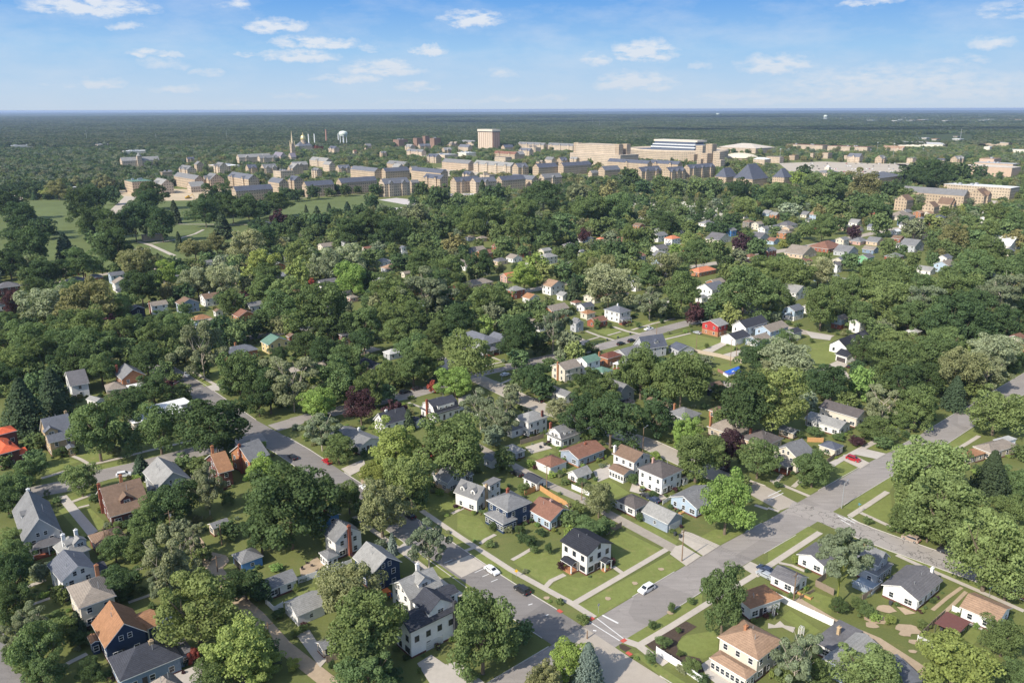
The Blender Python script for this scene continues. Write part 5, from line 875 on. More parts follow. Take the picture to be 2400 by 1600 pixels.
def fit(nm,m,x0,x1,yb,y1,y2,rat,grow=0):
    k=rat*math.sin(TH)/(math.cos(TH)+rat*math.sin(TH)); g,za=hgt('o',(x0+x1)/2,yb,y1); _,zb=hgt('o',(x0+x1)/2,yb,y2); W_=20.
    for _ in range(6):
        loc=P(px('o',x0+(x1-x0)*k,yb),0); M_=Matrix.Translation(loc)@Matrix.Rotation(TH,4,'Z'); e=[proj(M_@Vector(q))[0] for q in ((W_,0,zb),(0,W_*rat,zb))]; W_*=((x1-x0)/3.92)/(e[0]-e[1])
    l=RI@loc; mb=MB(); mb.box(-grow,-grow,za,W_+grow,W_*rat+grow,zb,0); mb.obj(nm,[m],r,l)
for a in [('press_stand',HM['c'],1290,1800,560,560,458,3.2),('seating',M_SEAT,1300,1795,560,458,425,3.4),('deck_edge',M_WHITE,1305,1790,560,425,415,3.6,1),('seating',M_SEAT,1310,1780,560,415,398,3.6),('deck_edge',M_WHITE,1320,1790,560,398,390,3.6,1),('press_windows',M_SEAT,1330,1780,560,390,368,3.8),('press_roof',M_STAND,1330,1800,560,368,352,3.8,1.5),
  ('end_tower',HM['c'],1690,1800,600,600,398,1),('end_tower',HM['a'],1780,1880,620,620,385,1),('end_tower',HM['c'],1850,1955,640,640,455,1),('end_tower',HM['a'],1620,1720,600,600,478,1),('end_tower',HM['a'],1740,1850,640,640,470,.8),('end_tower',HM['c'],1880,1958,650,650,530,.8),('end_tower',HM['a'],1700,1770,640,640,520,.8)]: fit(*a)
reg(r,60,60,h1,None); LAND.append((1600,375,'the stadium',1500))
hall('arena with great cream-white hipped roof right of the stadium','o',1955,2490,478,15,'h','y','b','T',1.3,name='arena',cat='arena',group=None,pt=.22)
r=landmark('domed_arena','low round arena with pale flat dome beneath the great cream roof','arena','o',2095,540); mb=MB(); mb.lathe([(38,0),(38,9)],28); mb.obj('wall',[HM['p']],r); mb=MB(); mb.lathe([(40,9),(39,10),(30,14.5),(16,17.5),(1,18.5)],28); mb.obj('dome_roof',[m_plain('cream_roof',(.66,.58,.44))],r); reg(r,30,30,10,None)
hall('columned entrance building with white arched roof','o',2235,2400,575,11,'p','y','c','w',1.2,name='entrance_hall',group=None,pt=.3)
g,hh=hgt('p',540,700,575); r=landmark('bell_tower','slim pale bell tower beside the parked cars','tower','p',540,700); mb=MB(); mb.box(-4,-4,0,4,4,hh*.85,0); mb.obj('shaft',[M_STAND],r); mb=MB(); mb.lathe([(3,hh*.85),(.2,hh)],8); mb.obj('spire',[M_WHITE],r)
def mast(label,t,x,yb,yt,kind='light_mast',w=.35,head=1):
    g,hh=hgt(t,x,yb,yt); r=landmark(kind,label,kind.replace('_',' '),t,x,yb); mb=MB(); mb.tube((0,0,0),(0,0,hh),w,w*.5,6); mb.obj('pole',[M_METAL],r)
    if head: mb=MB(); mb.box(-2.4,-.3,hh-2,2.4,.3,hh,0); mb.obj('lamp_head' if kind=='light_mast' else 'antenna',[M_WHITE],r)
for i,(t,x,yb,yt) in enumerate([('p',992,520,365),('p',1142,555,375),('p',1228,500,420),('p',1418,500,420),('p',940,500,430),('p',820,470,420),('p',105,560,425),('p',190,470,420)]):
    mast(['floodlight mast behind the parking lot, leftmost of the tall pair','floodlight mast behind the parking lot, right of the tall pair','short floodlight mast at the edge of the practice field','short floodlight mast at the right end of the practice field','slim floodlight mast left of the tall pair','far floodlight mast before the apartment row','floodlight mast beside the entrance building','floodlight mast left of the small gatehouse'][i],t,x,yb,yt)
for lb,t,x,yb,yt,w in [('red-white communication tower standing above the right woods','p',1757,400,238,.8),('thin pylon in the left woods, leftmost','m',803,370,255,.5),('brown pylon in the left woods near low sheds','m',1440,375,285,.6),('thin pylon left of the basilica','m',2088,370,255,.5),('slender white pole among distant woods at left centre','m',1535,365,310,.4),('mast above the woods left of the stadium','o',740,215,140,.8),('second mast above the woods left of the stadium','o',803,235,165,.6),('far thin mast over the woods above the arena','o',1703,205,160,.8),('far thin mast near the small water tower','o',2190,170,125,1),('far thin mast at the left of the right woods','p',163,165,115,1.2)]:
    mast(lb,t,x,yb,yt,'radio_mast',w,0)
r=landmark('excavator','small yellow digger working on the bare earth lot','excavator','m',1730,885); mb=MB(); mb.box(-4,-1.6,.2,4,1.6,1.4,0); mb.obj('tracks',[M_TRIMD],r); My=m_plain('digger_yellow',(.62,.38,.05)); mb=MB(); mb.box(-3.5,-1.5,1.4,2,1.5,3,0); mb.box(-1,-1.4,3,1.5,0,4.6,0); mb.obj('body',[My],r); mb=MB(); mb.tube((2,0,2.5),(6,0,6),.35,.3,6); mb.tube((6,0,6),(8.5,0,1),.3,.25,6); mb.obj('arm',[My],r)
# ---------------------------------------------------------------- trees
rng=np.random.default_rng(7)
def leafmat(name,c,bark=False):
    def f(b):
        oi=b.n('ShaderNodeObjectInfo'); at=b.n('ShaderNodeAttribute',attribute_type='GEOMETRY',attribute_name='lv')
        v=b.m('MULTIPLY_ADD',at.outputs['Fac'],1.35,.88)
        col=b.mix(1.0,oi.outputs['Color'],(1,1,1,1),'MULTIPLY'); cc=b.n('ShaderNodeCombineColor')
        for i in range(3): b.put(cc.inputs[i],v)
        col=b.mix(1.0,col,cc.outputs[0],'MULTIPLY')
        d=b.n('ShaderNodeBsdfDiffuse'); b.put(d.inputs[0],col); t=b.n('ShaderNodeBsdfTranslucent'); b.put(t.inputs[0],b.mix(1.0,col,(1.15,1.25,.55,1),'MULTIPLY'))
        m=b.n('ShaderNodeMixShader'); m.inputs[0].default_value=.3; b.t.links.new(d.outputs[0],m.inputs[1]); b.t.links.new(t.outputs[0],m.inputs[2]); return m.outputs[0]
    return mat(name,f)
M_LEAF=leafmat('leaves',None)
def leafmat2(b):
    at=b.n('ShaderNodeAttribute',attribute_type='INSTANCER',attribute_name='tint'); lv=b.n('ShaderNodeAttribute',attribute_type='GEOMETRY',attribute_name='lv'); v=b.m('MULTIPLY_ADD',lv.outputs['Fac'],1.35,.88)
    cc=b.n('ShaderNodeCombineColor'); [b.put(cc.inputs[i],v) for i in range(3)]
    col=b.mix(1.0,at.outputs['Color'],cc.outputs[0],'MULTIPLY'); d=b.n('ShaderNodeBsdfDiffuse'); b.put(d.inputs[0],col); t=b.n('ShaderNodeBsdfTranslucent'); b.put(t.inputs[0],col)
    m=b.n('ShaderNodeMixShader'); m.inputs[0].default_value=.22; b.t.links.new(d.outputs[0],m.inputs[1]); b.t.links.new(t.outputs[0],m.inputs[2]); return m.outputs[0]
M_LEAF2=mat('distant_leaves',leafmat2)
M_BARK=m_plain('bark',(.17,.135,.10),.95,.1,0,.3,2); M_BARKP=m_plain('pale_bark',(.42,.37,.30),.95,.1,0,.25,2); M_IVY=m_plain('ivy_bark',(.20,.22,.05),.95,.1,0,.4,3)
def unit(n): v=rng.normal(size=(n,3)); return v/np.linalg.norm(v,axis=1)[:,None]
def quads(c,nrm,s,lv,name,mt,flat=.9):
    """one small bent leaf spray (a quad) per centre c, facing nrm"""
    n=len(c); a=np.cross(nrm,unit(n)); a/=np.linalg.norm(a,axis=1)[:,None]+1e-9; t=np.cross(nrm,a); s=s[:,None]
    v=np.stack([c-a*s-t*s*.55,c+a*s*.55-t*s,c+a*s+t*s*.55,c-a*s*.55+t*s],1).reshape(-1,3)
    me=bpy.data.meshes.new(name); me.vertices.add(4*n); me.vertices.foreach_set('co',v.ravel()); me.loops.add(4*n); me.loops.foreach_set('vertex_index',np.arange(4*n,dtype=np.int32))
    me.polygons.add(n); me.polygons.foreach_set('loop_start',np.arange(0,4*n,4,dtype=np.int32)); me.materials.append(mt)
    at=me.attributes.new('lv','FLOAT','FACE'); at.data.foreach_set('value',lv.astype(np.float32)); me.update(calc_edges=True); return me
def crown(kind,N,seed,mt=None,ls=1.0):
    """leaf cloud in a unit crown: x,y in -1..1, z 0..2"""
    global rng; rng=np.random.default_rng(seed); mt=mt or M_LEAF
    if kind in('c','b'):     # conifer: whorled drooping boughs
        n=N; lay=rng.integers(0,15,n); z=(lay+rng.random(n)*.7)/15.; R_l=(1-z)**.8*.98+.04; k=5+ (lay%3); br=rng.integers(0,99,n)%(k+6)
        ang=2*np.pi*br/(k+6)+lay*1.3+rng.normal(0,.13,n); rr=R_l*(rng.random(n)**.55)*(1+.12*np.sin(br*7.1+lay*3.)); 
        c=np.stack([rr*np.cos(ang),rr*np.sin(ang),z*1.95+.04-.13*rr],1); nm=np.stack([np.cos(ang)*.6,np.sin(ang)*.6,np.ones(n)*.9],1)+rng.normal(0,.45,(n,3))
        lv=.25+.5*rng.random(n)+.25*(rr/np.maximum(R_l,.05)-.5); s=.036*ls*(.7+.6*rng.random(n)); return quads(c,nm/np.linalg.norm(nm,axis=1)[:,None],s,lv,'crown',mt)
    nb={'r':80,'s':44,'t':50,'w':90,'o':80}.get(kind,46); d=unit(nb*3); d=d[d[:,2]>-.85][:nb]; nb=len(d)
    rad=.48+.34*rng.random(nb)**.6; env=1+.24*np.sin(3*np.arctan2(d[:,1],d[:,0])+seed)+.15*np.sin(5*d[:,2]+seed*2)+.1*rng.normal(size=nb)
    c0=d*(rad*env)[:,None]; c0[:,2]=c0[:,2]*1.0+1.0; br=(.13+.15*rng.random(nb)); 
    if kind=='s': br*=.78
    if kind=='t': c0[:,2]=.9+(c0[:,2]-1)*1.0; br*=.8
    bl=rng.random(nb)     # lightness of each clump
    m=rng.integers(0,nb,N); u=unit(N); u[:,2]=np.where((u[:,2]<-.25)&(rng.random(N)<.45),-u[:,2],u[:,2])
    depth=1-.35*rng.random(N)**2; c=c0[m]+u*(br[m]*depth)[:,None]*np.array([1.12,1.12,.86]); 
    dd=np.zeros(N,bool)
    for j in range(nb): dd|=(np.linalg.norm((c-c0[j])/np.array([1.12,1.12,.86]),axis=1)<br[j]*.70)&(m!=j)
    keep=~dd|(rng.random(N)<.15); c=c[keep];u=u[keep];m=m[keep];n=len(c)
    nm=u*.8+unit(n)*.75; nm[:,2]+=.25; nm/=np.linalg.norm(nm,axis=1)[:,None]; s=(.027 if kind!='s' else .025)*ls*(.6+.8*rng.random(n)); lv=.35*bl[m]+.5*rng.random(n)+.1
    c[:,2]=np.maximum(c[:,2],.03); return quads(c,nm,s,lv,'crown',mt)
def trunkmesh(kind,seed,mats):
    rn=random.Random(seed); mb=MB(); H1=1.0
    if kind in 'cb': mb.tube((0,0,0),(0,0,1.9),.06,.01,6); return mb.mesh('trunk',mats)
    tall=kind in 't'; top=1.15
    g=.6 if kind=='s' else 1; mb.tube((0,0,0),(.02,.01,.55),.065*g,.045*g,8); mb.tube((.02,.01,.55),(.0,.0,top),.045*g,.02*g,7)
    for k in range(7 if kind!='s' else 10):
        a=k*2.4+rn.random(); z0=.4+.08*k; L=.55+.3*rn.random(); p=(math.cos(a)*L*.5,math.sin(a)*L*.5,z0+.28); q=(math.cos(a)*L*.85,math.sin(a)*L*.85,z0+.55+.2*rn.random())
        mb.tube((0,0,z0),p,.03*g,.018*g,6); mb.tube(p,q,.018*g,.006,5); mb.tube(p,(q[0]*.7-q[1]*.4,q[1]*.7+q[0]*.4,q[2]+.05),.013,.005,5)
    return mb.mesh('trunk',mats)
NL=17000
CR={'r':[crown('r',NL,s) for s in (1,2,3,4,5,6,7,8,9)],'o':[crown('o',NL,s) for s in (11,12,13,14,15)],'w':[crown('w',NL,s) for s in (21,22)],'s':[crown('s',14000,s) for s in (31,32,33)],'c':[crown('c',10000,s) for s in (41,42)],'b':[crown('b',10000,s) for s in (51,)],'t':[crown('t',12000,s) for s in (61,)]}
TR={k:[trunkmesh(k,i,[M_BARK if k not in 's' else M_BARKP]) for i in range(2)] for k in CR}; TR['i']=[trunkmesh('t',3,[M_IVY])]
# kind letter -> (crown family, colour, tone words, shape words, h/w default)
def ds(c,k=.24): l=(c[0]+c[1]+c[2])/3*1.12; return tuple(x*(1-k)+l*k for x in c)
KD={'m':('r',(.092,.136,.034),'green','round',1.0),'d':('r',(.052,.088,.026),'dark green','dense',1.0),'y':('o',(.180,.215,.030),'yellow-green','leafy',1.0),'v':('r',(.150,.225,.028),'bright green','rounded',1.1),'s':('s',(.135,.160,.075),'grey-green','open',1.1),
'w':('w',(.205,.225,.105),'pale silvery','billowing',1.0),'o':('o',(.160,.160,.050),'olive','spreading',1.0),'p':('o',(.060,.026,.030),'purple-leaved','bushy',1.2),'c':('c',(.045,.070,.030),'dark conifer','conical',1.5),'b':('b',(.105,.155,.135),'blue spruce','conical',1.6),'r':('o',(.30,.055,.03),'red-leaved','small',1.2),'l':('w',(.138,.182,.042),'light green','full',1.0)}
KD={k:(v[0],ds(v[1]))+v[2:] for k,v in KD.items()}
TRS=open_trees=[]
RAW={
'a':'1530,420,480,s;1740,260,260,s;1800,860,640,l,1.05;2200,1260,560,y;1950,1490,350,m;2250,650,300,d;1100,640,340,d,.8;1290,330,260,m;1050,320,260,m;120,400,280,m;120,560,330,d,1.3;110,800,300,d,1.0;560,740,150,m,1.4;600,640,120,d;380,540,180,s;280,1000,300,s;360,1200,420,m,1.2;130,1150,250,s;560,1080,240,m;705,1010,170,c,1.7;420,1480,320,m;830,1440,230,d;720,1150,170,d;1775,1310,120,r,1.4;2120,700,180,d;60,1000,140,m;1330,1010,90,m;520,960,160,m;200,1420,160,m;1870,380,170,m;1600,560,260,s;80,1300,150,m;1480,660,240,s',
'b':'40,180,300,d,1.2;820,690,520,o,1.0;980,1080,640,m,1.1;1020,1430,500,m,.9;2100,1100,560,m,1.35;1670,230,340,s,1.3;1250,280,115,b,2.1;370,690,60,m,1.5;200,930,130,d,.7;350,1110,90,m,.8;30,1150,220,y,1.2;80,1400,260,y,.9;340,1390,130,y;40,720,190,d,1.3;700,1400,80,d,1.4;900,100,120,d;120,1250,200,m;1240,1500,200,d;1500,1450,60,m;430,1060,90,m;660,1200,160,o;1960,1490,160,m',
'c':'390,1260,340,v,1.15;700,1400,310,b,1.6;180,1470,340,o,1.0;1950,790,380,m,1.7;1390,1190,150,m,.8;1280,1330,110,m,1.4;1650,1410,190,m,.8;1290,1030,90,m,1;1462,870,80,m,1.3;1650,810,85,m,.8;90,160,60,d,1.6;170,265,130,d,.9;340,330,75,d,1.6;210,340,80,m;700,150,240,m,.7;850,120,180,m;450,490,80,p;560,60,180,m;100,1080,200,m;-20,1200,220,d;1540,1290,70,m;2150,160,90,m;1530,1080,60,m',
'd':'700,310,540,t,1.25;2100,250,560,l,1.3;1750,170,320,m;2210,600,350,l,1.1;1720,1390,660,y,.75;2170,1140,340,m,1.0;260,1350,420,s,1.2;930,1450,500,l,.9;2250,1480,260,m;900,890,180,m,.7;1120,980,120,y,.7;650,850,170,d,.9;820,830,140,m,.8;30,1490,50,y,1.9;180,1500,200,m;1480,130,260,m;2320,400,200,m;420,1470,250,m;250,430,80,y;60,880,90,m;2020,560,200,m;1190,120,140,m',
'e':'880,400,430,m,1.25;1180,510,210,m,1.6;1490,420,350,m,1.3;1930,300,580,d,.85;1130,190,380,d,.8;200,170,420,c,1.2;560,200,260,c,1.1;735,860,275,l,1.1;1290,740,190,c,1.3;1030,600,150,o,.9;330,520,190,m,.9;310,680,190,m;290,820,260,m;90,900,300,m,.9;60,1080,260,d;1690,720,200,m,.9;1830,750,220,m,.8;1900,940,340,s,1.35;1600,1080,400,d,.9;1400,1200,320,m;1290,1290,240,m;2100,540,130,d,1.2;2110,640,130,m;30,700,150,m;1080,1290,95,m,.8;150,1420,260,m,.8;560,620,150,d,.6;690,600,90,m;130,60,200,m;2090,1040,140,m;2110,1330,200,d;1650,1330,200,s;430,1000,70,s;1010,350,160,m;20,960,180,d;1760,940,160,s',
'f':'60,770,420,v,1.0;300,1100,740,d,1.0;640,950,230,d,1.1;850,1030,240,m,1.2;1190,1110,430,o,1.15;700,600,240,m,1.1;470,430,340,s,1.0;560,230,260,m;960,230,250,p,1.35;1280,260,215,p,1.2;1280,560,480,y,1.05;1390,850,420,l,1.2;1820,560,560,m,1.0;1560,680,200,r;1400,320,150,c,1.5;2060,210,320,s;2230,320,320,s,1.1;2280,680,200,m,1.3;910,600,68,d,1.4;990,640,74,d,1.6;1690,990,90,v,.8;1090,800,250,y,.9;1010,1160,200,m;925,1270,110,d,.9;2180,480,220,s;1000,900,160,m;1510,1030,180,m;2320,260,200,s;160,150,60,p',
'g':'910,310,440,d,1.1;640,290,330,d,1.15;1260,320,350,d,1.0;1600,370,400,v,.95;1700,640,410,m,1.1;2000,580,240,p,1.5;2230,700,330,m,1.0;2010,1090,420,v,1.3;2170,860,190,m,1;2140,160,460,d,1.25;800,1050,260,o,1.2;430,220,230,w;220,60,220,d;1320,660,120,v,.8;1120,870,110,m;1300,1010,100,d,.7;590,1140,170,m;450,1200,180,m;710,1330,260,m,.8;440,810,65,m;650,895,120,m,.6;1170,1215,75,m,1.3;690,480,110,m;1900,260,200,m;60,60,180,s;1900,60,220,d;870,1080,130,m;100,950,120,m;60,1330,80,d;300,1200,70,m;1110,560,110,m',
'h':'60,120,500,l,1.15;370,150,180,w,1.2;440,780,340,m,.9;1060,180,330,s,1.0;1000,410,300,m,.7;1240,310,230,m,.9;1070,530,170,m,.8;1440,210,340,m,1.2;820,520,160,p,.55;430,430,150,m,.7;2100,240,440,l,.9;2310,230,200,m;1450,770,640,l,1.0;1620,1150,620,l,1.0;2060,810,360,c,1.25;2290,900,260,m;2250,1120,280,m;650,480,120,m,.6;1230,1230,240,m;1300,1020,300,l;1800,1260,220,m;720,150,200,m;590,60,200,c;2330,620,160,m;1740,70,240,c,1.3;1970,50,220,m;300,460,80,d',
'i':'430,430,420,w,.9;800,400,460,o,1.05;1080,450,270,l;120,430,230,p,1.2;60,600,230,m;230,760,340,m,.9;130,980,350,m,.9;600,800,340,m,.9;900,810,400,m,.9;1130,700,270,m;920,1020,270,m,1.1;700,960,300,d;1370,930,320,d,.9;1530,1050,180,m,1.3;1630,1130,140,m,1.2;1500,560,290,m,.9;1750,830,500,s,1.1;1850,1020,170,m,1.1;1290,270,340,d,1.0;900,270,260,o,1.1;1530,150,230,v,1.3;1810,220,290,w,1.0;2060,200,270,w,1.2;2290,190,220,y;2120,430,230,m,1.2;2040,660,190,d,1.5;2200,680,210,m,1.1;2180,1090,340,m,1.3;150,1250,400,c,1.1;480,1200,330,c,1.1;330,1090,90,b,1.7;430,150,340,d,.8;750,60,280,m;1250,60,320,o;330,300,260,d,.7;1400,1200,280,d,1.0;1550,1190,150,p,.9;2300,650,210,d;1650,650,260,m;1250,640,230,d;2300,1310,260,d,1.2;800,620,320,m;560,620,260,m;1100,610,260,m;350,900,300,m;1240,820,220,m;1420,730,260,m;540,980,240,d;30,800,240,m;1000,620,220,p,.8;450,1400,260,c;2330,400,120,m;1700,330,200,d;2320,1000,220,m;80,60,260,d;1060,130,160,m;640,330,240,m;1180,380,170,d;1690,480,130,m;1280,1010,120,m;30,1120,260,d;2240,380,110,p',
'j':'120,180,250,m;390,150,190,y,1.7;280,330,280,l;80,300,250,m;190,480,310,m;420,500,190,y,1.2;640,480,460,m,1.05;880,200,240,v,1.3;1010,220,190,d,1.3;1180,280,260,m;1290,410,380,m;1560,330,460,s,1.0;1000,620,280,m;1330,700,340,m,.9;1450,880,310,m;1650,680,230,m;1880,590,320,d,.9;1820,900,400,l,1.15;1830,1150,310,v,.8;2110,640,170,v,1.3;2130,420,340,m,.9;450,830,270,d,.9;210,880,240,d;640,870,260,d;650,960,260,m;830,960,280,m,1.1;330,1150,480,s,1.0;120,1230,310,d,1.2;700,1150,390,m,1.1;560,1350,280,v,1.1;1000,1150,370,m,1.0;960,1370,260,p,1.2;1220,1080,260,m,1.0;1430,1080,310,m,1.0;1550,950,320,m;1620,1200,90,r,1.5;60,1000,210,m;40,600,210,d;1320,60,210,d;1500,70,260,m;1770,130,290,m,1.0;2060,70,240,d,1.1;2020,150,190,m;2300,620,210,m;1700,420,260,d;640,60,320,w;2330,820,150,d;1050,1300,190,m;1450,540,260,m;2080,1330,270,s,1.2;2310,1350,230,s;700,640,260,d;990,760,240,d;1240,560,260,m;1780,700,180,d;2290,400,200,m;1130,430,220,o;950,60,260,l;60,60,260,y;500,130,200,l;1650,230,240,d;1900,330,230,m;740,1000,200,d;880,1240,240,m;1140,1230,200,m;200,1080,220,m;2250,300,160,m;510,230,55,r',
'k':'290,150,210,l,1.0;110,180,310,v,.85;890,250,450,w,.95;1400,130,270,o,1.2;1560,330,270,m,1.3;1270,420,290,s,1.0;1680,530,170,p,1.3;1840,480,200,m,1.0;2130,340,460,m,.95;2230,230,330,l;570,290,150,c,1.6;600,120,230,m;470,130,220,m;1560,170,220,m;430,680,310,s,1.25;120,720,350,d,1.1;180,1130,290,d,.9;60,950,210,m;700,1170,340,d,.9;1190,1050,410,m,1.1;1560,1120,420,m,1.2;610,790,150,d,1.1;710,840,130,d;1750,960,200,s,.6;780,615,75,m,1.3;530,475,100,m,.8;1160,630,60,m;2240,900,290,d,1.0;330,420,130,o;210,470,210,m;60,490,160,d;2020,150,220,m;1960,60,170,d;1160,120,220,m;1250,200,240,m;50,330,90,m;270,560,170,m;60,840,240,d;860,1230,260,m;1000,1180,160,d;1380,1180,300,m;850,110,260,o;960,520,100,m;2290,120,260,m;1700,250,80,m;1480,490,170,m;40,560,200,m;250,810,180,d;2340,320,200,m;900,640,50,m;1700,1080,240,d;1300,1260,220,d;560,1060,100,m;1030,620,50,p;1790,820,50,m',
'l':'230,160,350,m,.85;470,130,270,w;60,350,260,m;500,450,330,m,1.2;780,330,310,m;720,60,150,m,1.2;1000,290,410,m,.9;1150,180,350,m;1130,390,410,l,.95;1370,430,350,s;1500,530,350,m;1700,300,340,m;1750,600,450,d,1.1;1900,450,310,d;2150,350,400,s;2200,600,310,d;2250,120,290,m;1650,130,260,m;1950,200,290,m;1200,770,340,l,.8;880,830,310,d,1.0;1210,950,430,m,.9;1500,900,360,m;1780,1030,410,o,1.1;2080,870,420,w,.9;2130,1080,360,s,.9;590,1150,340,d,1.0;850,1150,220,v,1.6;190,930,400,w,.9;1010,1200,210,m;1250,1150,310,d;740,620,60,y,1.2;150,780,230,m;1650,790,290,m;1100,620,210,m;1300,560,260,m;2060,650,210,m;2330,470,200,m;1000,1060,150,m;1450,1130,300,d;1600,680,260,d;640,260,170,m;2250,980,180,m;2260,850,200,w;1370,1280,160,d;1420,300,260,m;860,540,240,m;1950,680,240,d;400,770,50,m;20,1010,200,s;1850,340,240,m;2330,900,80,r;1020,700,220,m;2000,90,200,m;820,1020,150,d',
'm':'60,920,260,d;200,1060,300,d,.9;400,1150,210,d;740,950,270,d,1.1;850,900,240,d;590,1320,210,c,1.4;260,1290,330,d;1020,850,170,d;960,740,170,o;700,730,120,o;640,790,60,m;530,800,230,o,.8;430,830,120,y,.8;330,810,110,d;240,830,80,d;1390,850,240,d,.9;1350,940,250,d;1480,1110,260,d,1.1;1600,1000,130,c,1.8;1230,1090,280,d,1.1;1050,1120,290,d;850,1090,250,d,1.1;840,1180,180,d;1640,1270,90,c,2.2;2040,1120,210,c,1.3;1880,1000,240,d;2000,880,260,d,1.1;2130,960,240,d;2280,980,240,d;2320,1130,100,d;1450,1420,75,c,1.2;1790,1340,250,o,.8;1990,1300,230,o,.9;2260,1310,300,w,1.0;1050,1340,300,d,1.1;800,1430,250,m;1300,1400,200,m;900,1270,200,m;130,1200,160,d;350,1450,300,d;100,1420,220,d;1540,1480,160,m;1150,1480,160,d;690,1380,130,d;1850,1480,150,m;2180,1480,220,l;2050,1480,200,w',
'n':'210,930,230,d,1.0;200,1070,150,p,1.2;70,980,160,d;460,1000,70,c,2.0;560,1030,130,c,1.4;670,960,60,c,1.5;840,980,120,c,1.3;720,1020,130,d;590,1100,190,d;350,1120,200,d;800,1120,150,d;1060,920,130,d,1.4;960,1000,160,d;1070,1120,300,d;870,1170,250,d;1270,1180,280,d;1490,1020,200,o;1680,870,200,d,1.3;1520,800,140,d,1.1;2200,840,220,d,.9;2110,1000,330,m,.9;1880,1060,240,m;1700,1150,220,d,1.3;2000,1100,260,m;2230,1200,200,m;1830,1300,210,o;1540,1400,240,m,1.1;1480,1280,180,m;400,1380,240,l,1.0;130,1420,260,v;265,1290,75,c,1.5;60,1250,240,d,.9;650,1410,230,l;850,1450,300,w;1320,1430,180,d,1.1;1700,1440,200,d;1780,1500,200,m;2060,1450,200,d;1260,1340,120,m;930,1530,220,v;1110,1360,150,s;2280,1310,200,m;1040,1420,180,m;2050,1290,120,m;1410,1130,180,m;1850,920,160,m;1620,1260,180,d;820,800,120,d;750,790,100,d;930,800,80,d;1100,800,130,d;260,830,120,d;350,850,120,d;520,820,140,d;670,820,90,d;2080,790,120,c',
'o':'290,860,350,d,.8;600,830,200,o,1.1;700,960,300,m;900,830,200,o,1.3;960,960,260,m,1.1;1080,690,170,d,1.2;1200,780,160,d;1360,740,180,m;1500,790,200,m;1700,780,200,m;1850,780,200,m;2100,790,240,d;1420,1080,270,d,.9;1210,900,150,m;470,1100,200,m;330,1180,230,d,1.1;540,1020,230,m,.9;120,1000,260,m;60,1150,260,m;180,1130,200,d;780,1140,180,m;660,1220,120,p,1.2;880,1130,180,m;1080,1180,280,m;1240,1230,200,m,1.0;1620,1120,200,m;1840,1150,130,d;2020,1090,190,d,.9;2110,1290,170,p;2250,1320,220,m;1870,1340,180,m,1.1;1650,1250,270,l;1700,1400,250,m;1720,1440,110,p,1.3;560,1360,150,d,1.2;300,1260,170,m;100,1360,120,m;230,1480,220,v;700,1450,260,l;480,1470,150,m;950,1360,200,d,1.2;1100,1370,220,m;1370,1500,230,o;1240,1520,220,m;2150,920,300,l;2300,860,200,d;1380,1190,120,m;900,1250,150,s;1880,920,100,s;1550,1010,160,m;800,1300,100,m;420,1370,110,m;1500,1350,120,v;2080,1420,170,s',
'p':'340,640,150,d,1.1;440,720,260,m,.8;270,700,160,v;600,780,260,m;900,790,300,o,1.0;1130,800,200,d;700,760,200,m;100,860,250,m;380,850,160,m;190,1000,220,w,.9;650,980,220,m;470,1000,120,o,1.2;960,950,240,m;1040,1110,200,m,1.2;790,1190,140,p,1.0;500,1150,240,m,1.0;350,1180,150,m;800,640,1,m;1330,650,220,d;1450,640,240,d;1560,670,260,d;1700,660,230,d;1790,650,220,d;1960,640,120,d,1.2;1400,960,100,m;1500,1110,200,l;1340,1150,200,s;1640,1000,120,m;1780,990,80,y,1.5;1870,1000,130,m;2030,990,130,m;2180,990,170,m;1700,1230,240,o;1550,1250,180,m;1850,1120,200,m;2000,1180,240,l;2150,1060,260,m;2270,1250,180,o;1110,1330,150,m,1.2;1230,1360,100,m,1.4;1340,1440,130,m,1.3;1510,1440,120,m,1.4;750,1460,170,m,1.1;130,1500,260,m;480,1500,220,w;1000,1530,300,m,.7;2000,1420,330,m;2250,1420,260,v;1900,1500,300,m;140,1300,90,y,.8;240,1260,150,d;60,1180,110,m;1240,1080,110,d;660,1090,230,d;820,900,200,m;1000,880,200,m;540,930,200,m;250,930,180,m;2300,1100,240,m;1800,760,160,m;1880,1260,230,m;2150,1180,220,m;1260,850,160,m'}
for t,s in RAW.items():
    for e in s.split(';'):
        q=e.split(','); x,y,w,k=float(q[0]),float(q[1]),float(q[2]),q[3]
        if w<10: continue
        hw=float(q[4]) if len(q)>4 else {'t':1.0}.get(k,KD.get(k,[0]*5)[4] or 1)
        open_trees.append([*px(t,x,y),w/3.92,k,hw,t])
# drop doubles (tiles overlap): same crown listed from two tiles
T2=[]
for q in sorted(open_trees,key=lambda q:-q[2]):
    if any(math.hypot(q[0]-p[0],q[1]-p[1])<(.30 if q[5]==p[5] else .38)*min(p[2],q[2])+.08*max(p[2],q[2]) for p in T2): continue
    T2.append(q)
TREES=[]
for x,y,w,k,hw,t in T2:
    # crown centre pixel and width -> ground place and size
    zc=5.
    for _ in range(6):
        c=P((x,y),zc); dist=(c-Vector((0,0,H))).dot(F_); Rr=w*(1.1 if w>60 else .94)/2/FPX*dist; Hc=2*Rr*hw*.92; el=math.atan2(H-zc,c.y)
        bole=.08*Hc+.15 if Hc<5 else .12*Hc; 
        if k=='t': bole=7.5
        if k in'cb': bole=.06*Hc
        zc=bole+Hc/2
    TREES.append(dict(x=c.x,y=c.y,R=Rr,Hc=Hc,bole=bole,k=k,sx=x,sy=y,w=w,near=dist))
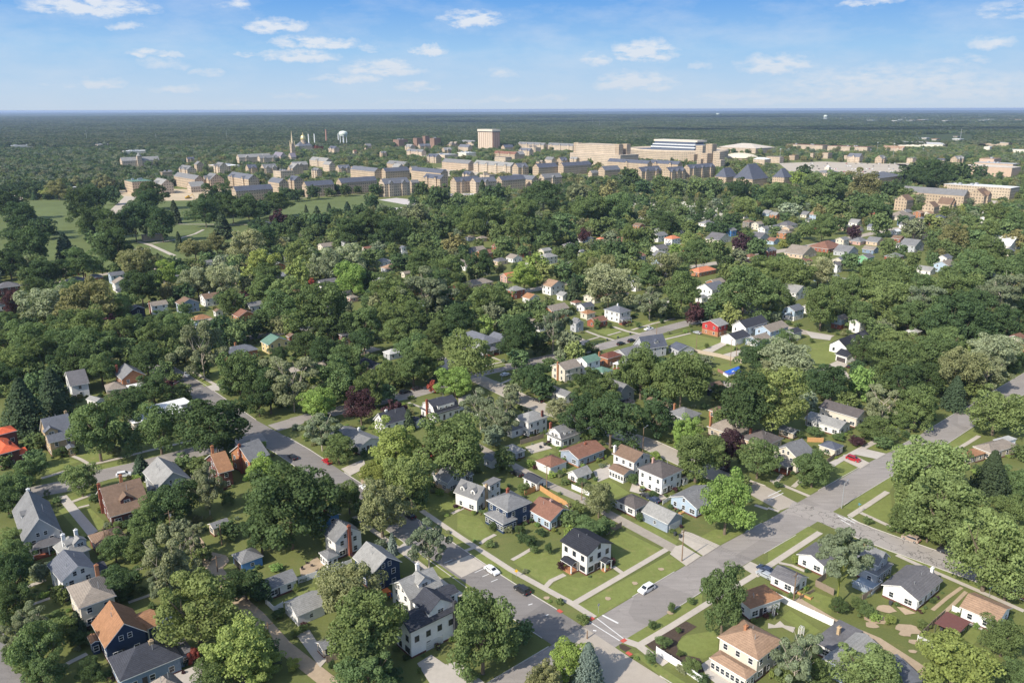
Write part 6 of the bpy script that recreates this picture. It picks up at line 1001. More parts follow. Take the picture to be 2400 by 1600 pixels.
for q in TREES:      # a crown may not swallow a building that stands clear in the photograph
    rp=q['R']*FPX/q['near']; k=1
    for x0,y0,x1,y1,dd in HB:
        if dd<q['y']+1: continue
        d=math.hypot(q['sx']-(x0+x1)/2,q['sy']-(y0+y1)/2+rp*.1)
        if d<rp*.95 and (x1-x0)<rp*2.6: k=min(k,max(.62,d/rp*1.02))
    q['R']*=k; q['Hc']*=k**.7
for q in TREES:      # keep bases off the open streets
    for L,hw in ROADS[:7]:
        for a,c in zip(L,L[1:]):
            ab=c-a; t=max(0,min(1,((q['x']-a.x)*ab.x+(q['y']-a.y)*ab.y)/max(1e-6,ab.x**2+ab.y**2))); dx,dy=q['x']-a.x-ab.x*t,q['y']-a.y-ab.y*t; d=math.hypot(dx,dy); need=hw+.42*q['R']
            if .01<d<need: m=min(4.5,need-d)/d; q['x']+=dx*m; q['y']+=dy*m
TREES.sort(key=lambda q:-q['w'])
print('trees listed',len(TREES))
shr=[q for q in TREES if q['Hc']+q['bole']<4.2]; big=[q for q in TREES if q['Hc']+q['bole']>=4.2]
IND=big[:298]; REST=big[298:]
CLR=[]
LAND+= [(688,350,'the basilica spire',1700),(712,345,'the golden dome',1700),(806,345,'the big water tower',1700),(945,340,'the dark brick towers',1700),(300,365,'the turreted woods hall',1600),(560,430,'the earth lot',1300),(1830,430,'the tent-roofed arts centre',1300),(2110,440,'the low cornice hall',1200),(2170,470,'the gabled brick school',1100),(1600,1345,'the white car driving on the main street',170),(1860,1195,'the wide street crossing',250),(640,1003,'the north street corner',280),(1800,860,'the big lawn house',400) if 0 else (1860,840,'the big mown lawn',390),(1620,875,'the blue pool cover',380),(450,545,'the curving golf path',850),(350,545,'the brick golf pavilion',850),(830,480,'the playing field',1100),(960,475,'the sports courts',1150),(1600,480,'the cemetery',1000),(1540,650,'the upper street bend',600),(200,470,'the left fairway',1100),(2010,390,'the big parking lot',1600)]
used=set()
def tlabel(q):
    k=q['k']; fam=KD.get(k if k!='t' else 's'); szp='huge' if q['w']>125 else 'large' if q['w']>85 else 'mid-sized' if q['w']>50 else 'small'
    if k=='t': d_='tall ivy-trunked'
    else: d_=szp+' '+fam[2]
    noun='conifer' if k=='c' else 'spruce' if k=='b' else 'tree'
    d_=d_.replace('dark conifer','dark').replace('blue spruce','blue')
    near=sorted(LAND,key=lambda l:math.hypot((l[0]-q['sx']),(l[1]-q['sy'])*1.3))
    def rel(l):
        dx,dy=q['sx']-l[0],q['sy']-l[1]
        if abs(dx)>abs(dy)*1.2: return ('left of ' if dx<0 else 'right of ')+l[2]
        return ('behind ' if dy<0 else 'in front of ')+l[2]
    c=[]
    sh={'r':'rounded','o':'spreading','w':'broad','s':'loose','c':'pointed','b':'pointed','t':'leafy'}[fam[0]]
    for l in near[:2]: c.append(f"{d_} {noun} {rel(l)}")
    if q['Hc']/q['R']>2.2: c.append(f"{d_} upright {noun} {rel(near[0])}")
    for l in near[:3]: c.append(f"{d_} {sh} {noun} {rel(l)}")
    for l in near[:4]:
        for l2 in near[:6]:
            if l2 is not l: c.append(f"{d_} {noun} {rel(l)}, {rel(l2)}")
    for l in near[:8]: c.append(f"{d_} {noun} {'well ' if 'of' in rel(l)[:8] else 'some way '}{rel(l)}")
    for o_ in ('second','third','fourth','fifth','sixth'):
        for l in near[:3]: c.append(f"{o_} {d_} {noun} {rel(l)}")
    for s in c:
        if len(s.split())<=16 and s not in used: used.add(s); return s
    return c[0]
def plant(q,name,cat,group,label=None,sub=True):
    k=q['k']; kk='s' if k=='t' else k; fam,colr,_,_,_=KD[kk]; fam='t' if k=='t' else fam
    rn=random.Random(int(q['sx']*13+q['sy']*7)); r=empty(name,(q['x'],q['y'],0),rn.random()*6.28); setp(r,label or tlabel(q),cat,group)
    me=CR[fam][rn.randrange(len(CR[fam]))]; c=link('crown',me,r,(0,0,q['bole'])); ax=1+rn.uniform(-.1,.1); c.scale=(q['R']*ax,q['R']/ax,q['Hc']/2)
    f=1+rn.uniform(-.13,.13); g=1+rn.uniform(-.07,.07); c.color=(colr[0]*f*g,colr[1]*f,colr[2]*f/g,1)
    tm=TR['i'][0] if k=='t' else TR[fam][rn.randrange(2)]; t=link('trunk',tm,r); ht=q['bole']+q['Hc']/2; wd=max(.6,q['R']) if k!='t' else 9
    t.scale=(min(wd,8),min(wd,8),ht*.92)
    if k=='t': t.scale=(4.2,4.2,ht*.74)
    return r
# further houses glimpsed between the crowns
rg=random.Random(21); GL=[]
tries=0
GT0=[(q['x'],q['y'],q['R']) for q in TREES if q['w']>38]
while len(GL)<112 and tries<6000:
    tries+=1; a=rg.uniform(430,905); x=rg.uniform(-.58,.64)*a
    if x<-.05*a and a>600: continue
    wk=rg.choice(['w','w','w','c','z','l','*b','*u','e','s','*o']); rk=rg.choice('ggbGetnrS'); W_=rg.uniform(9,14); D_=rg.uniform(8,10.5); z=rg.choice([3,3,3,5.4])
    c=Matrix.Rotation(TH,4,'Z')@Vector((W_/2,D_/2,0))+Vector((x,a,0)); s=proj(c)
    if not(0<s[0]<2400) or any(math.hypot(fx-c.x,fy-c.y)<dg+8 for fx,fy,_,dg in FOOT): continue
    if any(math.hypot(fx-c.x,fy-c.y)<r+3.5 for fx,fy,r in GT0) or any(math.hypot(fx-c.x,(fy-c.y)+9)<r+1 for fx,fy,r in GT0): continue
    if any(math.hypot(p.x-c.x,p.y-c.y)<hw+7 for L,hw in ROADS for p in L): continue
    if 1450<s[0]<1720 and 440<s[1]<530 or s[1]<520 and s[0]<1700: continue
    o=empty('ranch_house' if z<4 else 'white_house' if wk=='w' else 'two_storey_house',Vector((x,a,0)),TH); setp(o,'x','house')
    build(o,W_,D_,z,rg.choice('gghg'),rg.choice('xy'),wk,rk,False,{}); reg(o,W_,D_,z,None); GL.append((o,f"{wallname(wk)} {'single-storey' if z<4 else 'two-storey'} house with {RN[rk]} roof"))
print('glimpsed',len(GL))
for o,base in GL:
    sx,sy=proj(o.location); near=sorted(LAND,key=lambda l:math.hypot(l[0]-sx,l[1]-sy)); done=False
    for pre in ('','small ','plain ','tree-shaded '):
        for l in near[:9]:
            dx=sx-l[0]; lb=f"{pre}{base} {'left of' if dx<-14 else 'right of' if dx>14 else 'behind' if sy<l[1] else 'in front of'} {l[2]}"
            if lb not in used and len(lb.split())<=16: used.add(lb); o['label']=lb; done=True; break
        if done: break
    if not done: o['label']=base+' glimpsed between trees'
for i,(o,z_) in enumerate(EX):
    sx,sy=proj(o.location); near=sorted(LAND,key=lambda l:math.hypot(l[0]-sx,l[1]-sy))
    for sz in (['small','long','modest','tall'][i%4]+' tan brick hall','slate-roofed tan hall','pale tan campus hall','gabled brick hall','narrow tan hall','back-row campus hall'):
        done=False
        for l in near[:5]:
            dx=sx-l[0]; lb=f"{sz} {'left of' if dx<-14 else 'right of' if dx>14 else 'behind' if sy<l[1] else 'in front of'} {l[2]}"
            if lb not in used: used.add(lb); o['label']=lb; done=True; break
        if done: break
for q in IND: plant(q,'conifer' if q['k'] in'cb' else 'tree','conifer' if q['k'] in 'cb' else 'tree','trees between the houses')
for q in shr: plant(q,'shrub','shrub','garden shrubs and young trees',tlabel(q).replace(' tree ',' bush ').replace(' spruce ',' clipped evergreen '))
print('individual',len(IND),'shrubs',len(shr),'rest',len(REST))
# -------- everything beyond the 298 largest: one stuff object each for the distant trees and the woods
CRL=[crown('r',2600,71,M_LEAF2,2.5),crown('r',2600,72,M_LEAF2,2.5),crown('o',2600,73,M_LEAF2,2.5),crown('c',1700,74,M_LEAF2,2.6),crown('w',2600,75,M_LEAF2,2.5)]
def patchmesh(seed):
    g=np.random.default_rng(seed); vs=[];lv=[];N=0
    cs=[];ns=[];ss=[];ll=[]
    for i in range(11):
        a=g.random()*6.28; rr=math.sqrt(g.random())*.95; cx,cy=rr*math.cos(a),rr*math.sin(a); R1=.20+.14*g.random(); h=.42+.2*g.random(); n=130
        u=g.normal(size=(n,3)); u/=np.linalg.norm(u,axis=1)[:,None]; u[:,2]=np.abs(u[:,2])*1.0-.15
        cs.append(np.stack([cx+u[:,0]*R1,cy+u[:,1]*R1,h-R1*.7+u[:,2]*R1*.9],1)); nn=u+g.normal(0,.45,(n,3)); ns.append(nn/np.linalg.norm(nn,axis=1)[:,None]); ss.append(R1*.17*(.7+.6*g.random(n))); ll.append(np.clip(.2*g.random()+.5*g.random(n)+.15,0,1))
    global rng; rng=g
    return quads(np.concatenate(cs),np.concatenate(ns),np.concatenate(ss),np.concatenate(ll),'patch',M_LEAF2)
PM=[patchmesh(s) for s in (1,2,3,4)]
def scatter(name,label,cat,pts,meshes):
    """pts rows: x,y,z,scale xyz,rot,kind,r,g,b"""
    pts=np.array(pts,dtype=np.float32); n=len(pts); me=bpy.data.meshes.new(name); me.vertices.add(n); me.vertices.foreach_set('co',pts[:,:3].ravel())
    a=me.attributes.new('sc','FLOAT_VECTOR','POINT'); a.data.foreach_set('vector',pts[:,3:6].ravel()); a=me.attributes.new('rt','FLOAT','POINT'); a.data.foreach_set('value',pts[:,6].copy())
    a=me.attributes.new('ki','INT','POINT'); a.data.foreach_set('value',pts[:,7].astype(np.int32)); a=me.attributes.new('tint','FLOAT_COLOR','POINT'); a.data.foreach_set('color',np.concatenate([pts[:,8:11],np.ones((n,1),np.float32)],1).ravel())
    o=link(name,me); setp(o,label,cat,None,'stuff'); g=bpy.data.node_groups.new(name,'GeometryNodeTree'); g.interface.new_socket('Geometry',in_out='INPUT',socket_type='NodeSocketGeometry'); g.interface.new_socket('Geometry',in_out='OUTPUT',socket_type='NodeSocketGeometry')
    N=g.nodes; L=g.links; i=N.new('NodeGroupInput'); ou=N.new('NodeGroupOutput'); iop=N.new('GeometryNodeInstanceOnPoints'); iop.inputs['Pick Instance'].default_value=True
    jn=N.new('GeometryNodeJoinGeometry')
    for m in reversed(meshes):
        so=bpy.data.objects.new('src',m); oi=N.new('GeometryNodeObjectInfo'); oi.inputs['Object'].default_value=so; oi.inputs['As Instance'].default_value=False
        gi=N.new('GeometryNodeGeometryToInstance'); L.new(oi.outputs['Geometry'],gi.inputs[0]); L.new(gi.outputs[0],jn.inputs[0])
    def na(nm,ty): x=N.new('GeometryNodeInputNamedAttribute'); x.data_type=ty; x.inputs[0].default_value=nm; return x.outputs[0]
    L.new(i.outputs[0],iop.inputs['Points']); L.new(jn.outputs[0],iop.inputs['Instance']); L.new(na('ki','INT'),iop.inputs['Instance Index']); L.new(na('sc','FLOAT_VECTOR'),iop.inputs['Scale'])
    cx=N.new('ShaderNodeCombineXYZ'); L.new(na('rt','FLOAT'),cx.inputs[2]); L.new(cx.outputs[0],iop.inputs['Rotation']); L.new(iop.outputs[0],ou.inputs[0])
    o.modifiers.new('scatter','NODES').node_group=g; return o
NEARC=[KD[k][1] for k in 'mmmmddlos']
RN_=random.Random(5)
def row(x,y,z,R_x,hz,ki,c,v=.16):
    f=1+RN_.uniform(-v,v); w=1+RN_.uniform(-.1,.1); return (x,y,z,R_x,R_x,hz,RN_.random()*6.28,ki,c[0]*f*w,c[1]*f,c[2]*f/w)
pts=[]
KI={'r':0,'o':2,'c':3,'b':3,'w':4,'s':4,'t':0}
for q in REST:
    fam,colr=KD[q['k']][:2]; ki=KI[fam]; ki=RN_.choice((0,1)) if ki==0 else ki
    pts.append(row(q['x'],q['y'],q['bole']*.5,q['R']*1.08,(q['Hc']+q['bole']*.5)/2,ki,colr,.08))
class Grid:
    def __init__(s,c): s.c=c; s.d={}
    def add(s,x,y,r): s.d.setdefault((int(x//s.c),int(y//s.c)),[]).append((x,y,r))
    def hit(s,x,y,r,k=.8):
        a,b_=int(x//s.c),int(y//s.c)
        for i in (-1,0,1):
            for j in (-1,0,1):
                for p in s.d.get((a+i,b_+j),()):
                    if math.hypot(p[0]-x,p[1]-y)<k*(p[2]+r): return True
        return False
GT=Grid(24); [GT.add(q['x'],q['y'],q['R']) for q in TREES]
def inpoly(x,y,p):
    c=False; j=len(p)-1
    for i in range(len(p)):
        if (p[i][1]>y)!=(p[j][1]>y) and x<(p[j][0]-p[i][0])*(y-p[i][1])/(p[j][1]-p[i][1])+p[i][0]: c=not c
        j=i
    return c
POL=[]
for o in S.objects:
    if o.type=='MESH' and o.name.split('.')[0] in ('lawn','driveway','fairway','playing_field','sports_court','building_site','parking_lot','mulch_bed','street_end','parking_slab'):
        p=[tuple(v.co[:2]) for v in o.data.vertices]; POL.append((min(a for a,_ in p),max(a for a,_ in p),min(c for _,c in p),max(c for _,c in p),p))
for x0,x1,y0,y1,p in POL:
    q=[proj((a,c,0)) for a,c in p]; bb=(min(a for a,_ in q)+8,min(c for _,c in q)+2,max(a for a,_ in q)-8,max(c for _,c in q)-2)
    if 600<bb[1] and bb[3]<965 and bb[2]-bb[0]<140: CLR.append(bb)
CLR+=[(1390,745,1640,822),(1105,860,1200,905),(1700,850,1740,885),(1640,885,1700,930),(1560,835,1660,850),(870,920,1000,955)]
RS=[(a,c,hw) for L,hw in ROADS for a,c in zip(L,L[1:])]
def free(x,y,r,roadk=1.0):
    for x0,x1,y0,y1,p in POL:
        if x0<x<x1 and y0<y<y1 and inpoly(x,y,p): return False
    for fx,fy,a,dg in FOOT:
        if abs(fx-x)<dg+r*.7 and abs(fy-y)<dg+r*.7 and math.hypot(fx-x,fy-y)<dg*.85+r*.6: return False
    if y<1300:
        for a,c,hw in RS:
            ab=c-a; t=max(0,min(1,((x-a.x)*ab.x+(y-a.y)*ab.y)/max(1e-6,ab.x**2+ab.y**2))); 
            if math.hypot(x-a.x-ab.x*t,y-a.y-ab.y*t)<hw+r*.55: return False
    return True
CLR+=[(1820,560,1960,600),(1940,545,2060,578),(2040,528,2120,552),(1200,668,1335,694),(1640,608,1710,628),(36,655,150,672),(2130,588,2180,640),(1820,380,2130,408),(1770,700,1800,712),(300,545,470,610),(1890,776,1960,792),(2145,600,2180,625),(1260,590,1300,600),(240,455,330,510),(410,535,480,570)]
def covers(x,y,z,r):
    """would this crown hide a building that the photograph shows?"""
    sx,sy=proj((x,y,z)); rp=r*FPX/math.hypot(y,H)*.75
    for x0,y0,x1,y1 in CLR:
        if x0-rp*.7<sx<x1+rp*.7 and y0-rp*.5<sy<y1+rp*.4: return True
    for x0,y0,x1,y1,dd in HB:
        if dd>y-2 and x0-rp<sx<x1+rp and y0-rp*.7<sy<y1+rp*.95-(y1-y0)*.1: return True
    return False
def nz0(x,y): return math.sin(x/17+1.3*math.sin(y/12))*math.sin(y/19+.8*math.sin(x/13))
y=310.
while y<1230:
    x=-.68*y-20
    while x<.68*y+20:
        xx=x+RN_.uniform(-3.5,3.5); yy=y+RN_.uniform(-3.5,3.5); r=RN_.uniform(2.6,5.8); s=proj((xx,yy,4))
        pr=(.8 if s[0]<900 or s[0]>2150 else .5) if s[1]<900 else .5
        if RN_.random()<pr and not GT.hit(xx,yy,r,.72) and free(xx,yy,r) and not covers(xx,yy,r*1.1,r):
            c=RN_.choice(NEARC); dk=s[0]<700 and s[1]<560
            if dk: c=KD['d'][1]
            if 1480<s[0]<1700 and 450<s[1]<520 and RN_.random()<.55: x+=8.5; continue
            GT.add(xx,yy,r); pts.append(row(xx,yy,.3,r*1.12,r*RN_.uniform(.95,1.35),RN_.choice((0,1,2,0,1,4)) if not dk else RN_.choice((0,1,3)),c))
        x+=8.5
    y+=8.
y=1230.
while y<2450:
    x=-.68*y-20
    while x<.68*y+20:
        xx=x+RN_.uniform(-5,5); yy=y+RN_.uniform(-5,5); r=RN_.uniform(3.6,7.0); s=proj((xx,yy,6)); az=s[0]
        left=az<430 or (az<560 and s[1]<368) ; rightw=az>1780 and s[1]>395+ (az-1780)*.03
        pr=.97 if left else .85 if s[1]<352 and az<1350 else .62
        if RN_.random()<pr and free(xx,yy,r) and not covers(xx,yy,r*1.1,r*(1.0 if not left else .9)):
            c=RN_.choice([KD['m'][1],KD['d'][1],KD['m'][1],KD['s'][1],KD['o'][1],KD['l'][1]] if not left else [KD['m'][1],KD['d'][1],KD['s'][1]])
            pts.append(row(xx,yy,.3,r*1.15,r*RN_.uniform(.95,1.3),RN_.choice((0,1,2,0,1,4)),c))
        x+=12.5
    y+=11.5
scatter('distant_trees','mixed green trees filling the neighbourhood and campus out to the far woods','trees',pts,CRL)
print('distant trees',len(pts))
und=[]; GU=Grid(12)
for _ in range(9000):
    yy=135+ (RN_.random()**.8)*330; xx=RN_.uniform(-.69*yy,.69*yy); r=RN_.uniform(.5,1.7)
    if GU.hit(xx,yy,r,.8) or not free(xx,yy,r) or GT.hit(xx,yy,r,.35): continue
    g=nz0(xx,yy); 
    if g+RN_.uniform(-.8,.8)<.25: continue
    if xx>40 and yy<240 and RN_.random()<.65: continue
    GU.add(xx,yy,r); und.append(row(xx,yy,-.1,r,r*RN_.uniform(.5,.95),RN_.choice((0,1,2)),KD[RN_.choice('mmdovs')][1]))
for o in list(S.objects):
    if o.type=='EMPTY' and o.parent is None and o.get('category') in ('house','garage') and o.location.y<330:
        w=[c for c in o.children if c.name.split('.')[0]=='wall']
        if not w: continue
        bb=w[0].bound_box; x1=max(p[0] for p in bb); y1=max(p[1] for p in bb); rz=o.rotation_euler.z; n=int((x1+y1)*1.1)
        for _ in range(n if o['category']=='house' else n//3):
            t_=RN_.random(); e=RN_.choice([(x1*t_,-.6),(-.6,y1*t_),(x1*t_,-.5),(x1+.6,y1*t_)]); 
            if abs(t_-.38)<.1 or RN_.random()<.35: continue
            r=RN_.uniform(.4,.85); p=o.matrix_basis@Vector((e[0],e[1],0)); q=Matrix.Translation(o.location)@Matrix.Rotation(rz,4,'Z')@Vector((e[0],e[1],0))
            if any(math.hypot(q.x-fx,q.y-fy)<fa*.6 and math.hypot(fx-o.location.x,fy-o.location.y)>fa*2 for fx,fy,fa,_d in FOOT): continue
            und.append(row(q.x,q.y,-.1,r,r*RN_.uniform(.6,1.1),RN_.choice((0,1,2)),KD[RN_.choice('mmdyvp')][1]))
scatter('undergrowth','low bushes and hedges growing between the houses and yards','undergrowth',und,CRL); print('undergrowth',len(und))
pts=[]
def nz(x,y,s): return math.sin(x/s+1.3*math.sin(y/s*.7))*math.sin(y/s*1.1+.8*math.sin(x/s*.6))
y=2430.
def hill(x,y): 
    f=max(0,min(1,(y-5000)/9000)); return f*(14+14*nz(x,y,5200)+8*nz(x+900,y,2100))
while y<13000:
    sp=23*(y/2500)**.82; x=-.68*y-50
    while x<.68*y+50:
        xx=x+RN_.uniform(-.4,.4)*sp; yy=y+RN_.uniform(-.4,.4)*sp; s=proj((xx,yy,6)); g=nz(xx,yy*1.6,420)*.5+RN_.uniform(-1.1,1.3)
        ok=free(xx,yy,8) and not covers(xx,yy,9,sp*.5) if yy<3600 else True
        if 1850<s[0] and 300<s[1]<322 and RN_.random()<.25: ok=False
        if s[0]>1940 and 274<s[1]<294 and RN_.random()<.6: ok=False
        if ok:
            c=[KD['d'][1],KD['m'][1],KD['s'][1]][0 if g<-.25 else 1 if g<.6 else 2]
            pts.append(row(xx,yy,hill(xx,yy)+3.5,sp*.80,21*(y/2500)**.25,RN_.randrange(4),tuple(a*.66 for a in c),.32))
        x+=sp
    y+=sp*.86
scatter('far_woods','endless mixed woods stretching to the flat horizon','woods',pts,PM); print('woods patches',len(pts))
def cf(b):
    v=gp(b); n=b.noise(v,.02,5,.7); c=b.mix(b.m('MULTIPLY_ADD',n,3,-1,clamp=True),(.040,.058,.025,1),(.085,.105,.045,1)); c=b.mix(b.m('MULTIPLY_ADD',b.noise(v,.0012,4,.6),4,-1.7,clamp=True),c,(.05,.07,.035,1))
    c=b.mix(b.m('MULTIPLY_ADD',b.noise(v,.0035,5,.75),9,-6.6,clamp=True),c,(.25,.24,.20,1))
    return bsdf(b,c,1,.05,bump=n,bs=1)
mb=MB(); rows=[2600,3500,4600,6000,7500,9000,10500,12000,13500,15500,18000,21000,25000,30000,36400]; NX=60
for yy in rows:
    for i in range(NX+1): x=(i/NX*2-1)*(.72*yy+300); mb.v.append((x,yy,(3.0 if yy<3000 else 8+ (4 if yy>13000 else 0)) + hill(x,yy)))
for j in range(len(rows)-1):
    for i in range(NX): mb.f.append((j*(NX+1)+i,j*(NX+1)+i+1,(j+1)*(NX+1)+i+1,(j+1)*(NX+1)+i)); mb.m.append(0)
o=mb.obj('woodland_canopy',[mat('far_canopy',cf)]); setp(o,'blue-green canopy of the farthest woods under the horizon','woods',None,'stuff')
for p in o.data.polygons: p.use_smooth=True
# ---------------------------------------------------------------- vehicles
def carmesh(kind,L=4.6,Wd=1.82,Hh=1.5):
    lo=.22; belt=.92 if kind!='sedan' else .85
    if kind=='suv': side=[(-L/2,.45),(-L/2+.05,.95),(-L/2+.35,1.0),(-L/2+.55,Hh*1.05),(L*.12,Hh*1.08),(L*.27,1.02),(L/2-.12,.88),(L/2,.5)]
    elif kind=='sedan': side=[(-L/2,.42),(-L/2+.04,.86),(-L/2+.55,.92),(-L*.27,Hh*.95),(L*.06,Hh*.96),(L*.24,.93),(L/2-.15,.74),(L/2,.45)]
    else: side=[(-L/2,.5),(-L/2,.98),(-L*.10,1.0),(-L*.08,Hh*1.12),(L*.13,Hh*1.14),(L*.25,1.05),(L/2-.1,.95),(L/2,.55)]
    pts=side+[(L/2-.1,lo),(-L/2+.1,lo)]
    n=len(pts); mb=MB(); vs=[]
    for y in (-1,1):
        for x,z in pts: vs.append((x,y*(Wd/2 if z<1.05 else Wd/2-.22),z))
    mb.add(vs,[tuple(range(n)),tuple(range(2*n-1,n-1,-1))]+[(i,n+i,n+(i+1)%n,(i+1)%n) for i in range(n)],0)
    me=mb.mesh('body',[]); fixn(me)
    g=MB()      # glass band: slightly proud panes on sides, windscreen and rear
    hi=max(z for _,z in side)-.12; tops=[p for p in side if p[1]>1.15]; xr,xf=tops[0][0],tops[-1][0]; b0=side[side.index(tops[0])-1]; b1=side[side.index(tops[-1])+1]
    for y in (-1,1):
        yy0=y*(Wd/2-.0); yy1=y*(Wd/2-.2); q=[(b0[0]+.18,yy0*.985,b0[1]+.07),(b1[0]-.2,yy0*.985,b1[1]+.05),(xf-.05,yy1,hi),(xr+.08,yy1,hi)]
        g.add([(a,c+y*.015,d) for a,c,d in q],[(0,1,2,3)])
    w=Wd/2-.26
    for (a,c,s) in ((b1,tops[-1],1),(b0,tops[0],-1)):
        nx=.03*s; g.add([(a[0]*.94+c[0]*.06+nx,-w,a[1]*.9+c[1]*.1+.02),(a[0]*.94+c[0]*.06+nx,w,a[1]*.9+c[1]*.1+.02),(c[0]*.9+a[0]*.1+nx,w*.92,c[1]*.92+a[1]*.08+.02),(c[0]*.9+a[0]*.1+nx,-w*.92,c[1]*.92+a[1]*.08+.02)],[(0,1,2,3)])
    gm=g.mesh('window',[M_CGL]); wh=MB(); wh.tube((0,-.11,0),(0,.11,0),.34,.34,14); wm=wh.mesh('wheel',[M_TYRE]); rh=MB(); rh.tube((0,-.125,0),(0,.125,0),.19,.19,10); rm=rh.mesh('rim',[M_METAL])
    hl=MB(); hl.box(-.04,-.18,-.07,.04,.18,.07,0); hm=hl.mesh('headlight',[M_TRIM]); tl=hl.mesh('tail_light',[M_TAIL])
    return me,gm,wm,rm,hm,tl,L,Wd
M_CGL=mat('car_glass',lambda b:bsdf(b,(.02,.025,.03),.08,.7)); M_TYRE=m_plain('tyre_rubber',(.025,.025,.025),.9); M_TAIL=m_plain('tail_lamp',(.4,.02,.02),.4)
CT={k:carmesh(k,*a) for k,a in dict(suv=(4.7,1.88,1.55),sedan=(4.7,1.8,1.42),pickup=(5.7,1.95,1.65)).items()}
def paint(c): return mat('car_paint_%02d%02d%02d'%tuple(int(x*99) for x in c),lambda b:bsdf(b,c,.28,.6))
PC=dict(W=(.74,.74,.74),k=(.02,.021,.025),r=(.36,.012,.02),s=(.38,.40,.42),g=(.36,.28,.22),n=(.03,.045,.09),b=(.10,.14,.22),m=(.16,.03,.035))
def car(label,t,x,y,ang,kind='sedan',c='W',group='cars parked and driving on the streets'):
    me,gm,wm,rm,hm,tl,L,Wd=CT[kind]; r=empty({'suv':'suv','sedan':'car','pickup':'pickup_truck'}[kind],P(px(t,x,y))+Vector((0,0,.06)),ang); setp(r,label,{'suv':'car','sedan':'car','pickup':'pickup truck'}[kind],group)
    bm=me.copy(); bm.materials.append(paint(PC[c])); link('body',bm,r); link('window',gm,r)
    for sx in (-1,1):
        for sy in (-1,1):
            w=link('wheel',wm,r,(sx*L*.30,sy*(Wd/2-.10),.34)); link('rim',rm,w)
            if sx>0: link('headlight',hm,r,(L/2-.06,sy*(Wd/2-.32),.68))
            else: link('tail_light',tl,r,(-L/2+.0,sy*(Wd/2-.26),.78))
    return r
A0=TH; A9=TH+math.pi/2
for a in [('white hatchback SUV driving along the wide main street','c',1235,722,A0+math.pi,'suv','W'),('white sedan with dark roof in a marked parking bay','b',2168,548,A9+math.pi,'sedan','W'),('black SUV parked at the kerb by the last parking bay','c',95,730,A9,'suv','k'),('dark car under the drooping tree on the side street','f',1412,1220,A9,'sedan','k'),
 ('red car parked near the low ranch house drive','f',655,722,A9,'sedan','r'),('white car half under leaves near a driveway apron','f',1003,965,A9,'sedan','W'),('white SUV parked on the west street next to a dark tree','e',1138,845,R(22),'suv','W'),('dark red car on the driveway beside the cream garage','h',782,700,A9+math.pi,'suv','r'),
 ('tan station wagon parked on the cracked street','d',1310,258,A9,'suv','g'),('black and maroon pickup truck on the cracked street','d',1658,385,A9,'pickup','k'),('black car parked behind the pickup truck','d',1855,455,A9,'sedan','k'),('dark red car at the right edge under trees','d',2325,775,A9,'suv','m'),('red-grey car above the dark red car at the right edge','d',2330,640,A9,'sedan','m'),
 ('dark blue car beside the white garage with dark gable roof','c',2330,540,A9,'sedan','n'),('silver-blue car beside the white garage with dark gable roof','c',2325,590,A9,'sedan','s'),('black car on the path next to the brown pyramid-roofed garage','g',1240,1040,A9,'sedan','k'),('dark blue car next to the brown pyramid-roofed garage','g',1302,1072,A9,'sedan','n'),
 ('white pickup truck at the kerb of the north street','k',1255,678,R(38),'pickup','W'),('black car parked on the north street, nearer of two','k',1000,815,R(38),'suv','k'),('black car parked on the north street, farther of two','k',1098,788,R(38),'suv','k'),('grey car beside the red house','k',1702,712,A9,'sedan','s'),('black car on the long concrete driveway','k',2134,860,A0,'suv','k'),
 ('dark car at the kerb of the pale cross street','g',245,160,A9,'sedan','k'),('dark car under trees on the north street, left of two','j',1368,1258,R(35),'suv','k'),('dark car under trees on the north street, right of two','j',1480,1228,R(35),'suv','k'),('white car by the lamp post on the north street','j',2290,1098,R(38),'sedan','W'),('white truck on the shaded street at left','i',1718,1102,R(115),'pickup','W'),
 ('dark car on the driveway below the dark-doored garage','l',752,1022,A0,'sedan','k'),('dark car in deep shade near the purple tree','g',1978,802,A9,'sedan','k'),('dark car under the big pin oak by the street corner','f',340,682,A9,'sedan','k'),('dark car among trees below the pale gravel lot','l',1040,1085,A9,'sedan','k'),('grey car at the pale upper lane','l',625,190,A9,'suv','s'),('dark car in the alley by the tiny white garages','g',45,835,A9,'suv','k')]: car(*a)
rn=random.Random(3)
lotm=[]
for c in ('W','k','s','r','s','W'):
    mb=MB(); mb.box(-2.2,-.9,.3,2.2,.9,.9,0); mb.box(-1.5,-.8,.9,1.2,.8,1.45,0); lotm.append(mb.mesh('parked_car',[paint(PC[c])]))
def lot(t,x0,x1,y0,y1,n,lb,gr):
    for _ in range(n):
        p=P(px(t,rn.uniform(x0,x1),rn.choice([y0+(y1-y0)*k/3 for k in range(4)]))); o=link('parked_car',lotm[rn.randrange(6)],None,(p.x,p.y,.06),TH+rn.uniform(-.04,.04)); setp(o,lb,'car',gr)
lot('n',1785,2075,850,895,60,'one of many small cars in the lot below the slate-roofed halls','cars in the lot below the slate-roofed halls'); lot('p',710,980,672,700,26,'one of many small cars beside the slim bell tower','cars beside the bell tower'); lot('p',300,1200,565,640,60,'one of many tiny cars scattered over the big pale parking lot','cars on the big parking lot')
lot('p',1260,1900,330,390,50,'one of many tiny cars in the far retail lots at right','cars in the far retail lots')
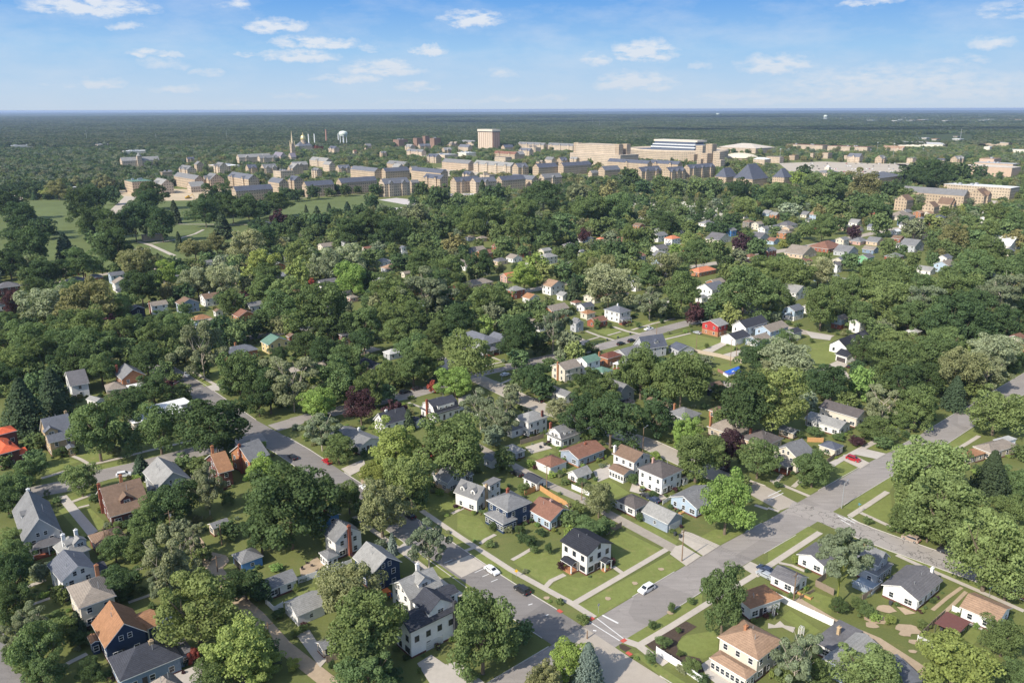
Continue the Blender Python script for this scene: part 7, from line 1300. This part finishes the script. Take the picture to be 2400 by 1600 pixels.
# ---------------------------------------------------------------- poles, signs, bins
def pole(label,t,x,yb,yt,arm=1,m=None,lamp=False):
    g,hh=hgt(t,x,yb,yt); hh=min(hh,13); r=empty('street_lamp' if lamp else 'utility_pole',g,TH); setp(r,label,'street lamp' if lamp else 'utility pole',None); mt=m or M_POLE
    mb=MB(); mb.tube((0,0,0),(0,0,hh),.17,.11,8); mb.obj('pole',[mt],r)
    if lamp: mb=MB(); mb.tube((0,0,hh-.2),(1.8,0,hh+.3),.06,.05,6); mb.obj('arm',[M_METAL],r); mb=MB(); mb.box(1.6,-.15,hh+.22,2.3,.15,hh+.38,0); mb.obj('lamp_head',[M_METAL],r)
    elif arm:
        mb=MB(); mb.box(-1.2,-.07,hh-.75,1.2,.07,hh-.62,0); mb.obj('crossarm',[mt],r)
        if arm>1: mb=MB(); mb.lathe([(.28,hh-2.0),(.28,hh-1.15)],10,(.35,0,0)); mb.obj('transformer',[M_METAL],r)
M_POLE=m_plain('pole_wood',(.23,.155,.10),.9)
for a in [('wooden utility pole on the verge beside a concrete drive','c',1560,450,155,1),('wooden pole with street light beside the pale cross street','g',1200,628,400,0,M_POLE,True),('tall silver street lamp at the corner of the wide crossing','h',675,1140,905,0,M_METAL,True),('brown utility pole before the red brick garage, taller of two','a',985,375,130,1),('brown utility pole behind the red brick garage, shorter of two','a',1020,330,170,1),
 ('grey utility pole with transformer among dark trees','e',1580,1400,1160,2),('utility pole at the edge of the dirt alley','a',2000,550,400,1),('utility pole at the gravel alley by the small white garage','g',318,975,735,1),('utility pole on the lawn side of the gravel alley','g',640,1065,895,1),('utility pole with white transformer by the white garage','d',232,825,550,2),
 ('wooden pole standing beside the blue pool cover','k',2003,1005,745,1),('thin pole beside the black car on the long driveway','k',2060,918,800,1),('leaning pole on the open lawn near the red house','k',1692,850,710,0),('brown pole at the kerb above the steep blue-black roof','k',1327,745,620,1),('wooden pole under the tree by the main street','h',1432,400,200,1),
 ('pale pole beside the long white house','h',348,395,225,1),('silver street lamp at the shaded street end','i',1612,1292,1165,0,M_METAL,True),('pole beside the dark-doored white garage','l',785,1070,915,1),('pole at the hidden dark brick house','j',862,880,740,1),('pole beside the white car on the north street','j',2258,1135,1040,0,M_METAL,True),
 ('short stump pole beside the blue spruce','c',690,1158,1085,0),('dark pole in the dirt alley beside the patio','b',122,1190,1010,1),('thin wooden pole right of the bare tree trunks','e',2040,1480,1290,0),('pole beside the purple-leaved tree near the upper street','p',505,1270,1160,0),('pole near the row of dormers house','p',1622,1380,1320,0),('pole in the centre of the upper neighbourhood','n',1982,1440,1355,0)]: pole(*a)
def sign(name,label,t,x,yb,hh,kind,ang):
    r=empty(name,P(px(t,x,yb)),ang); setp(r,label,name.replace('_',' ')); mb=MB(); mb.tube((0,0,0),(0,0,hh),.04,.04,6); mb.obj('post',[M_METAL],r); mb=MB()
    if kind=='stop': 
        vs=[(.38*math.cos(R(22.5+45*i)),y,hh+.1+.38*math.sin(R(22.5+45*i))) for y in (-.06,-.03) for i in range(8)]; mb.add(vs,[tuple(range(8)),tuple(range(15,7,-1))]+[(i,8+i,8+(i+1)%8,(i+1)%8) for i in range(8)],0); mb.obj('sign_plate',[M_METAL],r)
    elif kind=='street':
        mb.box(-.55,-.02,hh-.02,.55,.02,hh+.22,0); mb.obj('name_plate',[m_plain('sign_blue',(.08,.30,.45),.5)],r); mb=MB(); mb.box(-.02,-.5,hh+.25,.02,.5,hh+.48,0); mb.obj('name_plate',[m_plain('sign_blue',(.08,.30,.45),.5)],r)
    else:
        vs=[(.5*a,y,hh+.5*c) for y in (-.05,-.02) for a,c in ((1,0),(0,1),(-1,0),(0,-1))]; mb.add(vs,[(0,1,2,3),(7,6,5,4),(0,4,5,1),(1,5,6,2),(2,6,7,3),(3,7,4,0)],0); mb.obj('sign_plate',[m_plain('sign_yellow',(.72,.42,.03),.5)],r)
sign('stop_sign','grey back of a stop sign beside the white stop line','c',793,932,2.4,'stop',A0); sign('street_sign','blue street name sign on the grass corner','h',830,1192,3.0,'street',R(10)); sign('warning_sign','yellow diamond warning sign beside the sidewalk','c',40,600,2.0,'y',0); sign('street_sign','small blue name sign in front of the stop bar verge','d',2028,782,2.8,'street',R(30))
M_BIN=m_plain('bin_plastic',(.05,.055,.06),.6)
for t,x,y,lb in [('k',875,778,'black bin at the kerb, nearest to the silver trees'),('k',973,755,'black bin at the kerb between two others'),('k',1087,722,'black bin beside the white pickup truck'),('c',2080,528,'black bin at the kerb next to the leafy oak'),('c',1498,215,'grey bin beside the blue-grey garage door'),('c',1545,235,'grey bin lying by the utility pole drive'),('g',262,590,'dark bin before the barn-roofed house with grey shingles'),('g',300,565,'dark bin against the barn-roofed house with grey shingles'),('d',1125,850,'dark bin at the wall of the white house with broad dark roof')]:
    r=empty('wheelie_bin',P(px(t,x,y)),TH); setp(r,lb,'bin',None); mb=MB(); mb.add([(-.25,-.3,.05),(.25,-.3,.05),(.25,.3,.05),(-.25,.3,.05),(-.33,-.38,1.0),(.33,-.38,1.0),(.33,.38,1.0),(-.33,.38,1.0)],[(0,3,2,1),(4,5,6,7),(0,1,5,4),(1,2,6,5),(2,3,7,6),(3,0,4,7)],0); mb.obj('body',[M_BIN],r); mb=MB(); mb.box(-.36,-.42,1.0,.36,.42,1.08,0); mb.obj('lid',[M_BIN],r)
for a_,b_,lb in [(('c',1576,165),('d',262,560),'overhead wires crossing the main street to the white garage pole'),(('c',1576,165),('g',640,895),'overhead wires running back along the gravel alley')]:
    p=P(px(*a_),9.2); q=P(px(*b_),8.6); mb=MB()
    for s in (-1,0,1):
        pv=None
        for k in range(13):
            w=p.lerp(q,k/12)+Vector((s*.8,0,-1.2*math.sin(math.pi*k/12)))
            if pv is not None: mb.tube(pv,w,.025,.025,4)
            pv=w
    o=mb.obj('overhead_wires',[M_TRIMD]); setp(o,lb,'wires')
# ---------------------------------------------------------------- fences
M_VIN=m_plain('white_vinyl',(.74,.73,.71),.5,.3,0,.05)
def fence(label,t,pts,h=1.8,m=None,picket=False):
    m=m or M_VIN; w=[P(px(t,*q)) for q in pts]; r=empty('fence',w[0],0); setp(r,label,'fence'); mb=MB(); po=MB()
    for a,c in zip(w,w[1:]):
        a=a-w[0]; c=c-w[0]; d=(c-a); L=d.length; d.normalize(); n=Vector((-d.y,d.x,0)); k=max(1,round(L/2.4))
        for i in range(k):
            p=a+d*(L*i/k+.07); q=a+d*(L*(i+1)/k-.07)
            st=[(p,q)] if not picket else [(p+d*((q-p).length*j/8),p+d*((q-p).length*(j+.55)/8)) for j in range(8)]
            for s,e in st:
                v=[s-n*.03,e-n*.03,e+n*.03,s+n*.03]; mb.add([(x.x,x.y,.06) for x in v]+[(x.x,x.y,h) for x in v],[(0,3,2,1),(4,5,6,7),(0,1,5,4),(1,2,6,5),(2,3,7,6),(3,0,4,7)])
        for i in range(k+1):
            p=a+d*(L*i/k); pm=MB(); pm.box(-.07,-.07,0,.07,.07,h+.12,0); pm.obj('post',[m],r,(p.x,p.y,0),math.atan2(d.y,d.x))
    mb.obj('panel',[m],r)
for a in [('long white vinyl fence between garages and the deep blue house','b',[(390,655),(640,570),(880,485)]),('short white fence corner by the gabled white garage','b',[(90,840),(172,915),(248,872)],1.5),('long white vinyl fence beside the flower garden','d',[(72,800),(330,925),(595,1050)],1.9),('white vinyl fence along the verge below the mulch garden','c',[(1325,1300),(1530,1430),(1740,1575)],1.9),
 ('white fence behind the little white shed','g',[(550,960),(640,1000),(715,1030)],1.6),('second white fence stretch beside the gravel alley tree','g',[(880,1090),(960,1140)],1.5),('white vinyl fence around the yard right of the barn-roofed house with brick chimney','f',[(1850,245),(1905,235),(2000,275),(2120,345)],1.7),('short white fence before the barn-roofed house with brick chimney','f',[(1520,340),(1605,400)],1.6),
 ('new cedar fence along the gravel alley','g',[(245,968),(370,1050),(512,1135)],1.9,M_CEDAR),('cedar fence side behind the small white garage with dark roof','g',[(115,1030),(245,968)],1.9,M_CEDAR),('weathered fence beside the white barn-roofed house with grey shingles','g',[(78,555),(290,495)],1.8,M_WOOD),('brown wooden fence behind the ivy-clad tree','d',[(530,610),(435,680),(600,765)],1.9,M_WOOD),
 ('weathered fence by the grey house with railed deck','d',[(865,815),(1035,705)],1.8,M_WOOD),('dark wooden fence along the awning yard','d',[(1385,1175),(1500,1060),(1620,955)],1.8,M_WOOD),('pale picket fence at the corner of the awning yard','d',[(1372,1180),(1530,1260)],1.5,M_VIN,True),('white fence beside the tan-orange roofed house','d',[(1690,905),(1760,935)],1.5),
 ('long wooden fence behind the blue pool cover','k',[(1570,880),(1690,890),(1900,930),(2110,985)],1.9,m_plain('pale_fence_wood',(.42,.35,.27),.85)),('wooden fence below the gravel yard','k',[(1900,1280),(2090,1195)],1.8,M_WOOD),('wooden fence at the lower lawn by the white house with charcoal roof','g',[(870,1385),(1005,1315)],1.8,M_WOOD),('short wooden fence beside the cream garage','h',[(540,730),(612,675)],1.7,M_WOOD),
 ('cedar fence left of the cream garage','h',[(360,530),(505,535)],1.8,M_CEDAR),('wooden fence next to the small tan shed','b',[(650,1385),(762,1345)],1.7,M_WOOD),('grey picket fence beside the blue bungalow','g',[(1385,1105),(1455,1060)],1.3,M_VIN,True),('pinkish fence around the blue pool cover','k',[(1890,1060),(1985,1110),(2110,1080)],1.4,m_plain('red_fence_wood',(.30,.16,.12),.85)),('wooden deck railing beside the little lawn of the white garage','d',[(290,800),(420,730)],.9,M_WOOD)]: fence(*a)
# ---------------------------------------------------------------- garden things
r=empty('pavilion',P(px('d',1680,1100)),TH); setp(r,'brown metal patio awning on posts over a pale slab','patio awning'); 
for x,y in ((-3,-2.3),(3,-2.3),(3,2.3),(-3,2.3)): mb=MB(); mb.box(-.06,-.06,0,.06,.06,2.5,0); mb.obj('post',[M_TRIMD],r,(x,y,0))
mb=MB(); mb.box(-3.3,-2.6,2.5,3.3,2.6,2.66,0); mb.obj('awning_roof',[m_plain('brown_metal_roof',(.16,.07,.06),.5)],r)
r=empty('patio_table',P(px('d',1690,1075)),0); setp(r,'small round table standing under the brown awning','table'); mb=MB(); mb.lathe([(.6,.7),(.6,.74)],14); mb.obj('table_top',[M_TRIMD],r); mb=MB(); mb.lathe([(.25,0),(.05,.1),(.05,.7)],8); mb.obj('leg',[M_TRIMD],r)
for x,y,lb in ((62,945,'white garden arch beside the long white fence'),(300,1135,'white garden arch beside the dark flat-roofed house')):
    r=empty('garden_arch',P(px('d',x,y)),TH); setp(r,lb,'garden arch'); mb=MB()
    for s in (-.7,.7):
        for v in (-.3,.3): mb.box(s-.05,v-.05,0,s+.05,v+.05,2.0,0)
        for k in range(6): mb.box(s-.03,-.3,.3+k*.3,s+.03,.3,.36+k*.3,0)
    mb.obj('side_trellis',[M_VIN],r); mb=MB(); pts_=[(.75*math.cos(R(a)),2.0+.6*math.sin(R(a))) for a in range(0,181,20)]
    for p,q in zip(pts_,pts_[1:]):
        for v in (-.3,0,.3): mb.tube((p[0],v,p[1]),(q[0],v,q[1]),.05,.05,5)
    mb.obj('arch_top',[M_VIN],r)
a,b_,c,d=[P(px('k',*q),1.2) for q in ((1940,1065),(2085,1008),(2112,1062),(1985,1092))]; r=empty('covered_pool',(0,0,0)); setp(r,'rectangular pool under a bright blue cover','covered pool')
mb=MB(); vs=[a,b_,c,d]; mb.add([(v.x,v.y,0) for v in vs]+[(v.x,v.y,1.15) for v in vs],[(0,1,2,3),(4,7,6,5),(0,4,5,1),(1,5,6,2),(2,6,7,3),(3,7,4,0)],0); mb.obj('pool_wall',[M_VIN],r)
mb=MB(); k=((a.x+b_.x+c.x+d.x)/4,(a.y+b_.y+c.y+d.y)/4); vs=[(v.x,v.y,1.2) for v in vs]+[(k[0],k[1],1.14)]; mb.add(vs,[(0,4,1),(1,4,2),(2,4,3),(3,4,0)],0); mb.obj('cover',[m_plain('blue_tarp',(.02,.12,.55),.45)],r)
r=empty('trampoline',P(px('k',1760,985)),0); setp(r,'round dark trampoline on the lawn left of the blue pool cover','trampoline'); mb=MB(); mb.lathe([(2.2,.85),(2.2,.92)],20); mb.obj('jumping_mat',[m_plain('trampoline_mat',(.03,.10,.12),.7)],r)
for i in range(6): mb=MB(); mb.tube((2.1*math.cos(i),2.1*math.sin(i),0),(2.1*math.cos(i),2.1*math.sin(i),.85),.04,.04,5); mb.obj('leg',[M_METAL],r)
r=empty('planter',P(px('a',1560,1005)),0); setp(r,'round white stone ring planter on the lawn by the rust-brown roof','planter'); mb=MB(); mb.lathe([(1.75,0),(1.75,.28),(1.15,.28),(1.15,.1)],20); mb.obj('stone_ring',[M_KERB],r); mb=MB(); mb.lathe([(1.14,.05),(1.0,.3),(.4,.45)],14); mb.obj('planting',[m_plain('dark_planting',(.04,.05,.06),.9,.1,0,.5,4)],r)
r=empty('deck',P(px('d',905,690)),TH); setp(r,'grey railed wooden deck behind the grey house','deck'); mb=MB(); mb.box(-2.6,-2.6,.9,2.6,2.6,1.05,0); mb.box(-2.5,-2.5,0,2.5,2.5,.9,0); mb.obj('floor',[m_plain('blue_grey_deck',(.26,.31,.36))],r)
for s in range(3):
    mb=MB(); 
    for k in range(14): u=-2.6+5.2*k/13; mb.box(u-.03,-.03,1.05,u+.03,.03,2.0,0)
    mb.box(-2.6,-.05,2.0,2.6,.05,2.08,0); mb.obj('railing',[M_VIN if s else M_TRIM],r,[(0,-2.6,0),(-2.6,0,0),(2.6,0,0)][s],[0,R(90),R(90)][s])
def prop(name,label,cat,t,x,y,parts,rz=0):
    r=empty(name,P(px(t,x,y)),TH+rz); setp(r,label,cat)
    for nm,m,bs in parts:
        mb=MB(); [mb.box(*q) for q in bs]; mb.obj(nm,[m],r)
M_OR=m_plain('orange_plastic',(.60,.16,.04),.5); M_BL=m_plain('blue_plastic',(.05,.16,.45),.5); M_FUR=m_plain('dark_furniture',(.06,.05,.05),.7)
prop('playset','orange garden playset behind the cream-white house with tall white chimney','playset','b',1195,790,[('tower',M_OR,[(-.9,-.9,0,-.75,-.75,2),(.75,-.9,0,.9,-.75,2),(.75,.75,0,.9,.9,2),(-.9,.75,0,-.75,.9,2),(-.9,-.9,1.0,.9,.9,1.15)]),('canopy',M_OR,[(-1,-1,2,1,1,2.15)]),('slide',M_BL,[(.9,-.3,0,2.6,.3,.35),(.9,-.3,.35,1.7,.3,.8)])])
prop('paddling_pool','small blue tub beside the orange playset','tub','b',1152,812,[('tub',M_BL,[(-.6,-.6,0,.6,.6,.5)]),('water',M_GLASS,[(-.5,-.5,.5,.5,.5,.52)])])
for i,(x,y,r_) in enumerate([(430,530,0),(470,475,1.4),(515,500,2.6),(560,545,4)]):
    prop('garden_chair',['dark garden chair nearest the long white garage','dark garden chair at the back of the dirt patio','dark garden chair in the middle of the dirt patio','dark garden chair nearest the white vinyl fence'][i],'chair','b',x,y,[('seat',M_FUR,[(-.32,-.32,.4,.32,.32,.48)]),('backrest',M_FUR,[(-.32,.28,.48,.32,.36,1.0)]),('leg',M_FUR,[(-.3,-.3,0,-.24,-.24,.4),(.24,-.3,0,.3,-.24,.4),(-.3,.24,0,-.24,.3,.4),(.24,.24,0,.3,.3,.4)])],r_)
prop('grill','black covered grill on the lawn before the brown awning','grill','d',1595,1085,[('body',M_BIN,[(-.5,-.3,.5,.5,.3,1.05)]),('cart',M_FUR,[(-.45,-.28,0,.45,.28,.5)])])
prop('patio_table','glass patio table on the concrete beside the large white house with brown hip roof','table','g',1195,985,[('table_top',M_GLASS,[(-.9,-.6,.72,.9,.6,.76)]),('leg',M_FUR,[(-.8,-.5,0,-.74,-.44,.72),(.74,-.5,0,.8,-.44,.72),(-.8,.44,0,-.74,.5,.72),(.74,.44,0,.8,.5,.72)])])
prop('garden_sofa','brown garden sofa on the deck of the blue bungalow','sofa','g',1570,1180,[('seat',M_CEDAR,[(-1.6,-.5,.1,1.6,.5,.5)]),('backrest',M_FUR,[(-1.6,.4,.5,1.6,.55,1.0)])])
prop('planter_box','wooden planter bench by the white garage with dark gable roof','planter box','d',340,770,[('box',M_CEDAR,[(-1.8,-.5,0,1.8,.5,.6)]),('planting',M_LAWN,[(-1.7,-.4,.6,1.7,.4,.7)])],1.57)
# cemetery stones: pale specks past counting
mb=MB(); rn=random.Random(9)
for _ in range(700):
    g=P(px('o',rn.uniform(1000,1980),rn.uniform(900,1090))); h_=rn.uniform(.8,2.0); w_=rn.uniform(.5,1.2); mb.box(g.x-w_,g.y-.25,0,g.x+w_,g.y+.25,h_,0)
o=mb.obj('gravestones',[m_plain('grave_stone',(.55,.53,.48))]); setp(o,'pale gravestones scattered under the cemetery trees','gravestones',None,'stuff')
mbs=[]
for i in range(46):
    x,y=(rn.uniform(560,2340),rn.uniform(150,200)) if i<32 else (rn.uniform(1240,1900),rn.uniform(335,395)); g=P(px('p',x,y)); W_=rn.uniform(35,85)*(1.5 if y<170 else 1)*(.45 if i>=32 else 1); r=empty('distant_building',g,TH); setp(r,'tiny pale roof among the far woods at right','distant building','tiny pale roofs among the far right woods')
    mb=MB(); mb.box(0,0,0,W_,W_*.6,24 if i<32 else 9,0); mb.obj('wall',[HM['w']],r); mb=MB(); zt=24 if i<32 else 9; mb.box(-2,-2,zt,W_+2,W_*.6+2,zt+2,0); mb.obj('roof',[roofmat(rn.choice('wlet'))],r)
# ---------------------------------------------------------------- unseen clouds above the frame, placed to cast shade on parts of the woods
def cmat(b):
    d=b.n('ShaderNodeBsdfDiffuse'); d.inputs[0].default_value=(.9,.9,.92,1); tl=b.n('ShaderNodeBsdfTranslucent'); tl.inputs[0].default_value=(.9,.9,.92,1); m=b.n('ShaderNodeMixShader'); b.t.links.new(d.outputs[0],m.inputs[1]); b.t.links.new(tl.outputs[0],m.inputs[2])
    tr=b.n('ShaderNodeBsdfTransparent'); m2=b.n('ShaderNodeMixShader'); b.put(m2.inputs[0],b.m('MULTIPLY_ADD',b.noise(gp(b),.006,4,.6),1.9,-.6,clamp=True)); b.t.links.new(tr.outputs[0],m2.inputs[1]); b.t.links.new(m.outputs[0],m2.inputs[2]); return m2.outputs[0]
M_CLOUD=mat('cloud_vapour',cmat); ZC=1500.
for i,(tx,ty,rx,ry,lb) in enumerate([(1700,4300,1500,420,'wide unseen cloud placed to shade the right woods'),(-600,6800,1900,500,'long unseen cloud placed to shade the distant left woods'),(900,9500,3500,900,'broad unseen cloud sheet placed to shade the middle woods')]):
    zc=ZC*(1 if ty<5000 else 1.6 if ty<8000 else 2.2); k=zc/math.tan(SUN_EL); cx,cy=tx+math.cos(SUN_AZ)*k,ty+math.sin(SUN_AZ)*k; rn=random.Random(i); mb=MB()
    for j in range(34):
        a=rn.random()*6.28; q=math.sqrt(rn.random())*.85; r_=(.16+.16*rn.random())*min(rx,ry)*1.3; ox,oy,oz=rx*q*math.cos(a),ry*q*math.sin(a),rn.random()*r_*.5
        mb.lathe([(r_*math.sin(t_)+.5,-r_*.55*math.cos(t_)) for t_ in [math.pi*u/7 for u in range(8)]],12,(ox,oy,oz))
    o=mb.obj('cloud',[M_CLOUD],None,(cx,cy,zc)); setp(o,lb,'cloud')
# ---------------------------------------------------------------- air
HZ=bpy.data.materials.new('air_haze'); HZ.use_nodes=True; t=HZ.node_tree; t.nodes.clear(); v=t.nodes.new('ShaderNodeVolumePrincipled'); v.inputs['Color'].default_value=(.56,.72,1.0,1); v.inputs['Density'].default_value=HAZE; v.inputs['Anisotropy'].default_value=.15
o=t.nodes.new('ShaderNodeOutputMaterial'); t.links.new(v.outputs[0],o.inputs['Volume'])
mb=MB(); mb.box(-41800,-290,-1,41800,36600,117,0); me=mb.mesh('haze',[HZ]); o=link('haze',me); setp(o,None,None,None,'stuff')
